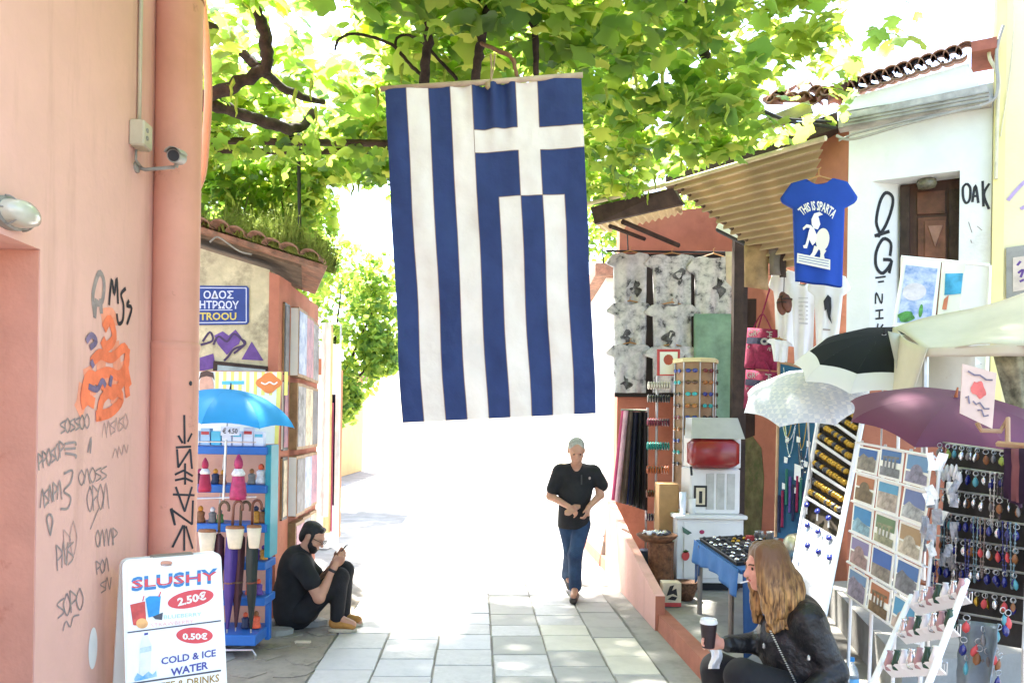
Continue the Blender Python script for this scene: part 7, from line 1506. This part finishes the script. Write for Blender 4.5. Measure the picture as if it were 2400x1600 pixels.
# ---- postcard rack
cardp = [('3A62A8', '8E8478'), ('4A70A8', '7A7A80'), ('6A90B8', '8E88A0'), ('B0704C', '7A6448'), ('5A9AC0', 'B8A89C'), ('6A78A8', 'B0B2B4'), ('3A84B8', '8AB0C0'), ('6A8460', '9A9A7A'), ('A88C68', 'C0B4A0'), ('8A80A8', 'A88A84')]
YP = 3.75
prq = [W(2012, 1030, 4.15), W(2196, 1062, 3.55), W(2150, 1520, 3.35), W(1985, 1400, 3.95)]
rkp = empty('postcard_rack', V3((prq[2].x+prq[3].x)/2, 3.7, kz), 'white wire rack filled with postcards of blue skies', 'rack'); prn = (prq[1]-prq[0]).cross(prq[3]-prq[0]).normalized(); prn = prn if prn.y < 0 else -prn
for u in (0, .33, .66, 1):
    b = MB(); b.tube([bil(prq, u, 0)-prn*.02, bil(prq, u, 1)-prn*.02, V3(bil(prq, u, 1).x, bil(prq, u, 1).y, kz)], .008, 6); b.build('upright_wire', m_whitep, rkp)
for r_ in range(6):
    b = MB(); v = .02+.19*r_; b.tube([bil(prq, 0, v)+prn*.012, bil(prq, 1, v)+prn*.012], .006, 6); b.build('shelf_wire', m_whitep, rkp)
    b = MB(); b.prism([bil(prq, 0, v)-prn*.02, bil(prq, 1, v)-prn*.02, bil(prq, 1, v)+prn*.02, bil(prq, 0, v)+prn*.02], UP*-.006); b.build('ledge', m_whitep, rkp)
ki = 0
for r_ in range(5):
    for c_ in range(3):
        u0, u1 = .03+.325*c_, .03+.325*c_+.30; v0, v1 = .02+.195*r_, .02+.195*r_+.18; tw = rn.uniform(-.01, .01)
        if (r_, c_) in ((0, 0),): v0 += .02
        o = empty('postcard', bil(prq, (u0+u1)/2, v1), 'postcard', 'postcard'); base, land = cardp[ki % 10]
        desc = ('deep blue sky over tan ruin', 'blue sky over grey temple', 'pale blue sky over mauve hill', 'orange sunset town', 'bright sky over pink village', 'violet sky over white church', 'turquoise sea', 'green park', 'sandy beach', 'lilac evening harbour')[ki % 10]
        o['label'] = '%s row postcard of %s, %s' % (('top', 'second', 'third', 'fourth', 'bottom')[r_], desc, ('beside the ladder stand', 'in the middle column', 'beside the keyrings')[c_]); o['group'] = 'postcards in the wire rack'
        b = MB(); qc = [bil(prq, u0+tw, v0)+prn*.01, bil(prq, u1+tw, v0)+prn*.01, bil(prq, u1, v1)+prn*.016, bil(prq, u0, v1)+prn*.016]; b.prism(qc, -prn*.003); b.build('card', m_postw, o)
        b = MB(); hz_ = rn.uniform(.35, .6); b.add([bil(qc, u, v)+prn*.002 for u, v in ((.08, .07), (.92, .07), (.92, hz_), (.08, hz_))], [(0, 1, 2, 3)]); b.build('sky_print', mat('card_sky_%d' % (ki % 10), srgb(base), .35, .08, 9), o)
        kd_ = (ki*7+r_) % 4; b = MB()
        if kd_ == 0: PL = [[(.08, .92), (.08, hz_+.05), (.3, hz_-.12-.1*rn.random()), (.55, hz_-.05), (.75, hz_-.15*rn.random()), (.92, hz_+.04), (.92, .92)]]
        elif kd_ == 1: PL = [[(.08, .92), (.08, hz_), (.92, hz_-.02), (.92, .92)]]
        elif kd_ == 2: PL = [[(.08, .92), (.08, hz_+.06), (.25, hz_+.06)]+[(.5-.25*math.cos(t*.52), hz_+.06-.26*math.sin(t*.52)) for t in range(1, 6)]+[(.75, hz_+.06), (.92, hz_+.1), (.92, .92)]]
        else: PL = [[(.08, .92), (.08, hz_+.2), (.92, hz_+.2), (.92, .92)], [(.15, hz_-.16), (.85, hz_-.2), (.85, hz_-.12), (.15, hz_-.08)]]+[[(.18+.16*j, hz_+.22), (.18+.16*j, hz_-.12), (.26+.16*j, hz_-.12), (.26+.16*j, hz_+.22)] for j in range(4)]
        for pl in PL: b.add([bil(qc, u, v)+prn*.003 for u, v in pl], [tuple(range(len(pl)))])
        b.build('land_print', mat('card_land_%d' % (ki % 10), srgb(land), .4, .3, 24), o); ki += 1
# ---- keyring display
YK = 3.35
kq = [W(2205, 1036, 3.7), W(2420, 1065, 3.1), W(2400, 1520, 2.95), W(2175, 1480, 3.55)]
kd = empty('keyring_display', V3((kq[2].x+kq[3].x)/2, 3.2, kz), 'dark wire display densely hung with blue and silver keyrings', 'display'); kn = (kq[1]-kq[0]).cross(kq[3]-kq[0]).normalized(); kn = kn if kn.y < 0 else -kn
b = MB(); b.prism([p-kn*.03 for p in kq], -kn*.02); b.build('backing', mat('dark_backing', srgb('2E2A2A'), .85, .3, 8), kd)
for r_ in range(8):
    b = MB(); v = .0+.125*r_; b.tube([bil(kq, 0, v), bil(kq, 1, v)], .005, 6); b.build('rail', m_steel, kd)
for u in (0, 1):
    b = MB(); b.tube([bil(kq, u, 0), bil(kq, u, 1), V3(bil(kq, u, 1).x, bil(kq, u, 1).y, kz)], .008, 6); b.build('upright', m_steel, kd)
kr_c = [('cobalt', mat('cobalt_enamel', srgb('1C2470'), .2, .2, 20, spec=.7)), ('silver', trink[0]), ('white', m_whitep), ('brown', BRN), ('teal', mat('teal_enamel', srgb('4A8A92'), .3)), ('gold', trink[1]), ('grey', GRY), ('red', m_rd), ('olive', mat('olive_enamel', srgb('8A9A40'), .4))]
kmesh = []
for nm, m in kr_c:
    b = MB(); b.tube(ellipse((0, 0, -.012), (1, 0, 0), (0, 0, 1), .011, .011, 9)+[V3(.011, 0, -.012)], .0018, 4); b.cm = 1; b.tube([(0, 0, -.022), (0, 0, -.03)], .002, 4); b.lathe((0, 0, -.05), [(.0001, -.022), (.010, -.014), (.0135, 0), (.009, .014), (.003, .021)], 8, None, 1, .55); kmesh.append(b.mesh('keyring', [m_steel, m], None, True))
for r_ in range(7):
    for j in range(22):
        if rn.random() < .06: continue
        if r_ in (1, 3, 5): k_ = rn.choice((0, 0, 0, 1, 4, 0))
        elif r_ == 0: k_ = rn.choice((3, 6, 8, 4, 8, 1))
        elif r_ == 2: k_ = rn.choice((2, 2, 1, 6)) if j < 7 else rn.choice((6, 3, 1))
        else: k_ = rn.choice((1, 6, 3, 5, 2, 0, 7))
        p = bil(kq, .02+.044*j+.008*rn.random(), .005+.125*r_)+kn*(.008+.02*(j % 2)); o = link_mesh('keyring', kmesh[k_], None, p, (rn.uniform(-.15, .15), rn.uniform(-.1, .1), rn.uniform(-.7, .7))); s_ = rn.uniform(.72, .95); o.scale = (s_, s_, s_)
        tag(o, kr_c[k_][0]+' keyring hanging on the dark wire display', 'keyring', kr_c[k_][0]+' keyrings on the display')
# ---- leaning white wire tray stand in front
sq_ = [W(2132, 1405, 3.15), W(2262, 1370, 2.85), W(2172, 1612, 2.45), W(2040, 1612, 2.75)]
ws_ = empty('tray_stand', V3((sq_[2].x+sq_[3].x)/2, 2.6, 0), 'slanted white metal stand with wire trays of glass trinkets', 'stand'); snn = (sq_[1]-sq_[0]).cross(sq_[3]-sq_[0]).normalized(); snn = snn if snn.y < 0 else -snn
for u in (0, 1):
    t_, e_ = bil(sq_, u, -.05), bil(sq_, u, 1); d_ = (e_-t_).normalized(); kk = (e_.z-.02)/-d_.z; b = MB(); b.tube([t_, e_+d_*kk], .011, 8); b.build('leg', m_whitep, ws_)
for r_, v in enumerate((.08, .42, .78)):
    p = [bil(sq_, u, v)+snn*o_ for u, o_ in ((.03, 0), (.97, 0), (.97, .05), (.03, .05))]; b = MB(); b.prism(p, UP*.006); b.build('tray_floor', m_whitep, ws_)
    b = MB()
    for i in range(22):
        u = .03+.94*i/21; b.tube([bil(sq_, u, v)+snn*.05, bil(sq_, u, v)+snn*.052+UP*.04], .0018, 4)
    b.tube([bil(sq_, .03, v)+snn*.052+UP*.04, bil(sq_, .97, v)+snn*.052+UP*.04], .003, 5); b.build('wire_front', m_steel, ws_)
    for i in range(7):
        p = bil(sq_, .08+.135*i, v)+snn*.026+UP*.008; m = (trink[3], trink[0], mat('pink_glass', srgb('B08A8A'), .2, .1, 9), mat('green_glass', srgb('2A4A3A'), .15, .1, 9))[(i+r_) % 4]; b = MB(); b.lathe(p, [(.014, 0), (.02, .02), (.012, .045), (.008, .06), (.011, .066)], 10); b.solo('glass_vial', m, ('white', 'silver', 'pink', 'green')[(i+r_) % 4]+' little vial standing in a wire tray', 'vial', ('white', 'silver', 'pink', 'green')[(i+r_) % 4]+' vials in the wire trays', True)
# ---- purple bags at the right edge, ledge, bottles
for i in range(3):
    cloth_quad([W(2352+18*i, 1050, 3.0-.08*i), W(2385+18*i, 1052, 2.95-.08*i), W(2392+18*i, 1190-8*i, 2.95-.08*i), W(2352+18*i, 1165+8*i, 3.0-.08*i)], (mat('plum_cloth', srgb('3A2440'), .85, .1, 9), mat('rose_cloth', srgb('8A5A60'), .85, .1, 9), mat('aubergine_cloth', srgb('2A1A34'), .85, .1, 9))[i], 'cloth_bag', ('plum', 'rose', 'aubergine')[i]+' folded cloth bag hanging right of the keyrings', 'bag', n=(5, 6), amp=.008, th=.02)
b = MB(); b.tube([W(2340, 1040, 3.05), W(2440, 1048, 2.8)], .012, 6); b.solo('bag_rail', m_lw, 'short wooden rail holding the folded cloth bags', 'rail')
l0, l1 = W(1962, 1330, 7.0), W(2125, 1490, 4.6); lz = .42
b = MB(); a_ = V3(l0.x, 7.2, 0); c_ = V3(W(2115, 1485, 4.7).x, 4.7, 0); nl = V3(1, .4, 0).normalized()
b.prism([V3(a_.x, a_.y, kz-.02), V3(c_.x, c_.y, kz-.02), V3(c_.x, c_.y, lz), V3(a_.x, a_.y, lz)], V3(.9, .25, 0)); b.solo('stone_ledge', m_conc, 'rough grey concrete ledge behind the water bottles', 'ledge')
def bottle(p, h_, lab):
    o = empty('water_bottle', p, lab, 'bottle'); r_ = h_*.15; b = MB(); b.lathe(p, [(r_*.9, 0), (r_, .01), (r_, h_*.3), (r_*.94, h_*.33), (r_, h_*.36), (r_, h_*.66), (r_*.75, h_*.8), (r_*.35, h_*.9), (r_*.35, h_*.93)], 16); b.build('body', glass('clear_plastic', (.86, .92, .97), .08, .75), o, True)
    b = MB(); b.lathe(Vector(p)+UP*(h_*.93), [(r_*.42, 0), (r_*.42, h_*.07), (r_*.36, h_*.075)], 12); b.build('cap', mat('cap_blue', srgb('2E8AC8'), .4), o)
    b = MB(); b.lathe(Vector(p)+UP*(h_*.38), [(r_*1.015, 0), (r_*1.015, h_*.22)], 16); b.build('label', mat('label_blue', srgb('6AAED8'), .4, .2, 20), o, True)
bottle(V3(W(1996, 1490, 4.75).x, 4.75, kz), .29, 'water bottle with blue cap standing against the concrete ledge')
bottle(V3(W(2046, 1550, 4.15).x, 4.15, kz), .29, 'water bottle with blue cap standing nearest the wire stand')
bottle(V3(W(1996, 1330, 6.9).x+.1, 6.95, lz), .2, 'small water bottle standing on the concrete ledge')
p = V3(W(2010, 1530, 4.4).x, 4.35, kz); b = MB(); b.grid(lambda u, v: p+V3(.16*(u-.5), .12*(v-.5), .035+.035*noise.noise((u*4, v*4, 2))), 10, 10, (0, 0, -.006)); b.solo('plastic_wrap', mat('crumpled_plastic', srgb('C8CACC'), .25, .2, 18), 'crumpled clear plastic wrap on the shop floor', 'wrap')

# ---- loose clutter between the racks
m_pack = mat('clear_packet', srgb('C9CCD0'), .2, .25, 14, spec=.7, trans=.3)
for i in range(20):
    px, py = rn.uniform(2165, 2245), rn.uniform(1070, 1340); Y = 3.42+rn.uniform(-.08, .08); w, h_ = rn.uniform(.025, .04), rn.uniform(.05, .085); p = W(px, py, Y); a = rn.uniform(-.4, .4); ux = V3(math.cos(a), rn.uniform(-.4, .4), math.sin(a)); uz = V3(-math.sin(a), 0, math.cos(a))
    b = MB(); b.grid(lambda u, v: p+ux*(w*(u-.5))+uz*(h_*(.5-v))+V3(0, -.008*math.sin(u*5+v*4+i), 0), 3, 4, (0, .003, 0)); b.solo('trinket_packet', m_pack if i % 3 else m_postw, 'crinkled clear packet hanging between the postcards and keyrings', 'packet', 'packets between the racks')
for i in range(14):
    p = bil(kq, .05+.022*i+.01*rn.random(), .13+.05*rn.random())+kn*.03; b = MB(); b.lathe(p, [(.0001, -.03), (.011, -.016), (.008, .01), (.002, .026)], 8, None, 1, .5); b.solo('shell_charm', m_whitep, 'white shell charm in the bright cluster on the keyring display', 'charm', 'white shells on the keyring display', True)
bead_m = [mat('bead_%d' % i, srgb(c), .25, .15, 9, spec=.7) for i, c in enumerate(('2A2F6E', '6E8A94', '8A7A70', 'C9C4BC', '3E2E34'))]
for i in range(12):
    u = .08+.075*i; v0 = rn.choice((.13, .38, .5, .63)); b = MB(); d_ = rn.uniform(.14, .26)
    P0, P1 = bil(kq, u, v0), bil(kq, min(1, u+.05), v0)
    for j in range(26):
        t = j/25; p = P0.lerp(P1, t)+kn*.035-UP*(d_*(1-(2*t-1)**2)); b.lathe(p, [(.0001, -.0055), (.0048, -.0025), (.0048, .0025), (.0001, .0055)], 6)
    b.tube([P0.lerp(P1, j/12)+kn*.035-UP*(d_*(1-(2*j/12-1)**2)) for j in range(13)], .0022, 4)
    nmc = ('navy', 'grey blue', 'taupe', 'ivory', 'plum')[i % 5]; o = b.solo('bead_string', bead_m[i % 5], nmc+' bead string draped over the keyring display', 'necklace', nmc+' bead strings on the display', True)
cloth_quad([W(2246, 1450, 3.0), W(2345, 1462, 2.8), W(2330, 1640, 2.75), W(2240, 1640, 2.95)], mat('bluish_plastic', srgb('8A9AA4'), .25, .2, 5, spec=.6, trans=.25), 'plastic_sheet', 'hazy bluish plastic sheet hanging below the keyrings', 'sheet', amp=.02)
for i in range(16):
    px, py = 2258+rn.uniform(0, 135), 1420+rn.uniform(0, 150); p = W(px, py, 2.85); o = link_mesh('keyring', kmesh[rn.choice((0, 0, 4, 7, 3, 6))], None, p, (rn.uniform(-.3, .3), rn.uniform(-.3, .3), rn.uniform(-.7, .7))); tag(o, 'loose charm hanging before the bluish plastic sheet', 'charm', 'loose charms before the plastic sheet')
for i in range(9):
    p = lp_(.1+.1*i+.02*rn.random(), .66+.2*rn.random(), .02); b = MB(); w = .035; b.prism([p, p+V3(w, 0, .006), p+V3(w, -.005, -.045), p+V3(0, -.005, -.05)], ln_*.002); b.solo('paper_tag', bcol[i % 2], 'small paper tag pinned low on the white ladder sheet', 'tag', 'tags on the ladder sheet')
